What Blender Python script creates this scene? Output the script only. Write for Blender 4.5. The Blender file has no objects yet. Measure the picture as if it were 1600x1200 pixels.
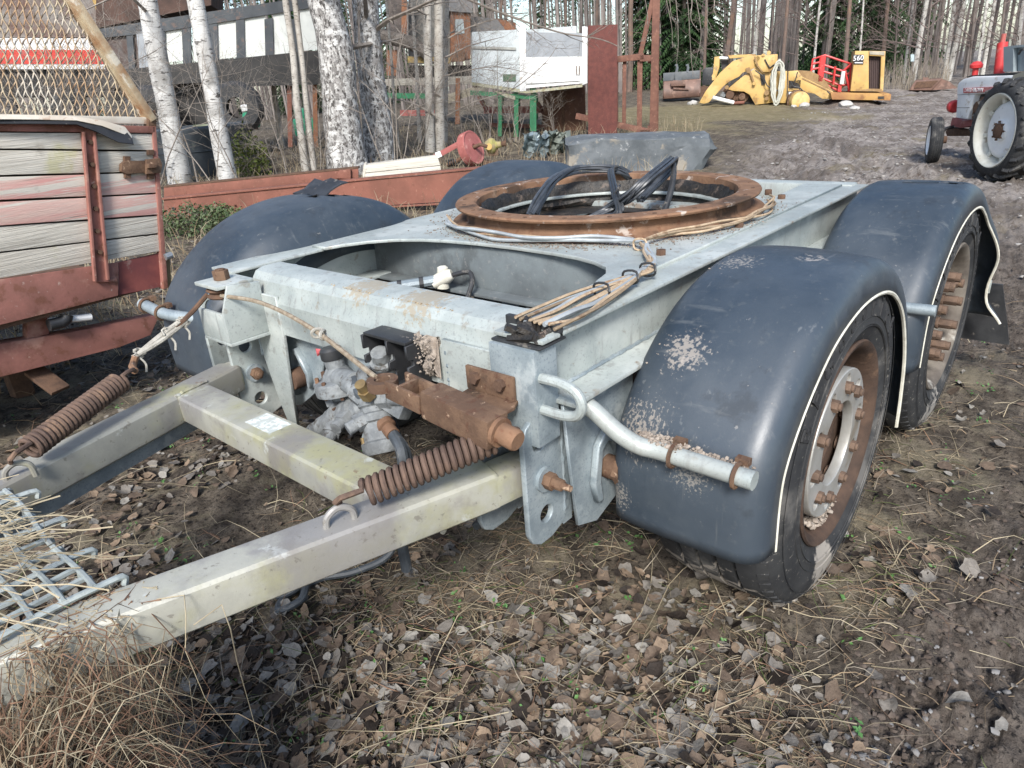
import bpy, bmesh, math, random
import numpy as np
from mathutils import Vector, Matrix, Euler
R = math.radians
random.seed(7); rng = np.random.default_rng(7)
SC = bpy.context.scene
COL = SC.collection

# ------------------------------------------------------------------ camera
CAM = Vector((-1.076, -1.6465, 1.5077))
FW = Vector((0.67181444, 0.6246388, -0.39811019)); RT = Vector((0.65629214, -0.75115252, -0.07106694)); UP = Vector((0.34343264, 0.21353279, 0.91458065))
FPX = 1080.765
cd = bpy.data.cameras.new('camera'); cam = bpy.data.objects.new('camera', cd); COL.objects.link(cam)
cam.matrix_world = Matrix(((RT.x, UP.x, -FW.x, CAM.x), (RT.y, UP.y, -FW.y, CAM.y), (RT.z, UP.z, -FW.z, CAM.z), (0, 0, 0, 1)))
cd.sensor_fit = 'HORIZONTAL'; cd.sensor_width = 36; cd.lens = FPX / 1600 * 36; cd.clip_start = .05; cd.clip_end = 2000
SC.camera = cam
# ------------------------------------------------------------------ sky and sun (thin bright overcast, sun behind the camera)
SUN_EL, SUN_AZ = R(40), R(214)          # azimuth of the sun in the xy-plane, counter-clockwise from +x
w = bpy.data.worlds.new('World'); SC.world = w; w.use_nodes = True
nt = w.node_tree; bg = nt.nodes['Background']
sky = nt.nodes.new('ShaderNodeTexSky'); sky.sky_type = 'NISHITA'; sky.sun_disc = False
sky.sun_elevation = SUN_EL; sky.sun_rotation = math.pi / 2 - SUN_AZ; sky.air_density = 1.0; sky.dust_density = 1.4; sky.ozone_density = 1.0
nt.links.new(sky.outputs[0], bg.inputs[0]); bg.inputs[1].default_value = 0.10
sl = bpy.data.lights.new('sun', 'SUN'); sl.energy = 2.4; sl.angle = R(14); sl.color = (1, .97, .93)
so = bpy.data.objects.new('sun', sl); COL.objects.link(so)
so.rotation_euler = Vector((-math.cos(SUN_AZ) * math.cos(SUN_EL), -math.sin(SUN_AZ) * math.cos(SUN_EL), -math.sin(SUN_EL))).to_track_quat('-Z', 'Y').to_euler()
vs = SC.view_settings; vs.view_transform = 'Standard'; vs.look = 'None'; vs.gamma = 1; vs.use_curve_mapping = False; vs.exposure = 1.27
SC.cycles.max_bounces = 6; SC.cycles.transparent_max_bounces = 8

# ------------------------------------------------------------------ survey helpers
def sm(a, b, v):
    t = np.clip((v - a) / (b - a), 0, 1); return t * t * (3 - 2 * t)
def h0(x, y): return .55 * sm(2.5, 14.5, y)                     # the yard rises gently to the left
def ray(px, py): return FW + RT * ((px - 800) / FPX) - UP * ((py - 600) / FPX)
def on(px, py, ax, v):
    d = ray(px, py); i = 'xyz'.index(ax); return CAM + d * ((v - CAM[i]) / d[i])
def gp(px, py):
    d = ray(px, py); t = .4
    while t < 150:
        q = CAM + d * t
        if q.z <= h0(q.x, q.y): return Vector((q.x, q.y, float(h0(q.x, q.y))))
        t += .01 + t * .0008
    return CAM + d * 150
class Site:
    """a vertical working plane: origin o on the ground, x along angle a, y away, z up (all metres)"""
    def __init__(s, o, a):
        s.o = Vector(o); s.a = a; s.X = Vector((math.cos(a), math.sin(a), 0)); s.Y = Vector((-math.sin(a), math.cos(a), 0))
        if s.Y.dot(s.o - CAM) < 0: s.Y = -s.Y
        s.X = s.Y.cross(Vector((0, 0, 1)))
    def l(s, px, py, off=0):
        d = ray(px, py); t = ((s.o + s.Y * off - CAM).dot(s.Y)) / d.dot(s.Y); q = CAM + d * t - s.o
        return Vector((q.dot(s.X), off, q.z))
    def root(s, name, label, cat, group=None):
        o = bpy.data.objects.new(name, None); COL.objects.link(o); o.empty_display_size = .2
        o.matrix_world = Matrix(((s.X.x, s.Y.x, 0, s.o.x), (s.X.y, s.Y.y, 0, s.o.y), (0, 0, 1, s.o.z), (0, 0, 0, 1)))
        return tag(o, label, cat, group)
def tag(o, label=None, cat=None, group=None, kind=None):
    if label: o['label'] = label
    if cat: o['category'] = cat
    if group: o['group'] = group
    if kind: o['kind'] = kind
    return o
def thing(name, label, cat, loc=(0, 0, 0), rz=0, group=None):
    o = bpy.data.objects.new(name, None); COL.objects.link(o); o.location = loc; o.rotation_euler = (0, 0, rz); o.empty_display_size = .2
    return tag(o, label, cat, group)
def grp(name, parent):
    o = bpy.data.objects.new(name, None); COL.objects.link(o); o.parent = parent; o.empty_display_size = .1; return o
def copy_tree(o, parent=None):
    c = o.copy(); COL.objects.link(c); c.parent = parent
    for ch in list(o.children): copy_tree(ch, c)
    return c

# ------------------------------------------------------------------ mesh builder
class MB:
    def __init__(s): s.v = []; s.f = []
    def add(s, vs, fs):
        n = len(s.v); s.v.extend([tuple(q) for q in vs]); s.f.extend([tuple(i + n for i in f) for f in fs]); return s
    def box(s, c, d, rot=None):
        c = Vector(c); m = Euler(rot).to_matrix() if rot else Matrix.Identity(3)
        P = [c + m @ Vector((i * d[0] / 2, j * d[1] / 2, k * d[2] / 2)) for i in (-1, 1) for j in (-1, 1) for k in (-1, 1)]
        return s.add(P, [(0, 1, 3, 2), (4, 6, 7, 5), (0, 4, 5, 1), (2, 3, 7, 6), (0, 2, 6, 4), (1, 5, 7, 3)])
    def span(s, a, b): return s.box([(a[i] + b[i]) / 2 for i in range(3)], [abs(a[i] - b[i]) for i in range(3)])
    def bar(s, a, b, w, h, up=(0, 0, 1), w2=None, h2=None):
        a = Vector(a); b = Vector(b); d = (b - a).normalized(); u = Vector(up); r = d.cross(u)
        if r.length < 1e-4: r = d.cross(Vector((1, 0, 0)))
        r.normalize(); u = r.cross(d); w2 = w if w2 is None else w2; h2 = h if h2 is None else h2
        P = [a + r * (i * w / 2) + u * (j * h / 2) for i, j in ((-1, -1), (1, -1), (1, 1), (-1, 1))] + [b + r * (i * w2 / 2) + u * (j * h2 / 2) for i, j in ((-1, -1), (1, -1), (1, 1), (-1, 1))]
        return s.add(P, [(3, 2, 1, 0), (4, 5, 6, 7), (0, 1, 5, 4), (1, 2, 6, 5), (2, 3, 7, 6), (3, 0, 4, 7)])
    def prism(s, pts, off):
        """closed outline of 3D points extruded by vector off"""
        P = [Vector(q) for q in pts]; off = Vector(off); n = len(P)
        return s.add(P + [q + off for q in P], [tuple(range(n))[::-1], tuple(range(n, 2 * n))] + [(i, (i + 1) % n, n + (i + 1) % n, n + i) for i in range(n)])
    def tube(s, path, r, n=8, cap=True, closed=False):
        P = [Vector(q) for q in path]; m = len(P); rr = r if hasattr(r, '__len__') else [r] * m
        base = len(s.v); prev = None
        for i in range(m):
            a = P[(i - 1) % m] if (closed or i > 0) else P[i]; b = P[(i + 1) % m] if (closed or i < m - 1) else P[i]
            d = (b - a); d = d.normalized() if d.length > 1e-9 else Vector((0, 0, 1))
            if prev is None:
                x = d.cross(Vector((0, 0, 1)));
                if x.length < 1e-3: x = d.cross(Vector((1, 0, 0)))
            else: x = prev - d * prev.dot(d)
            x.normalize(); prev = x; y = d.cross(x)
            s.v.extend([tuple(P[i] + (x * math.cos(t) + y * math.sin(t)) * rr[i]) for t in [2 * math.pi * k / n for k in range(n)]])
        L = m if closed else m - 1
        for i in range(L):
            for k in range(n):
                a = base + i * n + k; b = base + i * n + (k + 1) % n; c = base + ((i + 1) % m) * n + (k + 1) % n; d = base + ((i + 1) % m) * n + k
                s.f.append((a, b, c, d))
        if cap and not closed:
            s.f.append(tuple(base + k for k in range(n))[::-1]); s.f.append(tuple(base + (m - 1) * n + k for k in range(n)))
        return s
    def lathe(s, prof, o, ax=(0, 0, 1), n=32, closed=False, a0=0, a1=2 * math.pi):
        """prof: (radius, height) pairs turned about axis ax through o"""
        o = Vector(o); z = Vector(ax).normalized(); x = z.orthogonal().normalized()
        if abs(z.z) < .5: x = Vector((0, 0, 1)); x = (x - z * x.dot(z)).normalized()
        y = z.cross(x); base = len(s.v); m = len(prof); full = abs(a1 - a0 - 2 * math.pi) < 1e-6; N = n if full else n + 1
        for k in range(N):
            t = a0 + (a1 - a0) * k / n; e = x * math.cos(t) + y * math.sin(t)
            for r, h in prof: s.v.append(tuple(o + e * r + z * h))
        for k in range(n):
            k2 = (k + 1) % N
            for i in range(m if closed else m - 1):
                j = (i + 1) % m
                s.f.append((base + k * m + i, base + k2 * m + i, base + k2 * m + j, base + k * m + j))
        return s
    def cyl(s, a, b, r, n=16, r2=None):
        a = Vector(a); b = Vector(b); return s.tube([a, b], [r, r if r2 is None else r2], n)
    def hexnut(s, a, b, r): return s.tube([a, b], r, 6)
    def sheet(s, rows, thick=0, closed=False):
        """grid of points; thick>0 gives a real thickness along the normals"""
        rows = [[Vector(q) for q in r_] for r_ in rows]; m = len(rows); n = len(rows[0])
        if thick:
            nr = []
            for i in range(m):
                l = []
                for j in range(n):
                    du = rows[min(i + 1, m - 1)][j] - rows[max(i - 1, 0)][j]; dv = rows[i][min(j + 1, n - 1)] - rows[i][max(j - 1, 0)]
                    k = du.cross(dv); l.append(rows[i][j] - (k.normalized() if k.length > 1e-9 else Vector((0, 0, 1))) * thick)
                nr.append(l)
        b = len(s.v)
        for r_ in rows: s.v.extend([tuple(q) for q in r_])
        for i in range(m - 1):
            for j in range(n - 1): s.f.append((b + i * n + j, b + (i + 1) * n + j, b + (i + 1) * n + j + 1, b + i * n + j + 1))
        if thick:
            c = len(s.v)
            for r_ in nr: s.v.extend([tuple(q) for q in r_])
            for i in range(m - 1):
                for j in range(n - 1): s.f.append((c + i * n + j, c + i * n + j + 1, c + (i + 1) * n + j + 1, c + (i + 1) * n + j))
            for i in range(m - 1):
                s.f.append((b + i * n, c + i * n, c + (i + 1) * n, b + (i + 1) * n)); s.f.append((b + i * n + n - 1, b + (i + 1) * n + n - 1, c + (i + 1) * n + n - 1, c + i * n + n - 1))
            for j in range(n - 1):
                s.f.append((b + j, b + j + 1, c + j + 1, c + j)); k = (m - 1) * n; s.f.append((b + k + j, c + k + j, c + k + j + 1, b + k + j + 1))
        return s
    def mesh(s, name, smooth=False, bevel=0, angle=35, seg=2):
        me = bpy.data.meshes.new(name); me.from_pydata(s.v, [], s.f); me.update()
        if bevel:
            bm = bmesh.new(); bm.from_mesh(me); bmesh.ops.recalc_face_normals(bm, faces=bm.faces)
            ed = [e for e in bm.edges if len(e.link_faces) == 2 and e.calc_face_angle(0) > R(28)]
            if ed: bmesh.ops.bevel(bm, geom=ed, offset=bevel, segments=seg, profile=.6, affect='EDGES', clamp_overlap=True)
            bm.to_mesh(me); bm.free(); smooth = True
        if smooth:
            me.polygons.foreach_set('use_smooth', [True] * len(me.polygons)); me.set_sharp_from_angle(angle=R(angle))
        return me
    def build(s, name, m, parent=None, smooth=False, bevel=0, angle=35, seg=2):
        return obj(name, s.mesh(name, smooth, bevel, angle, seg), m, parent)
def obj(name, me, m, parent=None):
    o = bpy.data.objects.new(name, me); COL.objects.link(o)
    if m is not None:
        if len(me.materials) == 0: me.materials.append(m)
    if parent is not None: o.parent = parent
    return o
def plate_mesh(name, outer, holes=(), thick=.01, bevel=.0015):
    """flat plate in local xy with real holes, thickness along z (centred), rounded edges"""
    cu = bpy.data.curves.new(name, 'CURVE'); cu.dimensions = '2D'; cu.fill_mode = 'BOTH'; cu.extrude = max(thick / 2 - bevel, 1e-4); cu.bevel_depth = bevel; cu.bevel_resolution = 1
    if bevel: cu.offset = -bevel
    for loop in [outer] + list(holes):
        sp = cu.splines.new('POLY'); sp.points.add(len(loop) - 1); sp.use_cyclic_u = True
        for q, c in zip(sp.points, loop): q.co = (c[0], c[1], 0, 1)
    return curve_mesh(cu, name)
def curve_mesh(cu, name):
    t = bpy.data.objects.new('tmp', cu); COL.objects.link(t); dg = bpy.context.evaluated_depsgraph_get()
    me = bpy.data.meshes.new_from_object(t.evaluated_get(dg)); me.name = name
    bpy.data.objects.remove(t); bpy.data.curves.remove(cu); return me
def frame_obj(o, loc, X, Y):
    X = Vector(X).normalized(); Y = Vector(Y).normalized(); Z = X.cross(Y).normalized(); l = Vector(loc)
    o.matrix_local = Matrix(((X.x, Y.x, Z.x, l.x), (X.y, Y.y, Z.y, l.y), (X.z, Y.z, Z.z, l.z), (0, 0, 0, 1))); return o
def circ(c, r, n=20): return [(c[0] + r * math.cos(2 * math.pi * k / n), c[1] + r * math.sin(2 * math.pi * k / n)) for k in range(n)]
def rrect(x0, x1, y0, y1, r, n=5):
    P = []
    for cx, cy, a in ((x1 - r, y1 - r, 0), (x0 + r, y1 - r, 90), (x0 + r, y0 + r, 180), (x1 - r, y0 + r, 270)):
        P += [(cx + r * math.cos(R(a + 90 * k / n)), cy + r * math.sin(R(a + 90 * k / n))) for k in range(n + 1)]
    return P
def text_mesh(s, size, ext=.002, name='lettering', al='CENTER', sp=1.0):
    cu = bpy.data.curves.new(name, 'FONT'); cu.body = s; cu.size = size; cu.extrude = ext; cu.align_x = al; cu.align_y = 'CENTER'; cu.space_character = sp; cu.resolution_u = 2
    return curve_mesh(cu, name)
def smoothpath(pts, n=8):
    """Catmull-Rom through the points"""
    P = [Vector(q) for q in pts]; P = [P[0] * 2 - P[1]] + P + [P[-1] * 2 - P[-2]]; out = []
    for i in range(1, len(P) - 2):
        a, b, c, d = P[i - 1:i + 3]
        for k in range(n):
            t = k / n; out.append(.5 * ((2 * b) + (c - a) * t + (2 * a - 5 * b + 4 * c - d) * t * t + (3 * b - a - 3 * c + d) * t ** 3))
    out.append(P[-2]); return out
def jit(a): return random.uniform(-a, a)

# value noise for terrain and wobble
def _hash(i, j, s): 
    n = (i * 374761393 + j * 668265263 + s * 1442695041) & 0xffffffff; n = ((n ^ (n >> 13)) * 1274126177) & 0xffffffff; return ((n ^ (n >> 16)) & 0xffff) / 65535.0
def vnoise(x, y, s=0):
    x = np.asarray(x, float); y = np.asarray(y, float); i = np.floor(x).astype(np.int64); j = np.floor(y).astype(np.int64); u = x - i; v = y - j
    u = u * u * (3 - 2 * u); v = v * v * (3 - 2 * v)
    return (_hash(i, j, s) * (1 - u) + _hash(i + 1, j, s) * u) * (1 - v) + (_hash(i, j + 1, s) * (1 - u) + _hash(i + 1, j + 1, s) * u) * v - .5
def fbm(x, y, f, o=4, s=0, g=.5):
    r = 0; a = 1
    for k in range(o): r = r + a * vnoise(x * f, y * f, s + k); f *= 2.03; a *= g
    return r

# ------------------------------------------------------------------ materials
MATS = {}
def M(name, c1, c2=None, s=6, rough=.6, metal=0, bump=0, bs=60, ex=(), st=(1, 1, 1), rand=0, spec=.5, r2=None, coord='Object', detail=6, contrast=(.35, .65)):
    """noise-blended surface. ex entries: (colour, scale, lo, hi, amount[, stretch[, (centre, radius)]])"""
    if name in MATS: return MATS[name]
    m = bpy.data.materials.new(name); m.use_nodes = True; n = m.node_tree.nodes; L = m.node_tree.links.new
    b = n['Principled BSDF']; tc = n.new('ShaderNodeTexCoord'); P = tc.outputs[coord]
    def mapping(st):
        q = n.new('ShaderNodeMapping'); q.inputs['Scale'].default_value = st; L(P, q.inputs[0]); return q.outputs[0]
    def noise(sc, st=(1, 1, 1), det=detail, ro=.62):
        q = n.new('ShaderNodeTexNoise'); q.inputs['Scale'].default_value = sc; q.inputs['Detail'].default_value = det; q.inputs['Roughness'].default_value = ro
        L(mapping(st), q.inputs['Vector']); return q.outputs[0]
    def rng_(x, lo, hi, a=0, c=1):
        q = n.new('ShaderNodeMapRange'); q.interpolation_type = 'SMOOTHSTEP'; L(x, q.inputs[0]); q.inputs[1].default_value = lo; q.inputs[2].default_value = hi; q.inputs[3].default_value = a; q.inputs[4].default_value = c; return q.outputs[0]
    def mix(f, a, c):
        q = n.new('ShaderNodeMix'); q.data_type = 'RGBA'; L(f, q.inputs[0])
        for k, v in ((6, a), (7, c)):
            if hasattr(v, 'node'): L(v, q.inputs[k])
            else: q.inputs[k].default_value = (*v, 1)
        return q.outputs[2]
    if rough >= .65 and spec == .5: spec = .18
    c2 = c2 or tuple(v * .8 for v in c1)
    f0 = rng_(noise(s, st), *contrast); col = mix(f0, c1, c2)
    ro = None
    for e in ex:
        c, sc, lo, hi, am = e[:5]; st2 = e[5] if len(e) > 5 and e[5] else (1, 1, 1)
        v0 = noise(sc, st2); am_ = n.new('ShaderNodeMath'); am_.operation = 'MULTIPLY_ADD'; L(v0, am_.inputs[0]); am_.inputs[1].default_value = 1.5; am_.inputs[2].default_value = -.25; v = am_.outputs[0]
        if len(e) > 6 and e[6]:
            ctr, rad = e[6]
            d = n.new('ShaderNodeVectorMath'); d.operation = 'DISTANCE'; L(P, d.inputs[0]); d.inputs[1].default_value = ctr
            k = rng_(d.outputs['Value'], 0, rad, .32, -.45); ad = n.new('ShaderNodeMath'); ad.operation = 'ADD'; L(v, ad.inputs[0]); L(k, ad.inputs[1]); v = ad.outputs[0]
        f = rng_(v, lo, hi, 0, am); col = mix(f, col, c)
    if rand:
        oi = n.new('ShaderNodeObjectInfo'); hs = n.new('ShaderNodeHueSaturation'); L(rng_(oi.outputs['Random'], 0, 1, 1 - rand, 1 + rand), hs.inputs['Value']); L(col, hs.inputs['Color']); col = hs.outputs[0]
    L(col, b.inputs['Base Color']); b.inputs['Metallic'].default_value = metal; b.inputs['Specular IOR Level'].default_value = spec
    if r2 is None: b.inputs['Roughness'].default_value = rough
    else: L(rng_(f0, 0, 1, rough, r2), b.inputs['Roughness'])
    if bump:
        q = n.new('ShaderNodeBump'); q.inputs['Strength'].default_value = bump; q.inputs['Distance'].default_value = .01; L(noise(bs, st), q.inputs['Height']); L(q.outputs[0], b.inputs['Normal'])
    MATS[name] = m; return m
# ================================================================== ground
def mudmask(x, y):
    n = fbm(x, y, 1.3, 4, 11) * .5
    near = sm(.0, .30, -1.30 - y + n * .55 + .10 * sm(.2, -.6, x))
    far = sm(2.5, 3.6, x + n) * sm(1.2, -.6, y - (1.0 + .22 * x) + n * 1.6)
    return np.maximum(near, far)
def mossmask(x, y):
    c = gp(1075, 178); a = gp(1300, 205)
    g = np.exp(-(((x - c.x) / 5.5) ** 2 + ((y - c.y) / 3.4) ** 2)); g2 = .5 * np.exp(-(((x - a.x - 2) / 2.5) ** 2 + ((y - a.y) / 1.6) ** 2))
    return np.clip((g + g2) * 1.5 + fbm(x, y, .7, 4, 21) * .9 - .25, 0, 1)
TRACKS = [([gp(1085, 215), gp(1160, 250), gp(1330, 310)], .42), ([gp(1215, 200), gp(1290, 240), gp(1480, 300)], .40), ([gp(1600, 350), gp(1590, 450), gp(1600, 560)], .45)]
def ruts(x, y):
    z = np.zeros_like(x)
    for P, wd in TRACKS:
        for a, b in zip(P[:-1], P[1:]):
            d = np.array([b.x - a.x, b.y - a.y]); L = np.hypot(*d); d = d / L
            t = (x - a.x) * d[0] + (y - a.y) * d[1]; q = -(x - a.x) * d[1] + (y - a.y) * d[0]
            m = sm(wd, wd * .75, np.abs(q)) * sm(-.4, .1, t) * sm(L + .4, L - .1, t)
            rim = np.exp(-((np.abs(q) - wd) / .14) ** 2) * sm(-.4, .1, t) * sm(L + .4, L - .1, t)
            lug = np.sin((t + np.abs(q) * .8) * 2 * np.pi / .17)
            z = z + m * (-.05 + .022 * np.clip(lug * 2, -1, 1)) + rim * .05
    return z
def hground(x, y):
    x = np.asarray(x, float); y = np.asarray(y, float)
    m = mudmask(x, y); d = np.hypot(x + 1.08, y + 1.65)
    amp = sm(1, 12, d)
    z = h0(x, y) + fbm(x, y, 2.1, 3, 1) * .035 + fbm(x, y, .25, 2, 3) * .12 * sm(6, 16, d)
    z = z + m * (fbm(x, y, 5.5, 5, 5, .62) * (.06 - .005 * amp) + np.abs(fbm(x, y, 19, 4, 8, .62)) * (.045 + .03 * amp)) + (1 - m) * fbm(x, y, 14, 4, 9, .6) * .022
    z = z + ruts(x, y) * (.3 + .7 * m)
    # keep the wheels on firm ground
    for wx in (.8165, 2.12):
        for wy in (-.97, .97):
            k = np.exp(-(((x - wx) / .35) ** 2 + ((y - wy) / .3) ** 2)); z = z * (1 - k) + (-.004) * k
    return z
def make_ground():
    az = math.atan2(FW.y, FW.x)
    fine = np.arange(-44, 44.01, .17); coarse = np.arange(44 + 4, 360 - 44, 4.0)
    A = az + np.radians(np.concatenate([fine, coarse])); nA = len(A)
    r = [.12]
    while r[-1] < 260: r.append(r[-1] * (1.0148 if r[-1] > .6 else 1.06))
    r = np.array(r); nr = len(r)
    rr, aa = np.meshgrid(r, A, indexing='ij'); x = CAM.x + rr * np.cos(aa); y = CAM.y + rr * np.sin(aa); z = hground(x, y)
    V = np.stack([x.ravel(), y.ravel(), z.ravel()], 1)
    i, j = np.meshgrid(np.arange(nr - 1), np.arange(nA), indexing='ij'); j2 = (j + 1) % nA
    F = np.stack([i * nA + j, (i + 1) * nA + j, (i + 1) * nA + j2, i * nA + j2], -1).reshape(-1, 4)
    V = np.vstack([V, [[CAM.x, CAM.y, 0]]]); c = len(V) - 1
    T = [(c, k, (k + 1) % nA) for k in range(nA)]
    me = bpy.data.meshes.new('ground'); nl = F.size + 3 * len(T)
    me.vertices.add(len(V)); me.vertices.foreach_set('co', V.ravel())
    li = np.concatenate([F.ravel(), np.array(T).ravel()]); me.loops.add(nl); me.loops.foreach_set('vertex_index', li.astype(np.int32))
    ls = np.concatenate([np.arange(len(F)) * 4, len(F) * 4 + np.arange(len(T)) * 3]); me.polygons.add(len(ls)); me.polygons.foreach_set('loop_start', ls.astype(np.int32))
    me.update(calc_edges=True); me.validate(); me.polygons.foreach_set('use_smooth', [True] * len(me.polygons))
    X, Y = V[:, 0], V[:, 1]; mud = mudmask(X, Y); moss = mossmask(X, Y); far = sm(3, 9, np.hypot(X + 1.08, Y + 1.65)); farmud = sm(4, 9, X) 
    at = me.color_attributes.new('zone', 'FLOAT_COLOR', 'POINT'); at.data.foreach_set('color', np.stack([mud, moss, farmud, far], 1).ravel())
    return me
def ground_mat():
    m = bpy.data.materials.new('soil'); m.use_nodes = True; n = m.node_tree.nodes; L = m.node_tree.links.new; b = n['Principled BSDF']
    tc = n.new('ShaderNodeTexCoord'); P = tc.outputs['Object']; at = n.new('ShaderNodeAttribute'); at.attribute_name = 'zone'; sp = n.new('ShaderNodeSeparateColor'); L(at.outputs['Color'], sp.inputs[0])
    def noise(s, d=6, r=.65):
        q = n.new('ShaderNodeTexNoise'); q.inputs['Scale'].default_value = s; q.inputs['Detail'].default_value = d; q.inputs['Roughness'].default_value = r; L(P, q.inputs['Vector']); return q.outputs[0]
    def rg(x, lo, hi, a=0, c=1):
        q = n.new('ShaderNodeMapRange'); q.interpolation_type = 'SMOOTHSTEP'; L(x, q.inputs[0])
        for k, v in enumerate((lo, hi, a, c)): q.inputs[k + 1].default_value = v
        return q.outputs[0]
    def mix(f, a, c):
        q = n.new('ShaderNodeMix'); q.data_type = 'RGBA'; L(f, q.inputs[0])
        for k, v in ((6, a), (7, c)):
            if hasattr(v, 'node'): L(v, q.inputs[k])
            else: q.inputs[k].default_value = (*v, 1)
        return q.outputs[2]
    lit = mix(rg(noise(9), .38, .62), (.058, .047, .036), (.145, .12, .092)); lit = mix(rg(noise(60), .5, .66), lit, (.018, .014, .011)); lit = mix(rg(noise(3.1), .5, .62, 0, .6), lit, (.22, .19, .13))
    mudn = mix(rg(noise(14), .36, .64), (.066, .053, .043), (.15, .126, .105)); mudn = mix(rg(noise(75), .52, .66), mudn, (.02, .017, .015))
    mudf = mix(rg(noise(1.3), .38, .62), (.135, .115, .10), (.285, .255, .23)); mudf = mix(rg(noise(11), .45, .68), mudf, (.085, .068, .055)); mudf = mix(rg(noise(26), .6, .68), mudf, (.42, .39, .35)); mudf = mix(rg(noise(.9), .55, .68, 0, .5), mudf, (.17, .14, .07))
    mud = mix(sp.outputs[2], mudn, mudf); c = mix(sp.outputs[0], lit, mud)
    moss = mix(rg(noise(5), .35, .65), (.19, .165, .075), (.26, .215, .12)); c = mix(rg(sp.outputs[1], .25, .95, 0, .55), c, moss)
    L(c, b.inputs['Base Color']); b.inputs['Roughness'].default_value = .92; b.inputs['Specular IOR Level'].default_value = .22
    bp = n.new('ShaderNodeBump'); bp.inputs['Strength'].default_value = .9; bp.inputs['Distance'].default_value = .02; L(noise(55, 8, .7), bp.inputs['Height']); L(bp.outputs[0], b.inputs['Normal'])
    return m
ground = obj('ground', make_ground(), ground_mat()); ground['kind'] = 'structure'
# ================================================================== shared materials
GALV = M('galvanised_paint', (.40, .435, .415), (.29, .325, .315), 6, .45, .15, .08, 120, ex=[((.22, .235, .23), 130, .58, .72, .6), ((.56, .585, .55), 3, .52, .7, .6), ((.24, .21, .165), 17, .66, .78, .6), ((.17, .095, .055), 34, .76, .84, .8), ((.2, .2, .19), 9, .6, .74, .5, (3, 3, .35)), ((.30, .31, .29), 2.2, .55, .7, .5), ((.25, .195, .15), 22, .50, .64, .9, None, ((1.333, 0, 1.0), .93)), ((.10, .075, .055), 40, .58, .68, .8, None, ((1.333, 0, 1.0), .85)), ((.33, .28, .2), 60, .52, .64, .8, None, ((.10, -.02, .99), .16)), ((.33, .28, .2), 60, .52, .64, .8, None, ((.10, -.27, .99), .18))])
GALVB = M('galvanised_blue', (.20, .24, .26), (.31, .355, .37), 11, .4, .2, .1, 140, ex=[((.16, .19, .21), 150, .55, .7, .6), ((.46, .50, .50), 8, .58, .72, .6)])
DRAW = M('drawbar_paint', (.38, .375, .32), (.27, .27, .24), 4, .45, .1, .1, 120, ex=[((.31, .30, .16), 2.6, .48, .70, .8), ((.21, .20, .20), 3.1, .50, .66, .7, (1, 1, .5)), ((.50, .52, .49), 13, .68, .80, .7), ((.20, .185, .17), 5, .56, .72, .6), ((.14, .125, .105), 50, .66, .76, .6), ((.16, .10, .06), 24, .74, .82, .7)])
CAST = M('cast_alloy', (.235, .25, .255), (.14, .15, .155), 22, .65, .1, .4, 90, ex=[((.07, .062, .052), 26, .58, .72, .8), ((.40, .41, .40), 14, .66, .8, .6)])
RUST = M('rust', (.155, .096, .062), (.098, .060, .041), 14, .85, 0, .3, 90, ex=[((.225, .15, .10), 7, .60, .76, .7), ((.04, .03, .024), 5, .62, .74, .7), ((.09, .045, .03), 36, .58, .72, .7), ((.5, .36, .25), 30, .66, .76, .6)])
RUSTO = M('rust_orange', (.22, .128, .078), (.145, .084, .054), 9, .85, 0, .25, 90, ex=[((.30, .21, .15), 5, .60, .76, .6), ((.035, .027, .022), 4, .60, .72, .75), ((.30, .27, .24), 9, .70, .80, .5), ((.13, .06, .035), 30, .6, .74, .6), ((.52, .47, .42), 12, .66, .75, .6)])
RUSTD = M('rust_dark', (.085, .053, .038), (.125, .075, .05), 20, .9, 0, .3, 90, ex=[((.2, .12, .075), 13, .66, .8, .5)])
REDP = M('faded_red_paint', (.29, .13, .105), (.21, .098, .078), 6, .7, 0, .15, 60, ex=[((.16, .07, .045), 12, .56, .7, .7), ((.36, .21, .165), 5, .58, .74, .7), ((.33, .29, .07), 3.3, .66, .78, .7), ((.46, .38, .33), 40, .70, .8, .5)])
BEAMRED = M('oxide_red', (.22, .092, .066), (.165, .072, .052), 3, .65, 0, .08, 60, ex=[((.13, .06, .04), 8, .6, .74, .6), ((.4, .22, .16), 22, .64, .76, .4)])
PLAS = M('fender_plastic', (.018, .028, .040), (.028, .040, .054), 3, .38, 0, .05, 160, spec=.6, r2=.56, ex=[((.05, .064, .08), 1.1, .42, .66, .7), ((.015, .02, .026), 6, .6, .75, .6), ((.12, .125, .125), 9, .66, .82, .5, (5, 5, .35)), ((.085, .095, .10), 40, .6, .8, .35), ((.15, .16, .165), 5, .74, .82, .5, (.3, 5, 5)), ((.065, .078, .09), 2.6, .52, .78, .5), ((.26, .25, .235), 48, .77, .83, .5), ((.11, .12, .125), 9, .66, .82, .45, (3, .4, 1)), ((.27, .245, .215), 85, .68, .82, .8, None, ((.37, -.895, .87), .17)), ((.30, .27, .24), 26, .77, .84, .8, (1, 1, .6), ((.36, -.895, .86), .11)), ((.27, .245, .215), 130, .71, .82, .75, (1, 1, .5), ((.25, -.86, .70), .24)), ((.26, .24, .21), 150, .68, .80, .7, None, ((.21, -.79, .52), .15)), ((.30, .27, .24), 70, .75, .84, .8, None, ((.80, -1.02, 1.01), .14)), ((.28, .26, .23), 110, .76, .86, .7, None, ((.72, -.86, 1.0), .2)), ((.26, .24, .21), 150, .74, .84, .6, None, ((.2, -1.0, .66), .18))])
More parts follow.
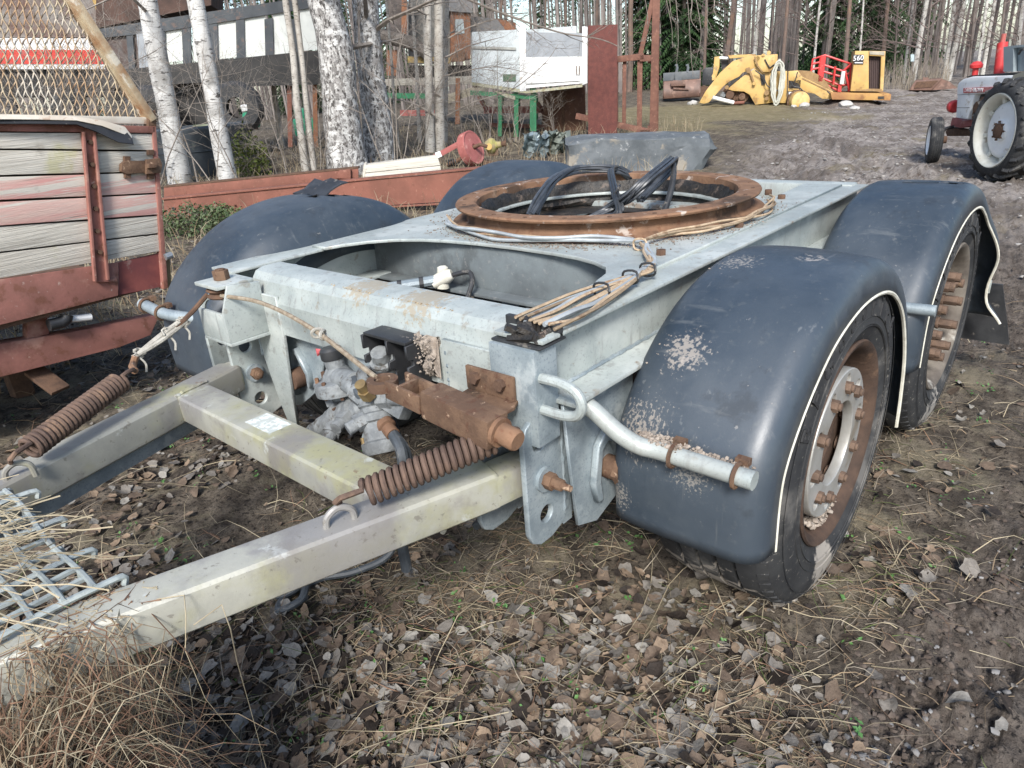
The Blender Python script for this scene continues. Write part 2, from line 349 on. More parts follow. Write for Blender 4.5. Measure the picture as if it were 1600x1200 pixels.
RUBBER = M('tyre_rubber', (.026, .027, .029), (.04, .041, .042), 10, .72, 0, .06, 150, ex=[((.19, .18, .165), 4, .52, .74, .5), ((.28, .26, .225), 70, .68, .78, .5), ((.33, .30, .26), 14, .52, .7, .85, None, ((.75, -1.13, .05), .33)), ((.3, .28, .25), 16, .55, .7, .8, None, ((2.05, -1.15, .05), .35)), ((.30, .27, .235), 16, .56, .68, .85, (3, 1, 1), ((.42, -.95, .14), .3))])
RUBMUD = M('tyre_tread_mud', (.05, .05, .05), (.10, .095, .088), 10, .8, 0, .2, 90, ex=[((.34, .30, .25), 5, .46, .64, .8)])
BLACK = M('black_plastic', (.018, .019, .021), (.03, .031, .033), 14, .5, 0, .05, 100, ex=[((.22, .2, .17), 24, .66, .76, .5)])
HOSE = M('hose_rubber', (.045, .053, .06), (.07, .08, .09), 20, .55, 0, .05, 90, ex=[((.25, .24, .22), 20, .64, .75, .4)])
GREASE = M('old_grease', (.010, .0095, .009), (.03, .025, .02), 40, .5, 0, .6, 70, ex=[((.12, .09, .07), 18, .62, .72, .8)])
CREAM = M('cream_trim', (.66, .645, .56), (.5, .48, .4), 20, .6)
STRAWW = M('old_wire', (.27, .20, .13), (.38, .30, .21), 30, .75, 0, .1, 90, ex=[((.14, .075, .04), 30, .55, .7, .7)], rand=.25)
ROPE = M('wire_rope', (.33, .28, .21), (.22, .17, .12), 60, .7, 0, .5, 300)
ROPEL = M('pale_rope', (.40, .385, .34), (.28, .265, .23), 40, .8, 0, .5, 250)
DIRT = M('dried_mud', (.36, .31, .26), (.24, .20, .165), 30, .95, 0, .5, 120, ex=[((.12, .09, .07), 40, .6, .72, .7)])
WOOD = M('weathered_wood', (.58, .55, .48), (.42, .39, .335), 9, .85, 0, .6, 30, st=(.18, 4, 7), ex=[((.16, .135, .11), 9, .66, .76, .8, (.12, 3, 14)), ((.26, .23, .19), 3, .66, .8, .6), ((.60, .56, .49), 4, .56, .72, .6, (.4, 3, 5)), ((.40, .38, .16), 1.6, .62, .72, .5)], rand=.10)
WOODP = M('pink_painted_wood', (.50, .25, .225), (.50, .36, .31), 4, .85, 0, .35, 70, st=(.3, 3, 5), ex=[((.50, .47, .41), 5, .50, .60, .95, (.25, 2, 6)), ((.16, .135, .11), 9, .66, .76, .8, (.12, 3, 14)), ((.26, .22, .19), 3, .68, .8, .6)], rand=.08)
GLASSY = M('white_panel', (.64, .66, .62), (.55, .57, .54), 2, .45, 0, .03, 40, ex=[((.42, .42, .38), 3, .58, .74, .5, (3, 3, .6))])
YEL = M('loader_yellow', (.52, .345, .115), (.42, .27, .09), 1.6, .55, 0, .06, 20, ex=[((.22, .12, .05), 3, .62, .72, .7), ((.66, .47, .2), 1.2, .55, .72, .6), ((.3, .24, .15), 9, .64, .74, .5)])
WHITEP = M('white_paint', (.78, .79, .78), (.68, .69, .69), 3, .5, 0, .03, 40, ex=[((.36, .29, .22), 7, .64, .74, .6), ((.5, .5, .48), 2, .56, .72, .5)])
REDB = M('bright_red_paint', (.52, .035, .035), (.42, .03, .03), 5, .45, 0, .03, 40, ex=[((.5, .2, .16), 9, .62, .76, .5)])
GREEN = M('green_paint', (.02, .14, .06), (.03, .2, .09), 5, .5, 0, .05, 40, ex=[((.18, .1, .05), 9, .64, .74, .6)])
STONE = M('slate_stone', (.085, .096, .104), (.14, .153, .162), 3, .75, 0, .5, 25, ex=[((.085, .098, .104), 1.5, .54, .7, .7), ((.34, .35, .35), 7, .66, .78, .7), ((.30, .26, .2), 2.4, .62, .74, .6)])
# ================================================================== the trailer dolly (x to its rear, right side is -y)
D = thing('trailer_dolly', 'grey two-axle trailer dolly with rusty turntable ring, dark plastic mudguards and A-shaped drawbar', 'trailer dolly')
ZT = .997
# --- frame rails (channel section, both sides)
for s in (-1, 1):
    b = MB()
    b.span((.0, s * .60, .983), (2.27, s * .745, .993)); b.span((.02, s * .692, .835), (2.26, s * .704, .983)); b.span((.05, s * .60, .823), (2.24, s * .79, .835))
    b.build('side_rail', GALV, D, bevel=.003)
# --- front beam: folded plate with a shaped lower edge
prof = [(.15, .972), (.15, .991), (.085, .991), (.062, .984), (.048, .965), (.043, .935), (.030, .905), (.030, .80)]
ys = np.linspace(-.60, .545, 14)
b = MB(); b.sheet([[(px_, y, pz) for (px_, pz) in prof] for y in ys], -.008); b.build('front_beam', GALV, D, smooth=True, angle=20)
fx = .033
def FX(px, py, x=fx): q = on(px, py, 'x', x); return (q.y, q.z)
# the face legs that carry the drawbar ears
leg = [(.555, .93), (.545, .70), (.50, .52), (.47, .44), (.42, .43), (.40, .66), (.38, .795), (.38, .81), (.38, .93)]
o = obj('front_leg', plate_mesh('front_leg', [(-y, z) for y, z in leg], thick=.012), GALV, D); frame_obj(o, (.022, 0, 0), (0, -1, 0), (0, 0, 1))
leg = [(-.40, .93), (-.40, .80), (-.435, .775), (-.46, .72), (-.52, .70), (-.60, .70), (-.69, .70), (-.69, .93)]
o = obj('front_leg', plate_mesh('front_leg', [(-y, z) for y, z in leg][::-1], thick=.012), GALV, D); frame_obj(o, (.022, 0, 0), (0, -1, 0), (0, 0, 1))
# --- deck plate round the ring with its curved openings
dk = [(.36, .66), (2.19, .66), (2.19, .55), (2.165, .50)]
a = [math.radians(k) for k in np.linspace(52, -52, 15)]
dk += [(1.333 + .66 * math.cos(t), .66 * math.sin(t)) for t in a] + [(2.165, -.50), (2.19, -.55), (2.19, -.66), (.10, -.66), (.10, -.60), (.40, -.60), (.43, -.588), (.50, -.57), (.56, -.53), (.60, -.46), (.625, -.38), (.64, -.28), (.65, -.1), (.648, .08), (.635, .22), (.61, .33), (.57, .42), (.50, .50), (.42, .55), (.36, .57)]
o = obj('deck_plate', plate_mesh('deck_plate', [(x, y) for x, y in dk][::-1], [circ((1.333, 0), .47, 48)], .012, .002), GALV, D); o.location = (0, 0, ZT)
# --- cross members
b = MB(); b.span((.665, -.69, .83), (.677, .69, .984)); b.span((.605, -.69, .818), (.677, .69, .83)); b.build('cross_member', M('shaded_galvanised', (.17, .195, .20), (.12, .135, .14), 7, .6, .1, .15, 90, ex=[((.07, .075, .075), 5, .55, .7, .6), ((.26, .26, .25), 40, .62, .74, .5)]), D, bevel=.002)  # first one in darker galvanised: shade inside the front opening put into its colour
b = MB(); b.span((.15, -.60, .80), (.162, .60, .972)); b.build('cross_member', GALVB, D)
b = MB(); b.span((1.70, -.60, .90), (1.80, .60, .965)); b.build('cross_member', GALV, D, bevel=.008)
b = MB(); b.span((2.20, -.70, .90), (2.285, .70, 1.0)); b.build('rear_cross_member', GALV, D, bevel=.012)
b = MB(); b.tube([(.93, -.69, .86), (.93, .69, .86)], .05, 16); b.build('cross_tube', GALVB, D, smooth=True)
# --- turntable ring
b = MB(); b.lathe([(.625, 1.004), (.60, 1.008), (.572, 1.02), (.562, 1.062), (.575, 1.0655), (.605, 1.0655), (.608, 1.072), (.604, 1.078), (.53, 1.079), (.522, 1.074), (.517, 1.03), (.512, .97), (.50, .965)], (1.333, 0, 0), n=112)
ring = b.build('turntable_ring', RUSTO, D, smooth=True, angle=32)
for k in range(24):
    t = 2 * math.pi * (k + .4) / 24; q = MB(); q.cyl((1.333 + .575 * math.cos(t), .575 * math.sin(t), 1.0785), (1.333 + .575 * math.cos(t), .575 * math.sin(t), 1.0802), .0075, 8); q.build('bolt_hole', RUSTD, ring)
V = []
b = MB(); n = 150
rows = []
for k in range(n + 1):
    t = 2 * math.pi * k / n; row = []
    for j in range(7):
        rr = .514 - .022 * math.sin(math.pi * j / 6) - .02 * abs(float(fbm(np.array(k * .35), np.array(j * .9), 1, 3, 40))) - (.02 if j > 4 else 0); row.append((1.333 + rr * math.cos(t), rr * math.sin(t), 1.052 - .018 * j + .014 * float(vnoise(np.array(k * .3), np.array(0.), 4))))
    rows.append(row)
b.sheet(rows); b.build('grease_band', GREASE, ring, smooth=True, angle=60)
b = MB(); b.lathe([(.512, .94), (.40, .945), (.30, .94)], (1.333, 0, 0), n=60); b.build('ring_floor', GREASE, ring, smooth=True)
# deck bolts
for (x, y) in ((1.88, -.46), (1.77, -.56), (1.2, -.64), (1.9, .2), (.75, -.6)):
    b = MB(); b.tube([(x, y, ZT), (x, y, ZT + .022)], .016, 6); b.build('bolt', RUSTD, D, bevel=.002)
# --- spring hangers below the rails, with pivot bolts
for s in (-1, 1):
    for hx in (.20, 1.48):
        h = grp('spring_hanger', D); o_ = [(-.14, .8215), (.16, .8215), (.15, .60), (.10, .47), (-.02, .43), (-.10, .46), (-.12, .62)]
        for yy in (s * .665, s * .742):
            o = obj('hanger_plate', plate_mesh('hanger_plate', o_, [circ((.03, .575), .028)], .01), GALVB, h); frame_obj(o, (hx, yy, 0), (1, 0, 0), (0, 0, 1))
        tri = [(-.035, .50), (-.05, .56), (-.03, .66), (.01, .70), (.05, .68), (.10, .58), (.10, .51), (.075, .50), (.075, .57), (.04, .645), (.012, .66), (-.01, .645), (-.022, .56), (-.012, .50)]
        o = obj('pivot_collar', plate_mesh('pivot_collar', tri, [], .02, .004), GALVB, h); frame_obj(o, (hx, s * .757, 0), (1, 0, 0), (0, 0, 1))
        b = MB(); b.tube([(hx + .03, s * .62, .575), (hx + .03, s * .785, .575)], .032, 20); b.tube([(hx + .03, s * .785, .575), (hx + .03, s * .80, .575)], .04, 6); b.build('pivot_bolt', RUST, h, smooth=True)
        b = MB(); b.bar((hx + .05, s * .70, .55), (hx + .62, s * .70, .50), .06, .045); b.build('trailing_arm', RUSTD, h, bevel=.006)
# the front hanger plate that shows inside the left leg
pl = [FX(443, 519, .07), FX(503, 536, .07), FX(497, 608, .07), FX(468, 634, .07), FX(430, 638, .07)]
o = obj('hanger_plate', plate_mesh('hanger_plate', [(-y, z) for y, z in pl][::-1], [], .01), GALVB, D); frame_obj(o, (.085, 0, 0), (0, -1, 0), (0, 0, 1))
c = FX(466, 590, .06)
tri = [(-.055, -.08), (-.05, .02), (-.015, .10), (.012, .11), (.065, .03), (.06, -.03), (.045, -.03), (.048, .02), (.008, .085), (-.008, .08), (-.035, .02), (-.04, -.08)]
o = obj('pivot_collar', plate_mesh('pivot_collar', [(x, z) for x, z in tri][::-1], [], .026, .005), GALVB, D); frame_obj(o, (.072, c[0], c[1]), (0, -1, 0), (0, 0, 1))
b = MB(); b.tube([(.09, c[0], c[1]), (.03, c[0], c[1])], .036, 22); b.build('pivot_bolt', RUSTD, D, bevel=.006)
# --- drawbar ears with three holes each
for yy, x0, x1 in ((.735, -.085, .055), (.595, -.082, .066), (-.565, -.075, .07), (-.705, -.05, .085)):
    cx = (x0 + x1) / 2 - .012; e = grp('drawbar_ear', D)
    out = [(x0 + .012, .47), (x0, .50), (x0, .76), (x0 + .012, .785), (x0 + .035, .80), (x0 + .07, .80), (x1 + .03, .785), (x1 + .03, .52), (x1, .47), (x1 - .05, .452), (x0 + .04, .452)]
    o = obj('ear_plate', plate_mesh('ear_plate', out[::-1], [circ((cx, .735), .023), circ((cx + .012, .53), .023)], .016, .003), GALV if yy > 0 else GALVB, e); frame_obj(o, (0, yy, 0), (1, 0, 0), (0, 0, 1))
    if yy in (.595, -.705):
        b = MB(); b.tube([(cx + .008, yy - .008, .632), (cx + .008, yy - .018, .632)], .032, 20); b.build('washer', GALVB, e, smooth=True)
        L_ = .05 if yy < 0 else .012
        b = MB(); b.tube([(cx + .008, yy - .018, .632), (cx + .008, yy - .018 - .022, .632)], .022, 6); b.tube([(cx + .008, yy - .04, .632), (cx + .008, yy - .04 - L_ * .5, .632), (cx + .008, yy - .04 - L_ * .55, .632), (cx + .008, yy - .04 - L_, .632)], [.016, .015, .009, .008], 10); b.build('ear_bolt', RUST, e, bevel=.001)
    if yy < 0:
        b = MB(); b.span((x1, yy - .006, .46), (.12, yy + .006, .83)); b.build('web', GALVB, e)
# --- drawbar: two arms, cross bar, springs, grating
DB = grp('drawbar', D)
for s in (-1, 1):
    P0 = Vector((.03, s * .645, .628)); P1 = Vector((-.10, s * .622, .632)); P2 = Vector((-1.95, s * .03, .632))
    b = MB(); b.bar(P0, P1, .085, .085); b.build('hinge_end', DRAW, DB, bevel=.012)
    b = MB(); b.bar(P1 + Vector((.03, 0, 0)), P2, .10, .098); b.build('arm', DRAW, DB, bevel=.018, seg=3)
    if s > 0: b = MB(); b.bar(P1 + Vector((-.02, -.02, -.075)), P2 + Vector((0, -.02, -.075)), .012, .06); b.build('arm_stiffener', GALVB, DB, bevel=.003)
b = MB(); b.bar((-.262, -.53, .634), (-.262, .53, .634), .118, .09); b.build('cross_bar', DRAW, DB, bevel=.016, seg=3)
b = MB(); b.span((-.22, .0, .6792), (-.29, .13, .6798)); b.build('worn_sticker', M('sticker', (.62, .65, .62), (.42, .45, .42), 60, .6, contrast=(.45, .55)), DB)
b = MB(); b.lathe([(.05, -.03), (.085, -.03), (.095, 0), (.085, .03), (.05, .03), (.045, 0)], (-2.05, 0, .632), n=28, closed=True); b.build('tow_eye', RUSTD, DB, smooth=True)
def helix(a, b_, rad, wire, turns, n=14, hook=True):
    a = Vector(a); b_ = Vector(b_); d = (b_ - a); L_ = d.length; d.normalize(); x = d.orthogonal().normalized(); y = d.cross(x); P = []
    if hook: P += [a - d * .055 + x * .0 , a - d * .06 + y * .02, a - d * .045 + y * .034, a - d * .02 + y * .03]
    m = int(turns * n)
    for k in range(m + 1):
        t = 2 * math.pi * k / n; P.append(a + d * (L_ * k / m) + (x * math.sin(t) + y * math.cos(t)) * rad)
    if hook: P += [b_ + d * .02 + y * rad, b_ + d * .05 + y * .015, b_ + d * .06]
    return P
S0 = Vector((-.375, -.545, .735)); S1 = Vector((-.135, -.70, .80))
b = MB(); b.tube(helix(S0, S1, .0265, .008, 19), .0068, 7); b.build('spring', M('spring_rust', (.088, .060, .048), (.135, .09, .068), 16, .8, 0, .3, 90, ex=[((.23, .15, .1), 12, .62, .78, .6)]), DB, smooth=True)
q0 = on(45, 702, 'z', .735); q1 = on(188, 596, 'z', .785)
b = MB(); b.tube(helix(q0, q1, .027, .008, 23), .0066, 7); b.build('spring', MATS['spring_rust'], DB, smooth=True)
for c_ in (S0 + Vector((-.05, .025, -.045)), q0 + Vector((-.035, -.015, -.045))):
    b = MB(); b.tube(smoothpath([c_ + Vector((.025, -.01, -.02)), c_ + Vector((.02, -.01, .015)), c_ + Vector((-.005, .0, .028)), c_ + Vector((-.03, .008, .012)), c_ + Vector((-.035, .01, -.02))], 6), .0078, 8); b.build('spring_eye', DRAW, DB, smooth=True)
# grating laid over the front of the arms (square galvanised mesh, curled at the back edge)
gr = grp('grating', DB); gx = np.arange(-.85, -1.45, -.052); gy = np.arange(-.335, .22, .055)
def gz(x, y): return .70 + .012 * math.sin(y * 9) + .02 * max(0, (-.88 - x)) 
for k, y in enumerate(gy):
    b = MB(); wv = []
    for m_, x in enumerate(gx): wv += [(x, y + .004 * math.sin(m_ * 1.3 + k), gz(x, y))]
    x00 = gx[0] + .035 - .05 * abs(math.sin(k * 2.1)); wv = [(x00 + .012, y, gz(gx[0], y) - .022), (x00 + .014, y, gz(gx[0], y) - .004)] + wv
    b.tube(smoothpath(wv, 3), .0066, 6); b.build('grating_bar', GALV, gr, smooth=True)
for m_, x in enumerate(gx):
    b = MB(); b.tube(smoothpath([(x + .003 * math.sin(k), y, gz(x, y) + .004) for k, y in enumerate(gy)], 3), .0058, 6); b.build('grating_bar', GALV, gr, smooth=True)
# --- pulley box at the left front corner
pb = grp('pulley_bracket', D)
b = MB(); b.span((-.12, .48, .972), (.01, .63, .984)); b.build('top_plate', GALV, pb, bevel=.003)
b = MB(); b.span((-.125, .475, .80), (-.113, .64, .895)); b.build('front_plate', GALV, pb, bevel=.002)
b = MB(); b.prism([(-.125, .475, .80), (.02, .475, .80), (.02, .475, .972), (-.09, .475, .984), (-.125, .475, .90)], (0, -.01, 0)); b.build('side_plate', GALV, pb, bevel=.002)
b = MB(); b.span((-.125, .46, .788), (.02, .64, .799)); b.build('bottom_plate', GALV, pb, bevel=.002)
b = MB(); b.lathe([(.015, .935), (.058, .935), (.062, .94), (.05, .95), (.062, .96), (.058, .965), (.015, .965)], (-.055, .555, -.003), n=32); b.build('pulley', RUSTD, pb, smooth=True)
b = MB(); b.tube([(-.055, .565, .984), (-.055, .565, 1.016)], .026, 6); b.tube([(-.055, .565, 1.016), (-.055, .565, 1.02)], .016, 10); b.build('pulley_bolt', RUST, pb, bevel=.002)
b = MB(); b.tube(smoothpath([(-.02, .64, .90), (-.06, .70, .905), (-.08, .71, .86), (-.06, .70, .825), (-.02, .64, .82)], 6), .011, 8); b.build('rope_guide', GALV, pb, smooth=True)
# --- post box at the right front corner, cable clamp, rope guide
po = grp('corner_post', D)
b = MB(); b.span((-.02, -.735, .735), (.06, -.60, .972)); b.build('post', GALVB, po, bevel=.004)
b = MB(); b.tube(smoothpath([(.0, -.735, .905), (.0, -.79, .905), (.0, -.83, .893), (.0, -.845, .865), (.0, -.83, .838), (.0, -.79, .828), (.0, -.735, .828)], 6), .012, 10); b.build('rope_guide', GALV, po, smooth=True)
b = MB(); b.span((-.01, -.745, .973), (.085, -.60, .979)); b.span((.06, -.745, .979), (.075, -.585, 1.012)); b.build('clamp', BLACK, po, bevel=.003)
b = MB()
for k in range(26): b.tube([(.03 + jit(.03), -.68 + jit(.05), .985 + jit(.01)), (.03 + jit(.035), -.68 + jit(.05), 1.0 + jit(.015))], .008 + jit(.003), 5)
b.build('grease_lump', GREASE, po, smooth=True)
# --- rusty slide tube with its pin and bracket
sl_ = grp('slide_tube', D); tx = -.15
b = MB(); b.bar((tx, -.53, .860), (tx, -.735, .838), .066, .070); b.build('square_tube', RUST, sl_, bevel=.006)
b = MB(); b.bar((tx - .031, -.41, .870), (tx - .031, -.53, .858), .009, .045); b.bar((tx + .031, -.41, .870), (tx + .031, -.53, .858), .009, .045); b.bar((tx, -.41, .850), (tx, -.53, .840), .06, .008); b.bar((tx, -.45, .866), (tx, -.46, .865), .06, .045); b.build('channel', RUST, sl_, bevel=.002)
b = MB(); b.tube([(tx, -.735, .838), (tx, -.745, .837)], .033, 20); b.tube([(tx, -.745, .837), (tx, -.785, .831), (tx, -.79, .830)], [.024, .024, .021], 20); b.build('pin', RUSTO, sl_, smooth=True)
b = MB(); b.prism([(-.02, -.53, .845), (-.02, -.68, .845), (-.05, -.695, .845), (-.13, -.69, .843), (-.13, -.54, .843)], (0, 0, -.010)); b.span((-.024, -.53, .845), (-.034, -.68, .905)); b.build('bracket', RUST, sl_, bevel=.003)
for yy in (-.565, -.645):
    b = MB(); b.tube([(-.034, yy, .882), (-.048, yy, .882)], .015, 6); b.build('bolt', RUSTD, sl_)
b = MB(); b.lathe([(.02, -.012), (.038, -.012), (.038, .012), (.02, .012)], (tx - .02, -.385, .874), (0, 0, 1), n=20, closed=True); b.build('end_eye', RUST, sl_, smooth=True)
# --- wire rope round the pulley, pale rope to the left spring
rp = [(tx - .02, -.36, .885), (-.10, .0, .925), (-.075, .30, .948), (-.10, .50, .95)]
b = MB(); b.tube(smoothpath(rp, 6), .0068, 7); b.build('wire_rope', ROPE, D, smooth=True)
e0 = on(212, 556, 'x', -.36); 
b = MB(); b.tube(smoothpath([(-.105, .585, .945), (-.16, .60, .90), (-.22, .612, .86)], 5), .008, 7); b.build('wire_rope', RUSTD, D, smooth=True)
for k in range(3):
    b = MB(); b.tube(smoothpath([Vector((-.19, .61, .875)) + Vector((jit(.006), jit(.006), jit(.006))), (Vector((-.19, .61, .875)) + e0) / 2 + Vector((jit(.008), jit(.008), -.004 + jit(.008))), e0], 5), .0075, 7); b.build('rope_strand', ROPEL, D, smooth=True)
for f_ in (.05, .35, .95):
    q = Vector((-.19, .61, .875)).lerp(e0, f_); b = MB(); b.tube([q + Vector((jit(.01), jit(.01), 0)) + Vector((.016 * math.cos(t), .004 * math.sin(2 * t), .016 * math.sin(t))) for t in np.linspace(0, 7, 18)], .004, 5); b.tube(smoothpath([q + Vector((0, 0, -.01)), q + Vector((.01, -.01, -.035)), q + Vector((.004, -.012, -.06))], 4), .0035, 5); b.build('rope_knot', ROPEL, D, smooth=True)
b = MB(); b.tube(smoothpath([e0, e0 + Vector((-.015, -.005, -.02)), (e0 + q1) / 2 + Vector((.012, 0, 0)), q1 + (q1 - q0).normalized() * .06], 5), [.011] * 16, 8); b.build('shackle', RUSTO, D, smooth=True)
b = MB(); qk = Vector((-.107, -.05, .92)); b.tube([qk + Vector((.014 * math.cos(t), .02 * math.sin(t * .5) , .012 * math.sin(t))) for t in np.linspace(0, 20, 50)], .0045, 5); b.build('rope_knot', ROPEL, D, smooth=True)
# --- black socket bracket on the front beam
sb = grp('socket_bracket', D); bx0, y0, y1 = .012, -.165, -.335
b = MB(); b.span((.024, y0, .80), (.016, y1, .925)); b.build('back_plate', BLACK, sb, bevel=.002)
nt_ = [(0, 0), (.07, 0), (.07, .02), (.05, .022), (.05, .038), (.07, .04), (.07, .062), (.05, .064), (.05, .08), (.07, .082), (.07, .12), (0, .12)]
for yy in (y0 + .004, (y0 + y1) / 2 - .012, y1 - .004):
    o = obj('side_plate', plate_mesh('side_plate', nt_, [], .008, .001), BLACK, sb); frame_obj(o, (.016, yy, .80), (-1, 0, 0), (0, 0, 1))
b = MB(); b.span((.016, y0, .792), (-.054, y1, .80)); b.build('shelf', BLACK, sb, bevel=.0015); b = MB()
b.span((.016, y0, .92), (-.05, y1, .928)); b.build('shelf', BLACK, sb, bevel=.0015)
for k in range(5): b = MB(); b.span((-.054, y0 - .02 - .03 * k, .797), (-.066, y0 - .035 - .03 * k, .812)); b.build('tooth', BLACK, sb)
# --- brake valves and hoses
def valve(o, ax, prof, name='valve_body', m=CAST, n=22, par=None):
    b = MB(); b.lathe(prof, o, ax, n=n); return b.build(name, m, par, smooth=True, angle=30)
va = grp('brake_valve', D); c = Vector((.0, .068, .71))
valve(c, (0, .15, 1), [(0, -.05), (.035, -.05), (.045, -.035), (.045, -.03), (.078, -.028), (.080, -.012), (.078, -.006), (.080, .004), (.078, .012), (.05, .018), (.045, .03), (.03, .05), (.03, .075), (0, .075)], par=va)
valve(c + Vector((0, .012, .075)), (0, .15, 1), [(0, 0), (.034, 0), (.036, .004), (.036, .028), (.03, .036), (0, .038)], 'cap', BLACK, par=va)
for k in range(8):
    t = k * math.pi / 4 + .2; b = MB(); q = c + Vector((.066 * math.cos(t), .066 * math.sin(t), -.002)); b.tube([q + Vector((0, 0, -.03)), q + Vector((0, 0, .026))], .0065, 6); b.build('bolt', RUSTD if k % 3 else RUSTO, va)
b = MB(); b.tube([c + Vector((-.01, -.02, .02)), c + Vector((-.03, -.13, .045))], [.034, .026], 14); b.build('port', CAST, va, smooth=True)
def stepped(p0, p1, steps, name, m, par, n=18):
    """a turned casting: steps are (fraction along, radius)"""
    p0 = Vector(p0); p1 = Vector(p1); a_ = (p1 - p0); L_ = a_.length; b = MB(); b.lathe([(0, steps[0][0] * L_)] + [(r_, f * L_) for f, r_ in steps] + [(0, steps[-1][0] * L_)], p0, a_, n=n); return b.build(name, m, par, smooth=True, angle=28)
def hexport(p0, p1, r_, m, par, name='hex_port'):
    p0 = Vector(p0); p1 = Vector(p1); b = MB(); b.tube([p0, p0.lerp(p1, .55)], r_, 6); b.tube([p0.lerp(p1, .55), p1], r_ * .72, 14); return b.build(name, m, par, smooth=True, angle=30)
BRASS = M('dull_brass', (.30, .22, .10), (.2, .14, .07), 20, .5, .5)
va = grp('brake_valve', D); c = Vector((-.02, .075, .595))
stepped(c + Vector((.02, -.12, .065)), c + Vector((-.005, .075, -.045)), [(0, .026), (.06, .034), (.18, .034), (.2, .046), (.42, .046), (.44, .040), (.52, .040), (.54, .052), (.60, .052), (.62, .045), (.80, .043), (.82, .036), (1, .036)], 'valve_body', CAST, va, 22)
stepped(c + Vector((-.005, .07, -.043)), c + Vector((-.012, .15, -.09)), [(0, .034), (.1, .036), (.3, .036), (.32, .028), (.7, .027), (.72, .031), (.95, .031), (1, .028)], 'inlet_port', CAST, va)
b = MB(); b.tube([c + Vector((-.012, .14, -.085)), c + Vector((-.016, .19, -.112))], [.013, .010], 10); b.build('pipe_stub', RUST, va, smooth=True)
hexport(c + Vector((-.03, -.02, -.01)), c + Vector((-.085, -.04, -.035)), .03, CAST, va); hexport(c + Vector((-.02, -.075, .035)), c + Vector((-.075, -.09, .02)), .026, CAST, va); hexport(c + Vector((.0, .02, .04)), c + Vector((.0, .035, .085)), .024, CAST, va)
for k in range(6): t = k * math.pi / 3; q = c + Vector((-.006 + .045 * math.cos(t) * .5, -.005 + .02 * math.cos(t), .002 + .047 * math.sin(t))); b = MB(); b.tube([q, q + Vector((-.004, .025, -.014))], .005, 6); b.build('bolt', RUSTD, va)
va = grp('brake_valve', D); c = Vector((-.05, -.155, .70))
stepped(c + Vector((.035, .055, .10)), c + Vector((-.024, -.048, -.118)), [(0, .022), (.05, .03), (.16, .03), (.18, .024), (.24, .024), (.26, .042), (.44, .044), (.46, .038), (.52, .038), (.54, .050), (.62, .050), (.64, .043), (.84, .046), (.86, .056), (.95, .056), (1, .05)], 'valve_body', CAST, va, 22)
hexport(c + Vector((0, .02, .02)), c + Vector((.0, .11, .05)), .034, CAST, va); hexport(c + Vector((-.03, .0, -.02)), c + Vector((-.085, .015, -.035)), .026, CAST, va); hexport(c + Vector((-.02, -.02, .05)), c + Vector((-.05, -.03, .10)), .022, BRASS, va); hexport(c + Vector((.01, -.03, .03)), c + Vector((.02, -.11, .05)), .028, CAST, va)
stepped(c + Vector((0, -.03, -.03)), c + Vector((-.012, -.09, -.052)), [(0, .024), (.3, .027), (.5, .027), (.55, .02), (1, .02)], 'hose_coupling', RUSTO, va)
b = MB(); b.box(c + Vector((.03, -.07, .02)), (.05, .09, .06), (.3, .5, .2)); b.build('valve_block', CAST, va, bevel=.008); b = MB(); b.box(c + Vector((-.03, -.015, -.075)), (.03, .05, .04), (.3, .2, .3)); b.build('name_tag', GALVB, va, bevel=.004)
stepped(c + Vector((.05, -.02, .10)), c + Vector((.02, -.04, .17)), [(0, .03), (.4, .03), (.45, .036), (.6, .036), (.65, .026), (1, .024)], 'port', CAST, va)
for k in range(5): t = k * 1.25; q = c + Vector((-.02 + .05 * math.cos(t), -.04 + .045 * math.sin(t), -.10)); b = MB(); b.tube([q, q + Vector((.006, .012, .03))], .0055, 6); b.build('bolt', RUSTD if k % 2 else BRASS, va)
b = MB(); b.span((.04, -.05, .79), (.046, .10, .62)); b.build('valve_mount', GALVB, D, bevel=.002)
b = MB(); b.tube([(.04, .08, .80), (-.01, .13, .80), (-.02, .135, .80)], [.009, .009, .013], 8); b.build('test_nipple', M('pink_cap', (.55, .10, .12), (.5, .12, .12), 9, .5), D, smooth=True)
for pts, r_, mm in (([(-.06, -.24, .65), (-.07, -.30, .60), (-.05, -.26, .42), (-.02, -.20, .36), (.02, -.16, .42), (.04, -.12, .55), (.03, -.10, .66)], .016, HOSE),
                    ([(-.06, -.24, .65), (-.09, -.31, .62), (-.10, -.30, .50), (-.10, -.26, .36), (-.10, -.26, .22)], .016, HOSE),
                    ([(-.02, -.20, .36), (.05, -.30, .33), (.12, -.42, .40), (.15, -.47, .58), (.2, -.45, .72)], .016, HOSE), ([(.1, -.36, .30), (.14, -.46, .42), (.18, -.50, .60), (.22, -.48, .74)], .014, HOSE),
                    ([(.02, -.30, .30), (.03, -.36, .42), (.08, -.44, .56), (.12, -.46, .70)], .009, CREAM), ([(-.03, -.05, .755), (-.06, -.12, .74), (-.05, -.17, .70)], .018, HOSE), ([(0, .01, .66), (-.02, -.06, .70), (-.01, -.12, .79), (.02, -.14, .84)], .013, HOSE),
                    ([(.42, .34, .86), (.50, .27, .865), (.57, .21, .87)], .02, GALVB), ([(.60, .17, .885), (.62, .10, .90), (.60, .065, .875), (.56, .06, .82), (.5, .05, .74)], .009, BLACK)):
    b = MB(); b.tube(smoothpath(pts, 7), r_, 10); b.build('air_hose', mm, D, smooth=True)
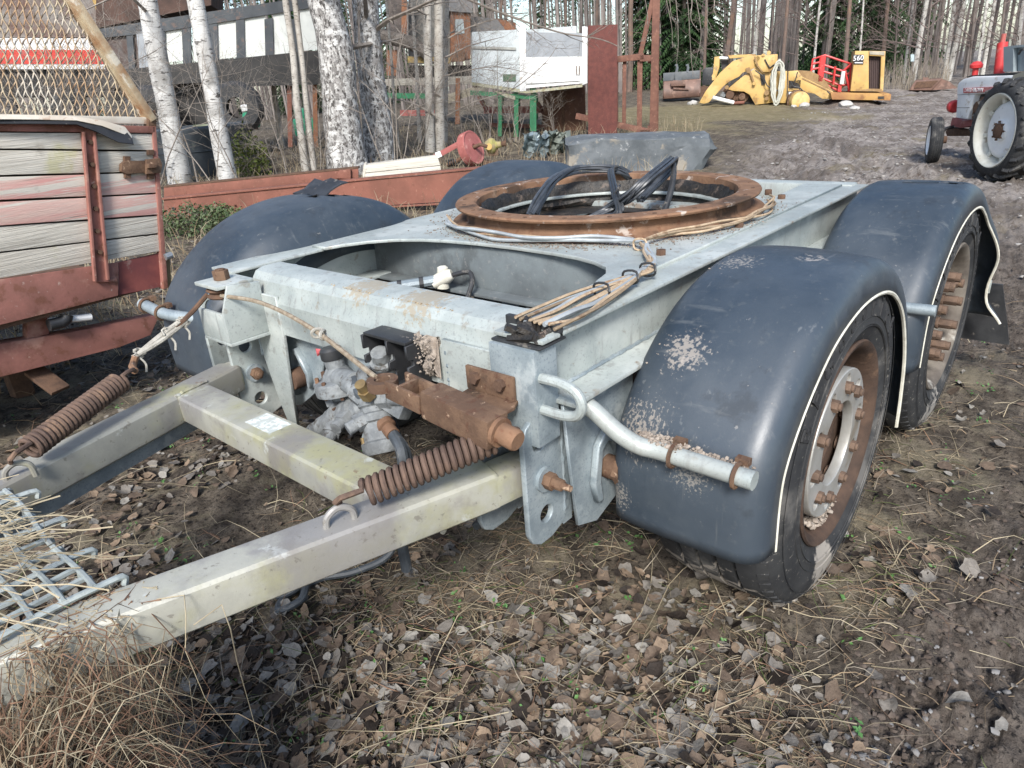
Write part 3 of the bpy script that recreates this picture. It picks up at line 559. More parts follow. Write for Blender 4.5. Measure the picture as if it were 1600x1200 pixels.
b = MB(); b.tube([(.56, .225, .86), (.59, .18, .885), (.60, .165, .89)], [.024, .028, .018], 14); b.tube([(.58, .20, .84), (.585, .195, .915), (.585, .195, .92)], [.024, .02, .012], 14); b.build('tee_fitting', CREAM, D, smooth=True)
for f_ in (.25, .65):
    q = Vector((.42, .34, .86)).lerp(Vector((.57, .21, .87)), f_); b = MB(); b.tube([q, q + Vector((.012, -.01, 0))], .023, 12); b.build('hose_tie', BLACK, D)
b = MB(); b.tube([(.45, -.25, .84), (.52, -.30, .83), (.62, -.36, .84)], .012, 8); b.box((.5, -.29, .835), (.04, .04, .04), (.2, .3, .5)); b.build('pipe_fitting', CAST, D, smooth=True)
# --- axles, air tank, brake chambers below
for k, ax_ in enumerate((.8165, 2.1187)):
    b = MB(); b.tube([(ax_, -.96, .492), (ax_, .96, .492)], .065, 20); b.build('axle', RUSTD, D, smooth=True)
    for s in (-1, 1):
        b = MB(); b.lathe([(.0, 0), (.09, .0), (.10, .03), (.09, .06), (.10, .09), (.09, .12), (0, .12)], (ax_ + .18, s * .62, .62), n=20); b.build('air_bellows', BLACK, D, smooth=True)
        b = MB(); b.lathe([(0, 0), (.07, 0), (.085, .03), (.085, .09), (.07, .12), (0, .12)], (ax_ - .2, s * .42, .55), (1, 0, 0), n=20); b.build('brake_chamber', BLACK, D, smooth=True)
        b = MB(); b.lathe([(.21, .70), (.215, .72), (.21, .86)], (ax_, 0, .492), (0, s, 0), n=28); b.build('brake_drum', RUSTD, D, smooth=True)
b = MB(); b.lathe([(0, -.4), (.10, -.38), (.12, -.34), (.12, .34), (.10, .38), (0, .4)], (1.45, 0, .62), (0, 1, 0), n=24); b.build('air_tank', GALVB, D, smooth=True)
# --- wheels
def wheel(ax_, s, front):
    W = grp('wheel', D); zc = .493; o = (ax_, 0, zc); a_ = (0, s, 0)
    tr = [(.300, .815), (.325, .80), (.38, .785), (.43, .79), (.462, .802), (.482, .822)]
    g = np.linspace(.835, 1.105, 6)
    for y in g[1:-1]: tr += [(.492, y - .007), (.479, y - .005), (.479, y + .005), (.492, y + .007)]
    tr += [(.487, 1.118), (.474, 1.138), (.466, 1.146), (.455, 1.152), (.43, 1.162), (.395, 1.168), (.36, 1.166), (.352, 1.169), (.346, 1.165), (.33, 1.16), (.312, 1.152), (.300, 1.146)]
    nseg = 96; b = MB(); b.lathe(tr, o, a_, n=nseg)
    # shoulder blocks and a slightly flattened foot
    v = np.array(b.v); zz = v[:, 2]; fl = zz < .018; v[fl, 2] = .018 + (zz[fl] - .018) * .35; b.v = [tuple(q) for q in v]
    ty = b.build('tyre', RUBBER, W, smooth=True, angle=40)
    b = MB()
    for k in range(60):
        t = 2 * math.pi * k / 60; e = Vector((math.cos(t), 0, math.sin(t))); tn = Vector((-math.sin(t), 0, math.cos(t)))
        c = Vector(o) + e * .4795 + Vector((0, s * 1.126, 0))
        if c.z > .04: b.bar(c - Vector((0, s * .016, 0)) + e * .004, c + Vector((0, s * .012, 0)) - e * .006, .026, .012, up=e)
    b.build('shoulder_lug', RUBBER, W)['kind'] = 'stuff'
    rim = [(.303, 1.146), (.306, 1.154), (.302, 1.160), (.290, 1.157), (.278, 1.142), (.270, 1.12), (.262, 1.05), (.256, .98), (.25, .90), (.20, .885), (.12, .885)]
    b = MB(); b.lathe(rim, o, a_, n=64); b.build('rim', M('rim_dirty', (.05, .035, .028), (.085, .055, .04), 12, .85, 0, .3, 70, ex=[((.16, .10, .065), 16, .66, .8, .6)]) if front else M('pale_rim', (.10, .085, .072), (.17, .15, .125), 8, .7, 0, .15, 60, ex=[((.40, .385, .34), 5, .60, .72, .8)]), W, smooth=True, angle=50)
    if s > 0: return W
    b = MB(); b.lathe([(.0, 1.0), (.06, 1.005), (.085, .99), (.10, .95), (.125, .94), (.13, .93), (.13, .88)], (ax_, -.04, zc), a_, n=32); b.build('hub', M('oily_hub', (.04, .03, .024), (.10, .07, .05), 18, .6, 0, .3, 60, ex=[((.2, .13, .08), 12, .6, .72, .6)]), W, smooth=True)
    if front:
        holes = []
        for k in range(10):
            t = 2 * math.pi * (k + .25) / 10; hl = []
            for j in range(16):
                u = 2 * math.pi * j / 16; lx, lz = .028 * math.cos(u) + .004, .0225 * math.sin(u) * (1.0 if math.cos(u) > 0 else .85)
                hl.append((.176 * math.cos(t) + lx * math.cos(t) - lz * math.sin(t), .176 * math.sin(t) + lx * math.sin(t) + lz * math.cos(t)))
            holes.append(hl)
        o_ = obj('spacer_ring', plate_mesh('spacer_ring', circ((0, 0), .222, 64), holes + [circ((0, 0), .125, 48)], .03, .003), M('spacer_alloy', (.42, .42, .40), (.34, .33, .30), 9, .4, .4, .05, 80, ex=[((.25, .2, .14), 9, .6, .74, .6)]), W)
        frame_obj(o_, (ax_, -1.128, zc), (1, 0, 0), (0, 0, 1))
        b = MB(); b.lathe([(.125, 1.0), (.125, 1.09), (.22, 1.10), (.235, 1.085), (.25, 1.03), (.262, .97)], o, a_, n=48); b.build('wheel_disc', MATS['rim_dirty'], W, smooth=True)
    else:
        b = MB(); b.lathe([(.105, 1.02), (.13, 1.035), (.20, 1.04), (.232, 1.02), (.255, .97)], o, a_, n=48); b.build('wheel_disc', MATS['pale_rim'], W, smooth=True)
    for k in range(10):
        t = 2 * math.pi * (k + .25) / 10; e = Vector((math.cos(t), 0, math.sin(t))); c = Vector(o) + e * (.168 if front else .166)
        b = MB()
        if front: b.tube([c + Vector((0, -1.10, 0)), c + Vector((0, -1.125, 0))], .025, 16); b.tube([c + Vector((0, -1.125, 0)), c + Vector((0, -1.156, 0))], .0185, 6); b.tube([c + Vector((0, -1.156, 0)), c + Vector((0, -1.163, 0))], .012, 10)
        else: b.tube([c + Vector((0, -1.03, 0)), c + Vector((0, -1.095, 0))], .025, 6); b.tube([c + Vector((0, -1.095, 0)), c + Vector((0, -1.105, 0))], .027, 12); b.tube([c + Vector((0, -1.105, 0)), c + Vector((0, -1.155, 0))], .0215, 6); b.tube([c + Vector((0, -1.155, 0)), c + Vector((0, -1.172, 0))], .019, 12)
        b.build('wheel_nut', M('nut_brown', (.09, .062, .047), (.15, .10, .072), 20, .75, 0, .2, 90, ex=[((.24, .16, .1), 30, .66, .78, .6)]), W, bevel=.0015)
    # raised lettering on the sidewall, read clockwise
    def letters(txt, r_, size, a0, step, yy, ext=.0022):
        for k, ch in enumerate(txt):
            vs_, fs_ = [], []
            if ch == ' ': continue
            me = text_mesh(ch, size, ext); ph = R(a0 + step * k); up_ = Vector((math.sin(ph), 0, math.cos(ph))); rt_ = Vector((math.cos(ph), 0, -math.sin(ph))); c = Vector(o) + up_ * r_ + Vector((0, -yy, 0)); n0 = len(vs_)
            for q in me.vertices: vs_.append(tuple(c + rt_ * q.co.x + up_ * q.co.y + Vector((0, -q.co.z - (.012 if False else 0) * q.co.y, 0))))
            fs_ += [tuple(i + n0 for i in p_.vertices) for p_ in me.polygons]; bpy.data.meshes.remove(me)
            b = MB(); b.v = vs_; b.f = fs_; b.build('raised_letter', M('raised_rubber', (.02, .021, .023), (.03, .031, .033), 20, .5), W)
    letters('BFGoodrich', .402, .082, -62, 12.4, 1.1675); letters('TUBELESS', .385, .026, 62, 4.6, 1.168, .0018)
    for r_ in (.345, .372, .438):
        b = MB(); b.lathe([(r_, 1.1645 if r_ > .43 else 1.1665), (r_ + .0015, 1.1695 if r_ < .43 else 1.163), (r_ + .003, 1.1645)], o, a_, n=72)
        b.build('sidewall_rib', RUBBER, W, smooth=True)
    return W
for ax_, f in ((.8165, True), (2.1187, False)):
    for s in (-1, 1): wheel(ax_, s, f)
# --- mudguards
CR = [(.205, .45), (.203, .60), (.225, .70), (.294, .80), (.40, .893), (.53, .965), (.70, 1.006), (.86, 1.012), (1.01, .988), (1.14, .935), (1.26, .845), (1.36, .72), (1.43, .58), (1.465, .42), (1.475, .315)]
CRS = [(q.x, q.z) for q in smoothpath([(x, 0, z) for x, z in CR], 5)]
def fender(s, dx, dz, holes=(), flare=0, name='mudguard', tilt=0, trim=True, inner=[(.772, .075), (.774, .05), (.781, .027), (.794, .010), (.812, .001)]):
    P = CRS; m = len(P); rows = []; edge = []
    ca, sa = math.cos(tilt), math.sin(tilt)
    for i, (x, z) in enumerate(P):
        a = P[max(i - 1, 0)]; c = P[min(i + 1, m - 1)]; tx_, tz_ = c[0] - a[0], c[1] - a[1]; l = math.hypot(tx_, tz_); nx, nz = tz_ / l, -tx_ / l      # inward normal
        t = i / (m - 1); row = []; fl = flare * (max(0, t - .62) / .38) ** 1.0 * (1 + .5 * math.sin(t * 26))
        secs = inner + [(.812 + .293 * k / 9, -.006 * math.sin(math.pi * k / 9)) for k in range(1, 10)] + [(1.105 + .062 * math.sin(R(a_)), .055 * (1 - math.cos(R(a_)))) for a_ in (15, 30, 45, 60, 75, 90)] + [(1.173, .088)]
        for y, d in secs:
            ww = .006 * float(fbm(np.array(x * 2 + dx), np.array(y * 3), 1.5, 2, 30)); xx = x + nx * (d + ww) - .8165; zz = z + nz * (d + ww) - .5
            if y > 1.0: y2 = y + fl * (y - 1.0) / .17
            else: y2 = y
            row.append(Vector((.8165 + ca * xx - sa * zz + dx, s * y2, .5 + sa * xx + ca * zz + dz)))
        rows.append(row); edge.append(row[-1])
    n = len(rows[0]); V = [q for r_ in rows for q in r_]; F = []
    for i in range(m - 1):
        for j in range(n - 1):
            t = i / (m - 1); u = j / (n - 1)
            if any(((t - h[0]) / h[2]) ** 2 + ((u - h[1]) / h[3]) ** 2 < 1 + .5 * jit(1) for h in holes): continue
            f = (i * n + j, (i + 1) * n + j, (i + 1) * n + j + 1, i * n + j + 1); F.append(f if s < 0 else f[::-1])
    me = bpy.data.meshes.new(name); me.from_pydata([tuple(q) for q in V], [], F); me.update(); me.polygons.foreach_set('use_smooth', [True] * len(F))
    o = obj(name, me, PLAS, D); md = o.modifiers.new('thickness', 'SOLIDIFY'); md.thickness = .006; md.offset = -1
    if trim:
        b = MB(); b.tube([q + Vector((0, s * .002, 0)) for q in edge], .006, 6); b.build('edge_trim', CREAM, o, smooth=True)
    return o
fr = fender(-1, 0, 0); rr_ = fender(-1, 1.302, .008, holes=[(.47, .40, .012, .10), (.48, .60, .010, .06)], flare=.075)
INL = [(.690, .20), (.695, .15), (.706, .105), (.724, .065), (.752, .030), (.785, .010), (.812, .001)]
fl_ = fender(1, -.27, .115, holes=[(.53, .45, .05, .12)], tilt=R(1), trim=False, inner=INL); fender(1, 1.10, .09, trim=False, inner=INL)
# torn flap on the left front mudguard
b = MB(); q = Vector((.60, .98, 1.13)); b.sheet([[q + Vector((.0 + .03 * i, -.10 + .06 * j + .01 * math.sin(3 * i), .004 + .012 * i + .008 * math.sin(2.2 * j + i))) for j in range(5)] for i in range(5)], .005); b.build('torn_flap', BLACK, fl_, smooth=True)
# mud flap and bracket behind the rear wheel
b = MB(); b.sheet([[(2.86 + .02 * math.sin(2 * i / 5), -.93 - .062 * j * (1 + .05 * i), .455 - .060 * i) for j in range(6)] for i in range(6)], .008); b.build('mud_flap', BLACK, D, smooth=True)
b = MB(); b.bar((2.80, -.80, .45), (2.82, -1.2, .45), .012, .06); b.build('flap_clamp', GALV, D)
# fender tubes with U-clamps
for s in (-1, 1):
    dx, dz = (0, 0) if s < 0 else (-.16, .10)
    pth = [(.11, s * .69, .815), (.115, s * .735, .815), (.12, s * .79, .79), (.13, s * .85, .745), (.15, s * .895, .715), (.165, s * .95, .708), (.165, s * 1.165, .706)] if s < 0 else [(.06, .69, .79), (.0, .80, .79), (-.04, .87, .795), (-.10, 1.0, .81), (-.115, 1.15, .832)]
    b = MB(); b.tube(smoothpath(pth, 7), .0215, 16); fo = b.build('mudguard_tube', GALVB if s > 0 else GALV, D, smooth=True, angle=60)
    for f_ in (.12, .82):
        A_, B_ = Vector(pth[-2]), Vector(pth[-1]); q = A_.lerp(B_, f_); d = (B_ - A_).normalized(); x_ = d.orthogonal().normalized(); y_ = d.cross(x_)
        b = MB(); b.tube([q + (x_ * math.cos(t) + y_ * math.sin(t)) * .0265 for t in np.linspace(0, 6.28, 20)], .0055, 6); b.box(q + Vector((.028, 0, .022)), (.02, .03, .016)); b.box(q + Vector((.028, 0, -.025)), (.02, .03, .016)); b.build('u_clamp', RUST, fo, smooth=True)
b = MB(); b.tube([(1.50, -.9, .70), (1.52, -1.21, .70)], .02, 14); b.build('mudguard_tube', GALVB, D, smooth=True)
b = MB(); b.span((1.60, -1.1, .68), (1.61, -.8, .72)); b.build('mudguard_stay', GALVB, D)
# --- cables over the ring
def bundle(pts, n, spread, r_, m, name='cable_bundle'):
    g = grp(name, D)
    for k in range(n):
        oy, oz, ox = jit(spread), jit(spread), jit(spread); ph = random.random() * 6
        P = [Vector(q) + Vector((ox + .35 * spread * math.sin(i * 1.7 + ph), oy + .5 * spread * math.cos(i * 1.3 + ph), oz + .35 * spread * math.sin(i * 2.1 + ph))) for i, q in enumerate(pts)]
        b = MB(); b.tube(smoothpath(P, 7), r_ * random.uniform(.8, 1.2), 6); b.build('cable', m, g, smooth=True)
    return g
CBL = M('cable_sheath', (.028, .032, .038), (.05, .055, .062), 30, .42, rand=.5)
c1 = [on(832, 338, 'z', 1.0), on(845, 312, 'z', 1.05), on(868, 280, 'z', 1.10), on(905, 264, 'z', 1.12), on(960, 266, 'z', 1.10), on(985, 280, 'z', 1.05), on(1000, 300, 'z', .98)]
bundle(c1, 9, .014, .0065, CBL)
c2 = [on(940, 340, 'z', .99), on(968, 330, 'z', 1.02), on(962, 300, 'z', 1.08), on(956, 268, 'z', 1.12), on(968, 262, 'z', 1.10), on(985, 272, 'z', 1.07)]
bundle(c2, 8, .012, .0062, CBL)
c3 = [on(925, 345, 'z', .98), on(955, 325, 'z', 1.02), on(985, 308, 'z', 1.07), on(1015, 285, 'z', 1.12), on(1042, 258, 'z', 1.16), on(1050, 252, 'z', 1.15), on(1040, 275, 'z', 1.09), on(1000, 312, 'z', 1.02)]
bundle(c3, 11, .017, .0066, CBL)
b = MB(); b.tube(smoothpath([on(1040, 256, 'z', 1.15), on(1052, 258, 'z', 1.15), on(1050, 290, 'z', 1.08), on(1038, 332, 'z', .99)], 7), .0125, 10); b.build('air_hose', BLACK, D, smooth=True)
for P in (c2, c3):
    q = Vector(P[2]); b = MB(); b.tube([q + Vector((.024 * math.cos(t), .024 * math.cos(t + 1), .026 * math.sin(t))) for t in np.linspace(0, 6.5, 20)], .005, 6); b.build('cable_tie', BLACK, D, smooth=True)
# brown wires along the right rail and round the foot of the ring
zt = ZT + .014
for k in range(9):
    o_ = (k - 4) * .010
    P = [Vector(on(835, 505, 'z', zt)) + Vector((.0, o_ * 1.4, jit(.006))), Vector(on(880, 487, 'z', zt)) + Vector((0, o_ * 1.6, jit(.008))), Vector(on(925, 466, 'z', zt)) + Vector((jit(.01), o_ * 1.2, .004 + jit(.008))), Vector(on(985, 440, 'z', zt)) + Vector((jit(.01), o_ * .5, .008)), Vector(on(1010, 428, 'z', zt)) + Vector((jit(.01), jit(.02), .012))]
    P += [Vector(on(1016, 415, 'z', zt)) + Vector((jit(.02), jit(.015), .012)), Vector(on(1010, 398, 'z', zt)) + Vector((jit(.02), jit(.01), .014)), Vector(on(1002, 385, 'z', zt)) + Vector((0, 0, .015))]
    th0 = math.atan2(P[-1].y, P[-1].x - 1.333); n5 = 9
    for m5 in range(1, n5): f5 = m5 / (n5 - 1); th = th0 + (math.radians(78) * f5 if k % 2 else -math.radians(88) * f5); rr5 = .638 + .006 * (k % 4) + .008 * math.sin(m5 * 2.1 + k); P.append(Vector((1.333 + rr5 * math.cos(th), rr5 * math.sin(th), zt + .008 + .006 * (k % 3) + .01 * math.sin(m5 * 1.3 + k) * f5)))
    b = MB(); b.tube(smoothpath(P, 6), .0042 if k not in (2, 6) else .0062, 6); b.build('wire', STRAWW if k not in (2, 6) else M('grey_wire', (.34, .37, .38), (.25, .27, .28), 20, .6), D, smooth=True)
for q in (on(985, 440, 'z', zt), on(1012, 428, 'z', zt), on(940, 460, 'z', zt), on(1000, 388, 'z', zt)):
    b = MB(); b.tube([q + Vector((.004 * math.cos(t * 3), .026 * math.cos(t), .012 + .018 * math.sin(t))) for t in np.linspace(0, 13, 30)], .0032, 5); b.build('wire_tie', STRAWW if q.x > .6 else BLACK, D, smooth=True)
# hose coil on the ground under the right arm
b = MB(); P = [gp(630, 862) + Vector((0, 0, .18)), gp(615, 885) + Vector((0, 0, .06)), gp(560, 905) + Vector((0, 0, .03)), gp(500, 918) + Vector((0, 0, .03)), gp(450, 945) + Vector((0, 0, .03)), gp(440, 968) + Vector((0, 0, .03)), gp(475, 955) + Vector((0, 0, .045)), gp(490, 925) + Vector((0, 0, .05)), gp(550, 890) + Vector((0, 0, .06)), gp(590, 870) + Vector((0, 0, .12))]
b.tube(smoothpath(P, 7), .0125, 8); b.tube(smoothpath([q + Vector((.03, .05, .01)) for q in P[2:-1]], 7), .011, 8); b.build('air_hose', HOSE, D, smooth=True)
# --- dried mud lying on the dolly
def clods(pts, name, m, parent, smin=.006, smax=.02, flat=.6):
    vs_, fs_ = [], []
    bm = bmesh.new(); bmesh.ops.create_icosphere(bm, subdivisions=1, radius=1); bv = [v.co.copy() for v in bm.verts]; bf = [tuple(v.index for v in f.verts) for f in bm.faces]; bm.free()
    for q in pts:
        s_ = random.uniform(smin, smax) * random.choice((.6, .8, 1, 1)); e = Euler((random.random() * 6, random.random() * 6, random.random() * 6)).to_matrix(); n0 = len(vs_)
        for v in bv: u = e @ (v * (1 + jit(.35))); vs_.append((q[0] + u.x * s_, q[1] + u.y * s_, q[2] + u.z * s_ * flat))
        fs_ += [tuple(i + n0 for i in f) for f in bf]
    b = MB(); b.v = vs_; b.f = fs_; o = b.build(name, m, parent, smooth=True, angle=50); o['kind'] = 'stuff'; return o
pts = []
for k in range(1100):
    t = R(random.gauss(205, 45)); r_ = .63 + abs(random.gauss(0, .05)); pts.append((1.333 + r_ * math.cos(t), r_ * math.sin(t), ZT + .008))
pts = [q for q in pts if q[0] > .66 and abs(q[1]) < .68]
clods(pts, 'mud_crumbs', M('mud_on_deck', (.16, .13, .105), (.26, .215, .18), 30, .95, 0, .4, 90), D, .0008, .0045)
cx = [(a + jit(.02), b_ + jit(.03)) for a, b_ in ((.4, 0),)]
pts = [(on(random.gauss(690, 26), 466, 'z', .99), 0) for k in range(60)]
clods([(random.uniform(.06, .13), random.choice((random.gauss(.0, .05), random.gauss(-.28, .06))), .993) for k in range(700)], 'dry_moss', M('dry_moss', (.40, .34, .24), (.27, .21, .14), 40, .95, 0, .4, 90), D, .001, .004, .6)
def onf(t, y, s=-1, dx=0, dz=0): 
    i = int(t * (len(CRS) - 1)); x, z = CRS[i]; return (x + dx + jit(.006), s * y, z + dz + jit(.004))
pts = [onf(min(.9, max(.02, random.gauss(.30, .035))), random.gauss(.90, .025)) for k in range(420)] + [onf(random.uniform(.14, .3), random.gauss(.86 , .02)) for k in range(420)] + [onf(random.gauss(.47, .02), random.gauss(1.03, .03)) for k in range(220)] + [onf(random.gauss(.44, .015), random.gauss(.9, .05)) for k in range(50)]
clods([(q[0], q[1], q[2] + .002) for q in pts], 'mud_splash', DIRT, fr, .0008, .0045, .6)
clods([(.175 + jit(.02), -.93 + jit(.06), .715 + random.random() * .018) for k in range(380)] + [(.185 + jit(.012), -.95 - .2 * u, .722 + jit(.004)) for u in np.random.default_rng(3).random(160)], 'mud_heap', DIRT, fr, .002, .007, .8)
clods([(.8165 + .25 * math.cos(R(a_)), -1.05 - random.random() * .09, .493 + .262 * math.sin(R(a_)) + random.random() * .02) for a_ in [random.gauss(262, 16) for k in range(420)]], 'mud_in_rim', DIRT, D, .003, .011, .8)
b = MB(); b.sheet([[(.012 - .03 * math.sin(i * .7) * math.sin(j * .9 + .4) - .012 * random.random(), -.325 - .011 * j * (1 - .035 * i) + .006 * jit(1), .945 - .0125 * i + .005 * jit(1) - (.02 * j if i < 1 else 0)) for j in range(7)] for i in range(11)], .004); b.build('mud_flake', DIRT, D, smooth=True, angle=25)
clods([(.0 - random.random() * .03, -.355 + jit(.03), random.uniform(.84, .945)) for k in range(160)], 'mud_nest', DIRT, D, .001, .0045, 1)
# --- weld beads along the joints
def weld(a, c, n=14, r_=.0055, par=D, m=GALVB):
    a = Vector(a); c = Vector(c); P = [a.lerp(c, k / n) + Vector((jit(.0015), jit(.0015), jit(.0015))) for k in range(n + 1)]; b = MB(); b.tube(P, [r_ * (1 + .25 * math.sin(k * 2.4) + jit(.15)) for k in range(n + 1)], 6); b.build('weld_bead', m, par, smooth=True)
for s in (-1, 1):
    y_ = s * (.622 - .162 * .312 - .052); weld((-.322, y_ - s * .02, .6815), (-.203, y_ + s * .016, .6815), par=DB, m=DRAW); weld((-.3225, y_ - s * .02, .68), (-.3225, y_ - s * .02, .595), par=DB, m=DRAW)
weld((.016, .545, .70), (.016, .555, .90)); weld((.016, -.595, .905), (.016, -.595, .745)); weld((.028, .38, .90), (.028, .38, .81)); weld((.02, -.41, .90), (.02, -.41, .80)); weld((.15, -.59, .992), (.15, .53, .992), 40); weld((.09, -.712, .50), (.09, -.712, .78), 20); weld((.07, .588, .50), (.07, .588, .78), 20); weld((.1, -.706, .838), (.75, -.706, .838), 40)
# ================================================================== things to the left and in the middle distance
def slab(S, pts, off, thick, name, m, parent, bevel=0, **k):
    b = MB(); b.prism([S.l(x, y, off) for x, y in pts], (0, thick, 0)); return b.build(name, m, parent, bevel=bevel, **k)
def rod(S, pts, off, r_, name, m, parent, n=8):
    b = MB(); b.tube([S.l(q[0], q[1], q[2] if len(q) > 2 else off) for q in pts], r_, n); return b.build(name, m, parent, smooth=True)
def beam(S, a, c, off, w, h, name, m, parent, bevel=0):
    b = MB(); b.bar(S.l(*a, off), S.l(*c, off), w, h, up=(0, 0, 1) if abs(a[0] - c[0]) > abs(a[1] - c[1]) else (0, 1, 0)); return b.build(name, m, parent, bevel=bevel)
def facing(px, py):
    g = gp(px, py); v = g - CAM; return Site(g, math.atan2(v.y, v.x) - math.pi / 2)
# ---------------- wooden sided tipping trailer
S = Site((.5, 2.3, 0), math.atan2(.112, .987)); T = S.root('farm_trailer', 'old farm trailer with weathered pink and grey plank side and rusty mesh cage on top', 'trailer')
yl = [206, 234, 275, 314, 354, 395, 436]; yr = [208, 236, 268, 302, 336, 365, 393]; xr = [243, 243.5, 245, 247.5, 250.5, 253, 256]
for k in range(6):
    def ly(x, i): t = (x - 0) / xr[i]; return yl[i] + (yr[i] - yl[i]) * t
    g0, g1 = .7 + .9 * random.random(), .7 + .9 * random.random(); n_ = 8; xs_ = np.linspace(-260, 1, n_)
    top = [(-260, ly(-260, k) + g0), (60, ly(60, k) + g0 + jit(1)), (150, ly(150, k) + g0 + jit(.8)), (xr[k] + jit(1.2), yr[k] + g0)]
    bot = [(xr[k + 1] + jit(1.2), yr[k + 1] - g1), (150, ly(150, k + 1) - g1 + jit(.8)), (60, ly(60, k + 1) - g1 + jit(1)), (-260, ly(-260, k + 1) - g1)]
    slab(S, top + bot, .0 + jit(.006), .03, 'plank', WOODP if k in (2, 3) else WOOD, T, bevel=.003)
slab(S, [(-260, 190), (240, 200), (252, 393), (-260, 470)], .04, .02, 'gap_backing', M('dark_gap', (.03, .025, .02), (.05, .04, .03), 5, .9), T)  # added dark sheet whose colour makes the gaps between planks look shaded
slab(S, [(-260, 187), (243, 197), (243, 208), (-260, 202)], -.012, .06, 'top_rail', REDP, T, bevel=.004)
b = MB(); P = [(-60, 180), (0, 181), (60, 182), (120, 184), (160, 190), (195, 200), (206, 214)]; Q = [(-60, 192), (0, 193), (60, 193), (120, 194), (150, 205), (185, 222), (209, 225)]
b.sheet([[S.l(x, y, -.02) for x, y in P], [S.l(x, y, -.035 - .008 * i) for i, (x, y) in enumerate(Q)]], .004); b.build('bent_rubber_strip', BLACK, T, smooth=True)
b = MB(); b.sheet([[S.l(x, y - 2, -.03) for x, y in P], [S.l(x, (y + y2) / 2 - 1, -.045) for (x, y), (x2, y2) in zip(P, Q)]], .004); b.build('bent_strip', M('chalky_white', (.62, .58, .50), (.5, .44, .36), 8, .8, ex=[((.3, .16, .09), 12, .6, .7, .6)]), T, smooth=True)
slab(S, [(-260, 512), (-260, 585), (0, 508), (185, 462), (185, 410), (0, 437)], .004, .02, 'lower_panel', REDP, T, bevel=.003)
slab(S, [(185.5, 410), (185.5, 461), (258, 447), (257, 394)], .018, .02, 'lower_panel', M('dark_red_panel', (.12, .035, .035), (.2, .06, .05), 5, .6, ex=[((.3, .25, .22), 8, .6, .75, .5)]), T)
# red vertical channel with bolts
slab(S, [(127, 204), (152, 203), (153, 209), (147, 210), (172, 436), (182, 434), (183, 440), (150, 441)], -.014, .014, 'stake', REDP, T, bevel=.003)
for a in (((129, 206), (148, 440), (152, 440), (133, 206)), ((146, 206), (168, 438), (172, 437), (150, 206))): slab(S, a, -.035, .021, 'stake_flange', REDP, T, bevel=.002)
for x, y in ((140, 222), (143, 257), (146, 291), (148.5, 326), (151, 361), (155, 394)):
    c = S.l(x, y, -.014); b = MB(); b.tube([c, c + Vector((0, -.012, 0))], .012, 6); b.build('bolt', RUSTD, T)
# latch
slab(S, [(190, 256), (197, 251), (228, 251), (229, 270), (198, 272), (190, 268)], -.03, .028, 'latch_plate', RUST, T, bevel=.004)
slab(S, [(229, 249), (250, 247), (254, 258), (252, 270), (229, 272)], -.045, .02, 'latch_plate', RUST, T, bevel=.003)
slab(S, [(232, 256), (246, 255), (246, 262), (232, 263)], -.065, .02, 'latch_tongue', RUST, T, bevel=.003)
for x, y in ((199, 248), (200, 274), (236, 238), (236, 276)): slab(S, [(x - 4, y - 4), (x + 5, y - 4), (x + 5, y + 4), (x - 4, y + 4)], -.02, .02, 'latch_bolt', RUSTD, T)
slab(S, [(238, 197), (244, 197), (263, 450), (256, 452)], -.012, .05, 'corner_post', REDP, T, bevel=.003)
slab(S, [(256, 396), (265, 394), (268, 448), (260, 450)], .03, .05, 'corner_post', M('mossy_post', (.2, .15, .09), (.26, .2, .1), 9, .9), T)
rod(S, [(258, 402), (268, 398)], -.02, .018, 'pin', M('zinc_pin', (.35, .38, .4), (.25, .27, .28), 10, .4, .5), T, 10)
# cage: bottom rail, diagonal angle bar, expanded mesh
slab(S, [(-260, 170), (0, 178), (236, 183), (238, 194), (0, 190), (-260, 184)], .01, .03, 'cage_rail', MATS['chalky_white'], T, bevel=.003)
beam(S, (96, -30), (238, 188), .0, .035, .045, 'cage_brace', M('peeling_rail', (.46, .39, .27), (.30, .17, .09), 7, .8, 0, .2, 60, ex=[((.58, .54, .45), 9, .55, .65, .8)]), T, bevel=.004)
beam(S, (90, -20), (226, 188), .035, .02, .03, 'cage_brace', MATS['peeling_rail'], T)
slab(S, [(232, 175), (243, 172), (245, 197), (232, 197)], -.01, .05, 'cage_corner', RUST, T, bevel=.004)
WIRE = M('mesh_wire', (.42, .36, .26), (.30, .18, .10), 12, .8, ex=[((.52, .49, .42), 6, .55, .68, .8)])
def inside(x, y): return -120 <= x and y <= 183 and y > -45 and (x < 97 + (y + 30) * (142 / 218.) - 3)
for fam in (1, -1):
    for k in range(-42, 46):
        x0 = k * 11.9; seg = []
        for y in range(-45, 186, 3):
            x = x0 + fam * (183 - y) / 2.35 + 1.8 * math.sin(y / 6.1)
            if inside(x, y): seg.append((x, y))
        if len(seg) > 3: rod(S, seg[::3] + [seg[-1]], .03 + .004 * fam, .0032, 'mesh_wire', WIRE, T, 4)
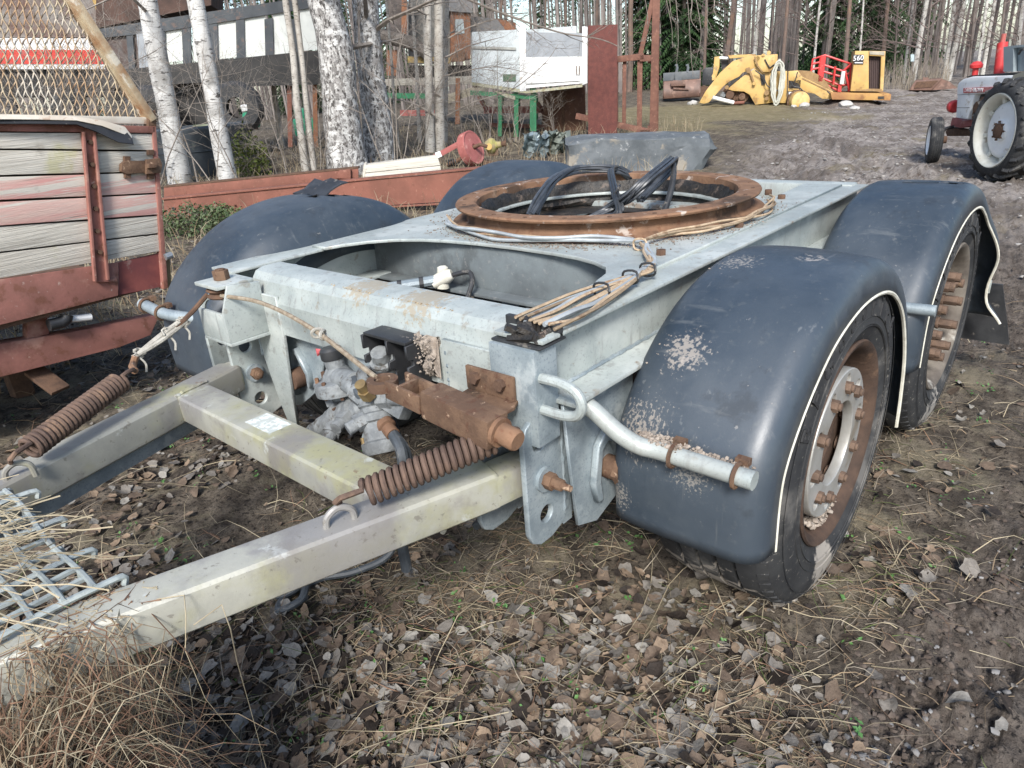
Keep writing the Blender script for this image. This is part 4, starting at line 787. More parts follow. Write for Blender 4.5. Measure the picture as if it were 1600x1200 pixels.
# bed, far side, chassis and prop
b = MB(); b.span((-2.4, .03, .62), (S.l(250, 430).x, 1.9, .66)); b.build('bed_floor', RUSTD, T)
b = MB(); b.span((-2.4, 1.88, .66), (S.l(250, 430).x, 1.91, 1.35)); b.build('far_side', WOOD, T)
slab(S, [(-260, 580), (-260, 660), (0, 590), (187, 543), (236, 524), (250, 492), (187, 504), (122, 517), (0, 537)], .10, .10, 'chassis_beam', REDP, T, bevel=.008)
slab(S, [(43, 492), (77, 486), (77, 522), (43, 530)], .12, .06, 'chassis_post', REDP, T, bevel=.004)
slab(S, [(-200, 560), (-150, 545), (-150, 610), (-200, 620)], .12, .06, 'chassis_post', REDP, T)
b = MB(); b.bar(S.l(52, 578, .2), S.l(95, 610, .05), .10, .02); b.build('prop_plate', RUSTD, T, bevel=.003)
b = MB(); b.bar(S.l(20, 575, .9), Vector((S.l(20, 575, .9).x, .9, 0)), .1, .1); b.build('prop_leg', RUSTD, T); b = MB(); b.bar(Vector((-1.6, .2, .5)), Vector((-1.6, .2, 0)), .1, .1); b.build('prop_leg', RUSTD, T)
rod(S, [(76, 502), (142, 495)], .06, .018, 'white_pipe', WHITEP, T, 10); rod(S, [(76, 508), (95, 504), (103, 498), (104, 492)], .05, .03, 'black_pipe', BLACK, T, 12)

# ---------------- long oxide-red steel beam and channel
A_, B_ = gp(252, 346), gp(760, 322); d = (B_ - A_); ang = math.atan2(d.y, d.x); S = Site(A_, ang)
bx = S.root('steel_beam', 'long red-brown steel beam lying on the grass behind the dolly', 'steel beam')
L_ = d.length + .8
slab(S, [(256, 342), (256, 312), (780, 262), (780, 310)], 0, .02, 'web', BEAMRED, bx)
b = MB(); b.bar(S.l(254, 312) + Vector((0, .06, .01)), S.l(780, 261) + Vector((0, .06, .01)), .16, .022); b.build('top_flange', BEAMRED, bx, bevel=.003)
b = MB(); b.bar(S.l(254, 342) + Vector((0, .06, -.01)), S.l(780, 312) + Vector((0, .06, -.01)), .16, .022); b.build('bottom_flange', BEAMRED, bx, bevel=.003)
c = S.l(271, 326); b = MB(); b.tube([c + Vector((0, -.003, 0)), c + Vector((0, .01, 0))], .02, 12); b.build('bolt_hole', BLACK, bx)
S2 = Site(A_ + S.Y * .45, ang); bx = S2.root('steel_channel', 'second rusty steel channel lying right behind the long red beam', 'steel channel')
slab(S2, [(256, 311), (256, 292), (560, 262), (560, 283)], 0, .03, 'web', BEAMRED, bx, bevel=.003); b = MB(); b.bar(S2.l(256, 292) + Vector((0, .07, 0)), S2.l(560, 262) + Vector((0, .07, 0)), .15, .02); b.build('flange', RUSTD, bx, bevel=.003)
slab(S2, [(524, 279), (530, 266), (548, 264), (548, 280)], -.06, .05, 'end_block', BEAMRED, bx, bevel=.01)
# ---------------- old wooden box, red pulley wheel with arm, hydraulic lump
S = facing(630, 290); t = S.root('wooden_box', 'whitish old plank box end tilted against the red beam below the twin birches', 'box')
for a in ([(570, 258), (683, 243), (688, 258), (570, 270)], [(570, 271), (688, 259), (691, 275), (568, 283)]): slab(S, a, 0, .03, 'board', WOOD, t, bevel=.004)
slab(S, [(568, 258), (572, 257), (578, 284), (566, 284)], .03, .45, 'side_board', WOOD, t)
slab(S, [(572, 259), (683, 245), (683, 248), (572, 262)], .03, .4, 'lid_board', WOOD, t)
S = facing(742, 262); t = S.root('belt_pulley', 'faded red belt pulley wheel on a leaning arm beside the old box', 'pulley')
c = S.l(738, 231, 0); ax_ = Vector((.78, -.5, .28))
PINK = M('faded_pink_red', (.34, .12, .11), (.27, .095, .085), 7, .65, ex=[((.5, .26, .22), 5, .55, .7, .6)])
prf = [(.0, .03), (.05, .03), (.06, .045), (.25, .03), (.27, .04), (.285, .04)]
for k in range(5): prf += [(.29, .035 - k * .03), (.27, .025 - k * .03), (.29, .012 - k * .03)]
prf += [(.28, -.12), (.1, -.12), (0, -.12)]
b = MB(); b.lathe(prf, c, ax_, n=40); b.build('wheel', PINK, t, smooth=True, angle=30)
b = MB(); b.tube([c, c + ax_.normalized() * .18, c + ax_.normalized() * .2 + Vector((.1, 0, -.05))], [.035, .03, .03], 12); b.build('shaft', RUSTD, t, smooth=True)
b = MB(); b.bar(S.l(678, 246, .02), S.l(722, 222, .1), .03, .09); b.build('arm', PINK, t, bevel=.006)
b = MB(); b.bar(S.l(681, 243, -.02), S.l(689, 240, -.01), .04, .095); b.build('sticker_band', WHITEP, t)
rod(S, [(698, 258), (712, 252), (724, 246)], .0, .035, 'coupling', RUSTD, t); b = MB(); b.tube(helix(S.l(698, 256), S.l(712, 252), .05, .01, 4, hook=False), .012, 6); b.build('coupling_spring', BLACK, t, smooth=True)
slab(S, [(745, 262), (752, 250), (790, 257), (792, 264)], .1, .3, 'base_plate', RUSTD, t)
S = facing(775, 245); t = S.root('gearbox', 'small mossy yellowish gearbox lying in dry grass behind the red pulley', 'gearbox')
b = MB(); c = S.l(768, 228); b.lathe([(0, -.1), (.1, -.1), (.13, -.05), (.15, 0), (.13, .06), (.07, .1), (.05, .2), (0, .2)], c, (.9, -.3, .1), n=18); b.build('housing', M('mossy_yellow', (.26, .25, .08), (.3, .24, .14), 10, .9, 0, .4, 40), t, smooth=True)
b = MB(); b.tube([c + Vector((.1, 0, 0)), c + Vector((.25, -.05, .03)), c + Vector((.28, -.05, .03))], [.05, .05, .08], 12); b.build('shaft', RUSTD, t, smooth=True); b = MB(); b.box(c + Vector((0, .05, -.12)), (.25, .2, .12)); b.build('foot', RUSTD, t, bevel=.02)
b = MB(); b.tube([c + Vector((-.05, -.12, .0)), c + Vector((-.05, -.16, .0))], .06, 14); b.build('cover', YEL, t, smooth=True)

# ---------------- crumpled sheet metal
def crumple(px, py, pts, name, label, m, seed, amp):
    S = facing(px, py); r2 = random.Random(seed); (x0, y0), (x1, y1) = pts; rows = []
    for i in range(13):
        row = []
        for j in range(13):
            q = S.l(x0 + (x1 - x0) * j / 12, y0 + (y1 - y0) * i / 12, 0); row.append(q + Vector((r2.uniform(-1, 1) * amp * .5, amp * (2.2 * math.sin(j * .9 + i * .4 + seed) + r2.uniform(-1, 1)), r2.uniform(-1, 1) * amp * .4)))
        rows.append(row)
    for i in range(13):                                   # ragged outline
        for j in range(13):
            if i == 0: rows[i][j].z -= r2.random() * amp * 2.2
    b = MB(); b.sheet(rows, .004); o = b.build(name, m, None, smooth=True, angle=18); o.matrix_world = Matrix(((S.X.x, S.Y.x, 0, S.o.x), (S.X.y, S.Y.y, 0, S.o.y), (0, 0, 1, S.o.z), (0, 0, 0, 1))); return tag(o, label, 'scrap metal')
SHEET = M('bent_sheet', (.33, .39, .40), (.24, .29, .30), 6, .4, .5, .1, 40, ex=[((.12, .14, .14), 5, .58, .7, .6)])
crumple(845, 246, ((818, 205), (856, 246)), 'crumpled_sheet', 'crumpled pale blue corrugated metal sheet in front of the green posts', SHEET, 3, .07)
crumple(872, 240, ((850, 202), (888, 240)), 'crumpled_sheet', 'crumpled grey-green metal sheet leaning between blue sheet and stone slab', M('bent_sheet_green', (.30, .33, .29), (.2, .23, .2), 5, .5, .4, .1, 40), 8, .08)
# ---------------- stone slab on the field edge
S = facing(1000, 268); st_ = [(882, 226), (884, 266), (940, 270), (1090, 268), (1108, 250), (1117, 232), (1112, 216), (1080, 214), (930, 216), (905, 221)]
b = MB(); P = [S.l(x, y, 0) for x, y in st_]; n_ = len(P); ctr = sum(P, Vector()) / n_
lay = [(0.93, -.06), (1, 0), (1.02, .25), (.98, .55), (.9, .75)]
for sc, of in lay:
    for q in P: v = ctr + (q - ctr) * sc; b.v.append((v.x + jit(.05), of + jit(.05), v.z + jit(.03) + (.05 if of > .1 else 0)))
for k in range(len(lay) - 1):
    for i in range(n_): b.f.append((k * n_ + i, k * n_ + (i + 1) % n_, (k + 1) * n_ + (i + 1) % n_, (k + 1) * n_ + i))
b.f.append(tuple(range(n_))); b.f.append(tuple(range((len(lay) - 1) * n_, len(lay) * n_))[::-1])
me = b.mesh('stone_slab'); bm = bmesh.new(); bm.from_mesh(me); bmesh.ops.triangulate(bm, faces=bm.faces); bmesh.ops.subdivide_edges(bm, edges=bm.edges, cuts=3, use_grid_fill=True)
for v in bm.verts: k_ = float(fbm(np.array(v.co.x * 3 + v.co.y * 2), np.array(v.co.z * 5 - v.co.y), 1, 4, 60)); v.co += Vector((k_ * .03, k_ * .09, k_ * .04))
bmesh.ops.recalc_face_normals(bm, faces=bm.faces); bm.to_mesh(me); bm.free(); o = obj('stone_slab', me, STONE); me.polygons.foreach_set('use_smooth', [True] * len(me.polygons)); me.set_sharp_from_angle(angle=R(24))
o.matrix_world = Matrix(((S.X.x, S.Y.x, 0, S.o.x), (S.X.y, S.Y.y, 0, S.o.y), (0, 0, 1, S.o.z), (0, 0, 0, 1))); tag(o, 'long flat grey stone slab lying at the edge of the mud field', 'stone slab')
# ---------------- red steel sheet and rusty rack
S = facing(945, 216); t = S.root('steel_plate', 'tall red-brown steel plate standing upright beside the white truck body', 'steel plate')
slab(S, [(919, 40), (965, 38), (964, 214), (919, 212)], 0, .03, 'plate', M('speckled_red', (.135, .05, .042), (.10, .04, .035), 9, .8, 0, .1, 40, ex=[((.24, .13, .10), 60, .66, .74, .6)]), t, bevel=.004)
slab(S, [(920, 205), (925, 205), (925, 216), (920, 216)], .03, .4, 'foot', RUSTD, t)
S = facing(1021, 211); t = S.root('steel_rack', 'rusty brown open steel rack with tall post and braces', 'rack')
RK = M('rack_brown', (.13, .065, .05), (.18, .09, .065), 6, .75, 0, .1, 40, ex=[((.26, .14, .1), 12, .6, .72, .5)])
def px_w(S, n): return abs(S.l(1000 + n, 150).x - S.l(1000, 150).x)
for x0, y0, x1, y1, w_, nm in ((1027, -60, 1020, 210, 11, 'post'), (1000, 88, 1022, -10, 7, 'brace'), (918, 98, 1006, 88, 9, 'top_rail'), (1000, 91, 1022, 91, 9, 'top_rail'), (900, 181, 1016, 206, 9, 'bottom_rail'), (1000, 207, 1020, 207, 9, 'bottom_rail'), (937, 98, 937, 188, 6, 'upright'), (921, 100, 921, 183, 5, 'upright'), (961, 97, 961, 190, 10, 'upright'), (976, 94, 975, 193, 6, 'upright'), (1000, 92, 999, 200, 8, 'upright'), (948, 97, 947, 187, 5, 'upright')):
    beam(S, (x0, y0), (x1, y1), .0 if nm != 'upright' else .05, px_w(S, w_), px_w(S, w_), nm, RK, t, bevel=.005)
for y in (180, 95): b = MB(); b.bar(S.l(1015, y + 20 if y > 100 else y), S.l(1015, y + 20 if y > 100 else y) + Vector((.05, 1.1, 0)), .09, .09); b.build('side_rail', RK, t)
b = MB(); c = S.l(1022, 208); b.bar(c + Vector((.05, 1.1, -.05)), c + Vector((.05, 1.1, 3.4)), .1, .1); b.build('post', RK, t)
# ---------------- white truck body on green legs, red implement under it
S = facing(815, 214); t = S.root('truck_body', 'white and grey truck box body standing on green steel legs', 'truck body')
dp = 2.3
GP = M('grey_panel', (.50, .54, .55), (.42, .46, .47), 3, .5, ex=[((.3, .32, .3), 6, .62, .74, .5)])
slab(S, [(737, 50), (812, 46), (812, 139), (737, 128)], .02, .04, 'side_panel', GP, t); slab(S, [(822, 50), (910, 52), (910, 88), (822, 89)], .03, .04, 'side_panel', M('grey_slate_panel', (.23, .25, .27), (.28, .3, .32), 4, .6), t); slab(S, [(822, 89.5), (910, 88.5), (910, 130), (822, 138)], .02, .04, 'side_panel', WHITEP, t)
slab(S, [(822, 127), (906, 122), (906, 126), (822, 131)], -.01, .03, 'bottom_rub_rail', WHITEP, t); slab(S, [(735, 128), (812, 139), (822, 142), (910, 132), (910, 136), (822, 146), (735, 133)], .0, .1, 'sill', M('rotten_sill', (.3, .28, .16), (.42, .42, .36), 8, .8, ex=[((.1, .1, .06), 8, .55, .66, .7)]), t)
slab(S, [(812, 41), (822, 41), (822, 142), (812, 143)], -.01, .08, 'corner_post', WHITEP, t, bevel=.01); slab(S, [(910, 41), (918, 42), (918, 130), (910, 133)], -.01, .08, 'corner_post', WHITEP, t, bevel=.01)
b = MB(); q0, q1 = S.l(737, 128), S.l(916, 128); b.span((q0.x, .1, q0.z), (q1.x, dp, q1.z + .06)); b.build('floor', RUSTD, t); b = MB(); b.span((q0.x, dp, q0.z), (q1.x, dp + .05, q0.z + 1.1)); b.build('far_panel', GP, t)
slab(S, [(786, 116), (806, 116), (806, 127), (786, 127)], .0, .02, 'number_plate', M('dull_green_plate', (.05, .1, .06), (.08, .14, .08), 9, .6), t); slab(S, [(738, 72), (806, 74), (806, 78), (738, 76)], -.01, .03, 'rub_strip', M('grey_rail', (.36, .37, .34), (.28, .28, .26), 9, .6), t)
rod(S, [(901, 103), (901, 116), (905, 116), (905, 103)], -.02, .012, 'latch', RUSTD, t, 6)
for x0, x1, y0, y1 in ((778, 784, 150, 213), (803, 810, 152, 214), (828, 838, 146, 205)):
    for of in (.1, 1.9): slab(S, [(x0, y0 - 8), (x1, y0 - 8), (x1, y1), (x0, y1)] if of < 1 else [(x0 + 4, y0), (x1 + 3, y0), (x1 + 3, y1 - 18), (x0 + 4, y1 - 18)], of, .1, 'leg', GREEN, t)
slab(S, [(735, 141), (836, 150), (836, 156), (735, 148)], .08, .1, 'leg_beam', GREEN, t); slab(S, [(768, 140), (805, 150), (805, 156), (790, 152)], .06, .03, 'bracket', MATS['rotten_sill'], t)
S = facing(800, 208); t = S.root('farm_implement', 'red farm implement frame parked under the white truck body', 'implement')
for a, c, w_ in (((756, 172), (850, 171), .16), ((748, 150), (762, 175), .1), ((765, 195), (850, 198), .1), ((840, 160), (862, 200), .1), ((846, 204), (880, 188), .05), ((860, 186), (900, 176), .05)):
    b = MB(); b.bar(S.l(*a, .9), S.l(*c, .9), .1, w_); b.build('frame_bar', REDP if a[0] != 756 else PINK, t)
for x in (770, 812, 850): b = MB(); b.bar(S.l(x, 172, 1.0), S.l(x - 4, 212, 1.0), .07, .05); b.build('tine', RUSTD, t)
S = facing(880, 206); t = S.root('rusty_sheet', 'dark brown rusty sheet standing below the white truck body', 'steel sheet')
slab(S, [(848, 144), (914, 134), (916, 203), (850, 208)], .3, .02, 'sheet', M('brown_sheet', (.10, .055, .04), (.14, .075, .05), 3, .7, ex=[((.2, .13, .1), 14, .6, .75, .5)]), t)
b = MB(); b.bar(S.l(880, 205, .32), S.l(880, 150, .32), .08, .08); b.build('stiffener', RUSTD, t)

# ---------------- rusty processing machine between birches and truck body
S = facing(690, 208); S = Site(S.o + S.Y * 2.2, math.atan2(S.X.y, S.X.x)); t = S.root('sawmill_machine', 'rusty orange-brown machine with pipes and cab behind the birch trunks', 'machine')
OR = M('machine_orange', (.27, .125, .066), (.19, .09, .054), 6, .7, ex=[((.12, .06, .04), 9, .58, .7, .7)])
slab(S, [(628, -40), (637, -40), (635, 58), (627, 58)], 0, .12, 'column', OR, t); slab(S, [(604, -40), (628, -40), (627, 56), (604, 50)], .1, .7, 'panel', M('dark_panel', (.07, .06, .055), (.12, .1, .09), 6, .7), t); slab(S, [(638, -40), (704, -40), (704, 100), (638, 100)], .9, .1, 'grey_panel', M('dull_grey_panel', (.11, .112, .105), (.19, .185, .17), 5, .7), t)
rod(S, [(592, 56), (640, 66), (668, 84)], -.1, .17, 'pipe', M('grey_brown_pipe', (.16, .14, .12), (.09, .075, .062), 6, .7), t, 16)
slab(S, [(704, 18), (735, 22), (735, 92), (704, 96)], 0, .9, 'cab', OR, t); slab(S, [(711, 30), (724, 30), (726, 52), (711, 54)], -.02, .03, 'cab_window', M('dusty_glass', (.35, .4, .4), (.28, .31, .31), 4, .3), t); slab(S, [(700, -30), (738, -20), (738, 20), (700, 17)], -.1, 1.0, 'cab_roof', M('dark_roof', (.16, .16, .16), (.22, .21, .2), 5, .7), t)
slab(S, [(736, 25), (780, 30), (790, 48), (736, 50)], .5, .7, 'hopper', MATS['dark_roof'], t); slab(S, [(776, 28), (806, 36), (806, 48), (790, 48)], .5, .6, 'hopper_end', OR, t)
slab(S, [(604, 78), (620, 78), (620, 118), (604, 118)], 0, .3, 'column', OR, t); slab(S, [(637, 88), (704, 90), (704, 99), (637, 98)], 0, .3, 'rail', M('ochre_rail', (.36, .27, .1), (.25, .17, .07), 5, .7), t); slab(S, [(705, 80), (726, 78), (726, 96), (705, 96)], -.15, .1, 'motor', RUSTO, t)
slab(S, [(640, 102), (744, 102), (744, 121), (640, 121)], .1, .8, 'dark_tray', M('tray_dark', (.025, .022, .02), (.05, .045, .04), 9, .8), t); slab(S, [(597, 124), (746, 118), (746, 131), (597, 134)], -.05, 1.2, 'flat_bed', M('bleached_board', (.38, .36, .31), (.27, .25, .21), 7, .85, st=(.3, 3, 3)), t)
slab(S, [(597, 145), (668, 146), (668, 154), (597, 154)], .0, .15, 'green_rail', GREEN, t); slab(S, [(712, 122), (719, 122), (718, 210), (711, 210)], -.3, .12, 'support_post', OR, t); slab(S, [(600, 160), (606, 160), (606, 205), (600, 205)], .3, .12, 'support_post', RUSTD, t); slab(S, [(625, 172), (700, 172), (700, 181), (625, 181)], .2, .15, 'red_rail', PINK, t); slab(S, [(690, 150), (760, 130), (764, 140), (690, 165)], -.1, .15, 'leaning_board', M('bleached_log', (.3, .27, .2), (.36, .33, .26), 8, .9), t)

# ---------------- lorry trailer with black frame and white panels behind the left birches
S = facing(330, 268); S = Site(S.o + S.Y * 2.6, math.atan2(S.X.y, S.X.x) + R(-10)); t = S.root('lorry_trailer', 'black framed lorry trailer side with white panels behind leaning birches', 'lorry trailer')
DG = M('dark_blue_grey', (.035, .042, .05), (.06, .068, .075), 4, .6, ex=[((.14, .09, .07), 7, .6, .72, .6)])
slab(S, [(150, 46), (250, 30), (500, -8), (500, 10), (250, 50), (150, 60)], -.03, .1, 'top_rail', DG, t)
PW = [(257, 31, 283, 98), (337, 20, 369, 93), (380, 14, 414, 90), (426, 9, 453, 86), (468, 4, 500, 80), (300, 26, 330, 96)]
for x0, y0, x1, y1 in PW: slab(S, [(x0, y0 + 4), (x1, y0), (x1 + 3, y1 - 4), (x0 + 3, y1)], .02, .03, 'white_panel', GLASSY, t)
for x in (250, 290, 332, 374, 419, 460): slab(S, [(x - 6, 30), (x + 7, 28), (x + 9, 100), (x - 4, 104)], -.02, .08, 'upright', DG, t)
slab(S, [(160, 60), (225, 48), (228, 110), (165, 118)], .03, .03, 'side_panel', M('brown_grey_panel', (.08, .055, .048), (.12, .11, .105), 5, .7), t); slab(S, [(196, 40), (206, 38), (212, 112), (202, 114)], -.02, .06, 'upright', DG, t); slab(S, [(212, 40), (226, 37), (232, 104), (218, 108)], -.03, .05, 'upright', MATS['grey_slate_panel'], t)
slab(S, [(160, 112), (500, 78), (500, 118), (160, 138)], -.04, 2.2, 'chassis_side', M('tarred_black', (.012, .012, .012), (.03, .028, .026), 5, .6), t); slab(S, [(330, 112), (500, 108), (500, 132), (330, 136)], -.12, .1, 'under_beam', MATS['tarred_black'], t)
slab(S, [(150, -30), (330, -60), (330, 8), (150, 44)], .4, 1.6, 'load', M('brown_load', (.10, .062, .05), (.06, .042, .036), 3, .8), t)
slab(S, [(165, 130), (345, 128), (350, 215), (165, 220)], .3, .1, 'shadow_board', MATS['tarred_black'], t)  # added black board; its colour stands in for the dark, cluttered underside
c = S.l(372, 168, -.35); b = MB(); b.lathe([(.2, -.2), (.42, -.2), (.5, -.12), (.5, .12), (.42, .2), (.2, .2)], c, (0, 1, 0), n=28); b.build('wheel', BLACK, t, smooth=True)
c = S.l(240, 175, -.3); b = MB(); b.lathe([(.2, -.2), (.42, -.2), (.5, -.12), (.5, .12), (.42, .2), (.2, .2)], c, (0, 1, 0), n=28); b.build('wheel', BLACK, t, smooth=True)
for x in (448, 488): slab(S, [(x, 130), (x + 7, 130), (x + 9, 230), (x + 2, 230)], .0, .12, 'prop', OR if x > 460 else BEAMRED, t)
S = facing(330, 276); t = S.root('plastic_tub', 'large round black plastic tub behind the two leaning birch trunks', 'tub')
w_ = S.l(412, 250).x - S.l(240, 250).x; hh = S.l(330, 196).z; c = (S.l(326, 250).x, w_ / 2, 0)
b = MB(); b.lathe([(0, 0), (w_ * .47, 0), (w_ * .485, .1), (w_ * .49, hh * .85), (w_ * .5, hh * .9), (w_ * .5, hh * .96), (w_ * .47, hh), (w_ * .46, hh * .97), (w_ * .44, hh * .3), (0, hh * .25)], c, n=48); b.build('tub', M('tub_plastic', (.03, .038, .045), (.05, .06, .07), 2.5, .5, ex=[((.12, .13, .13), 4, .58, .74, .5), ((.13, .15, .05), 2, .6, .72, .6)]), t, smooth=True)
b = MB(); b.lathe([(w_ * .492, hh * .5), (w_ * .5, hh * .51), (w_ * .492, hh * .52)], c, n=48); b.build('rib', MATS['tub_plastic'], t, smooth=True)
for px, py, tx, ty, r0, lab, nm in ((398, 205, 398, 165, .3, 'round green plastic barrel seen beneath the lorry trailer', 'round'), (478, 212, 478, 166, .28, 'bright green plastic canister between slim birch stems', 'can')):
    S = facing(px, py); t = S.root('plastic_barrel' if nm == 'round' else 'plastic_canister', lab, 'barrel' if nm == 'round' else 'canister'); GB = M('green_plastic', (.02, .24, .13), (.03, .3, .16), 4, .45); hh = S.l(tx, ty).z; rr2 = abs(S.l(tx + 15, ty).x - S.l(tx, ty).x)
    if nm == 'round': b = MB(); b.lathe([(0, .1), (rr2 * .6, .12), (rr2 * .95, hh * .35), (rr2, hh * .6), (rr2 * .9, hh * .75), (rr2 * .3, hh * .85), (0, hh * .86)], (0, .3, 0), n=28); b.build('barrel', GB, t, smooth=True); b = MB(); b.lathe([(0, 0), (rr2 * .5, 0), (rr2 * .4, .13)], (0, .3, 0), n=18); b.build('stand', RUSTD, t); b = MB(); b.lathe([(0, 0), (rr2 * .9, 0), (rr2, hh * .2), (rr2 * .8, hh * .25), (0, hh * .26)], (0, .3, hh * .82), n=28); b.build('lid', WHITEP, t, smooth=True)
    else: b = MB(); b.box((0, .2, hh * .3), (rr2 * 2.2, .3, hh * .6)); b.build('body', GB, t, bevel=.05); b = MB(); b.box((-rr2 * .2, .2, hh * .75), (rr2 * 1.2, .25, hh * .4)); b.build('neck', GB, t, bevel=.05); b = MB(); b.tube([(rr2 * .2, .2, hh * .9), (rr2 * .2, .2, hh)], .05, 12); b.build('cap', BLACK, t)
# lorry with red and white band seen through the cage
S = facing(90, 240); S = Site(S.o + S.Y * 1.0, math.atan2(S.X.y, S.X.x)); t = S.root('parked_lorry', 'white lorry with red band seen through the trailer mesh cage', 'lorry')
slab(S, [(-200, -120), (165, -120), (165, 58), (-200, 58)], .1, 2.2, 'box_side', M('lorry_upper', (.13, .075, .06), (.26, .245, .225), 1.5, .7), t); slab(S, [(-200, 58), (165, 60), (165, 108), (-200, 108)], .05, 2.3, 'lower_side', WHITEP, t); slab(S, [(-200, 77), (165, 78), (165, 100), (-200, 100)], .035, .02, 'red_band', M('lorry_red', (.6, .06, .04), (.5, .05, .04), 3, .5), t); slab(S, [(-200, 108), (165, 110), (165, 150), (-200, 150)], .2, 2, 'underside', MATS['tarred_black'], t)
for x in (0, 110): c = S.l(x, 170, .3); b = MB(); b.lathe([(.2, -.2), (.42, -.2), (.5, -.12), (.5, .12), (.42, .2), (.2, .2)], c, (0, 1, 0), n=28); b.build('wheel', BLACK, t, smooth=True)
S = facing(190, 240); S = Site(S.o + S.Y * 2.5, math.atan2(S.X.y, S.X.x)); t = S.root('excavator_boom', 'ochre yellow boom end above the black lorry trailer', 'boom')
slab(S, [(130, -40), (240, -50), (238, 14), (196, 24), (150, 14)], 0, .5, 'boom', M('ochre_paint', (.5, .33, .1), (.4, .26, .08), 3, .6), t, bevel=.02); b = MB(); q = S.l(215, 0); b.bar(q + Vector((0, .25, 0)), Vector((q.x + .4, .6, 0)), .3, .3); b.build('boom_support', RUSTD, t)
# ================================================================== machines on the field
# ---------------- dismantled yellow loader
S = facing(1225, 166); Z = lambda x, y: (1020 + x * .25, 60 + y * .25)
def zs(S, pts, off, th, nm, m, par, bevel=0): return slab(S, [Z(*q) for q in pts], off, th, nm, m, par, bevel=bevel)
LD = S.root('wheel_loader', 'dismantled yellow wheel loader without wheels, arms resting on the ground', 'loader')
arm = [(290, 402), (330, 330), (420, 215), (500, 142), (600, 110), (780, 98), (778, 165), (700, 178), (640, 185), (560, 215), (540, 238), (480, 268), (440, 300), (400, 345), (350, 400), (320, 408)]
zs(S, arm, .0, .12, 'lift_arm', YEL, LD, bevel=.008); zs(S, arm, 1.3, .12, 'lift_arm', YEL, LD, bevel=.008)
zs(S, [(470, 318), (500, 285), (560, 240), (640, 186), (740, 180), (745, 402), (640, 415), (605, 352), (570, 332), (500, 328)], .02, .1, 'frame_plate', YEL, LD, bevel=.008)
zs(S, [(640, 110), (760, 100), (776, 165), (730, 210), (690, 210), (660, 170)], -.1, .1, 'link_plate', YEL, LD, bevel=.008); zs(S, [(700, 210), (840, 205), (835, 405), (705, 400)], .15, .9, 'front_frame', YEL, LD, bevel=.008)
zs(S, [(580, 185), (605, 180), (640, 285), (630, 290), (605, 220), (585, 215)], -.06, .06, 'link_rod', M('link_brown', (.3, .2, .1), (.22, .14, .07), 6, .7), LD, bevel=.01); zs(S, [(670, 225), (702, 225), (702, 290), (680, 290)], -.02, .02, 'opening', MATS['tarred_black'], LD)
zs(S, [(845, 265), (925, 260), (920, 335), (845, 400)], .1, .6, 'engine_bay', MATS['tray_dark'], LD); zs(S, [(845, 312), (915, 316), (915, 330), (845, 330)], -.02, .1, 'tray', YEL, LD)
for x, y, r_ in ((655, 125, .07), (690, 108, .06), (725, 90, .06), (650, 150, .05), (462, 306, .06), (632, 282, .05), (765, 165, .05), (712, 340, .08), (712, 375, .06), (380, 235, .06)):
    c = S.l(*Z(x, y), -.1); b = MB(); b.tube([c, c + Vector((0, .12, 0))], r_, 12); b.build('pin_boss', MATS['link_brown'] if y > 300 else YEL, LD, smooth=True)
zs(S, [(385, 115), (418, 112), (415, 180), (390, 262), (368, 262), (378, 200)], .3, .2, 'bucket_link', YEL, LD, bevel=.008); rod(S, [Z(415, 122) + (.35,), Z(475, 125) + (.35,)], .35, .045, 'cylinder_rod', WHITEP, LD, 12); zs(S, [(425, 130), (470, 130), (475, 165), (430, 190)], .5, .3, 'black_bracket', BLACK, LD); zs(S, [(470, 105), (640, 98), (640, 112), (480, 125)], .2, .6, 'cross_tube', YEL, LD)
c = S.l(*Z(780, 280), -.16)
for k in range(9):                                                  # coil of pale hose hung on the frame
    rx, rz = .06 + .15 * random.random(), .62 + .1 * jit(1); b = MB(); b.tube([c + Vector((.06 * jit(1) * .3 + rx * math.cos(t) * (1 + .15 * math.sin(t)), -.012 * k, rz * math.sin(t) + .03 * jit(1) * 0)) for t in np.linspace(0, 2 * math.pi, 30)[:-1]], .026, 7, closed=True); b.build('hose_loop', M('pale_hose', (.50, .50, .44), (.40, .40, .34), 6, .7), LD, smooth=True)
rod(S, [Z(375, 370) + (-.5,), Z(505, 402) + (-.3,)], -.4, .06, 'loose_cylinder', WHITEP, LD, 12); rod(S, [Z(500, 405) + (-.3,), Z(570, 400) + (-.2,)], -.3, .05, 'loose_rod', BEAMRED, LD, 10)
for x, y, r_, m_ in ((485, 350, .26, RUSTD), (560, 362, .2, RUST), (445, 355, .12, CAST)): c = S.l(*Z(x, y), .3); b = MB(); b.lathe([(0, -.25), (r_ * .5, -.25), (r_ * .55, -.1), (r_, -.08), (r_, .1), (0, .1)], c, (0, 1, 0), n=24); b.build('axle_hub', m_, LD, smooth=True)
rear = [(845, 205), (905, 200), (935, 240), (1130, 335), (1135, 380), (1060, 378), (1010, 345), (925, 332), (912, 285), (850, 262)]
zs(S, rear, .1, .12, 'rear_frame_arm', YEL, LD, bevel=.008); zs(S, rear, 1.2, .12, 'rear_frame_arm', YEL, LD, bevel=.008); zs(S, [(905, 200), (990, 205), (1060, 240), (1130, 335), (935, 240)], .3, .8, 'deck', MATS['link_brown'], LD)
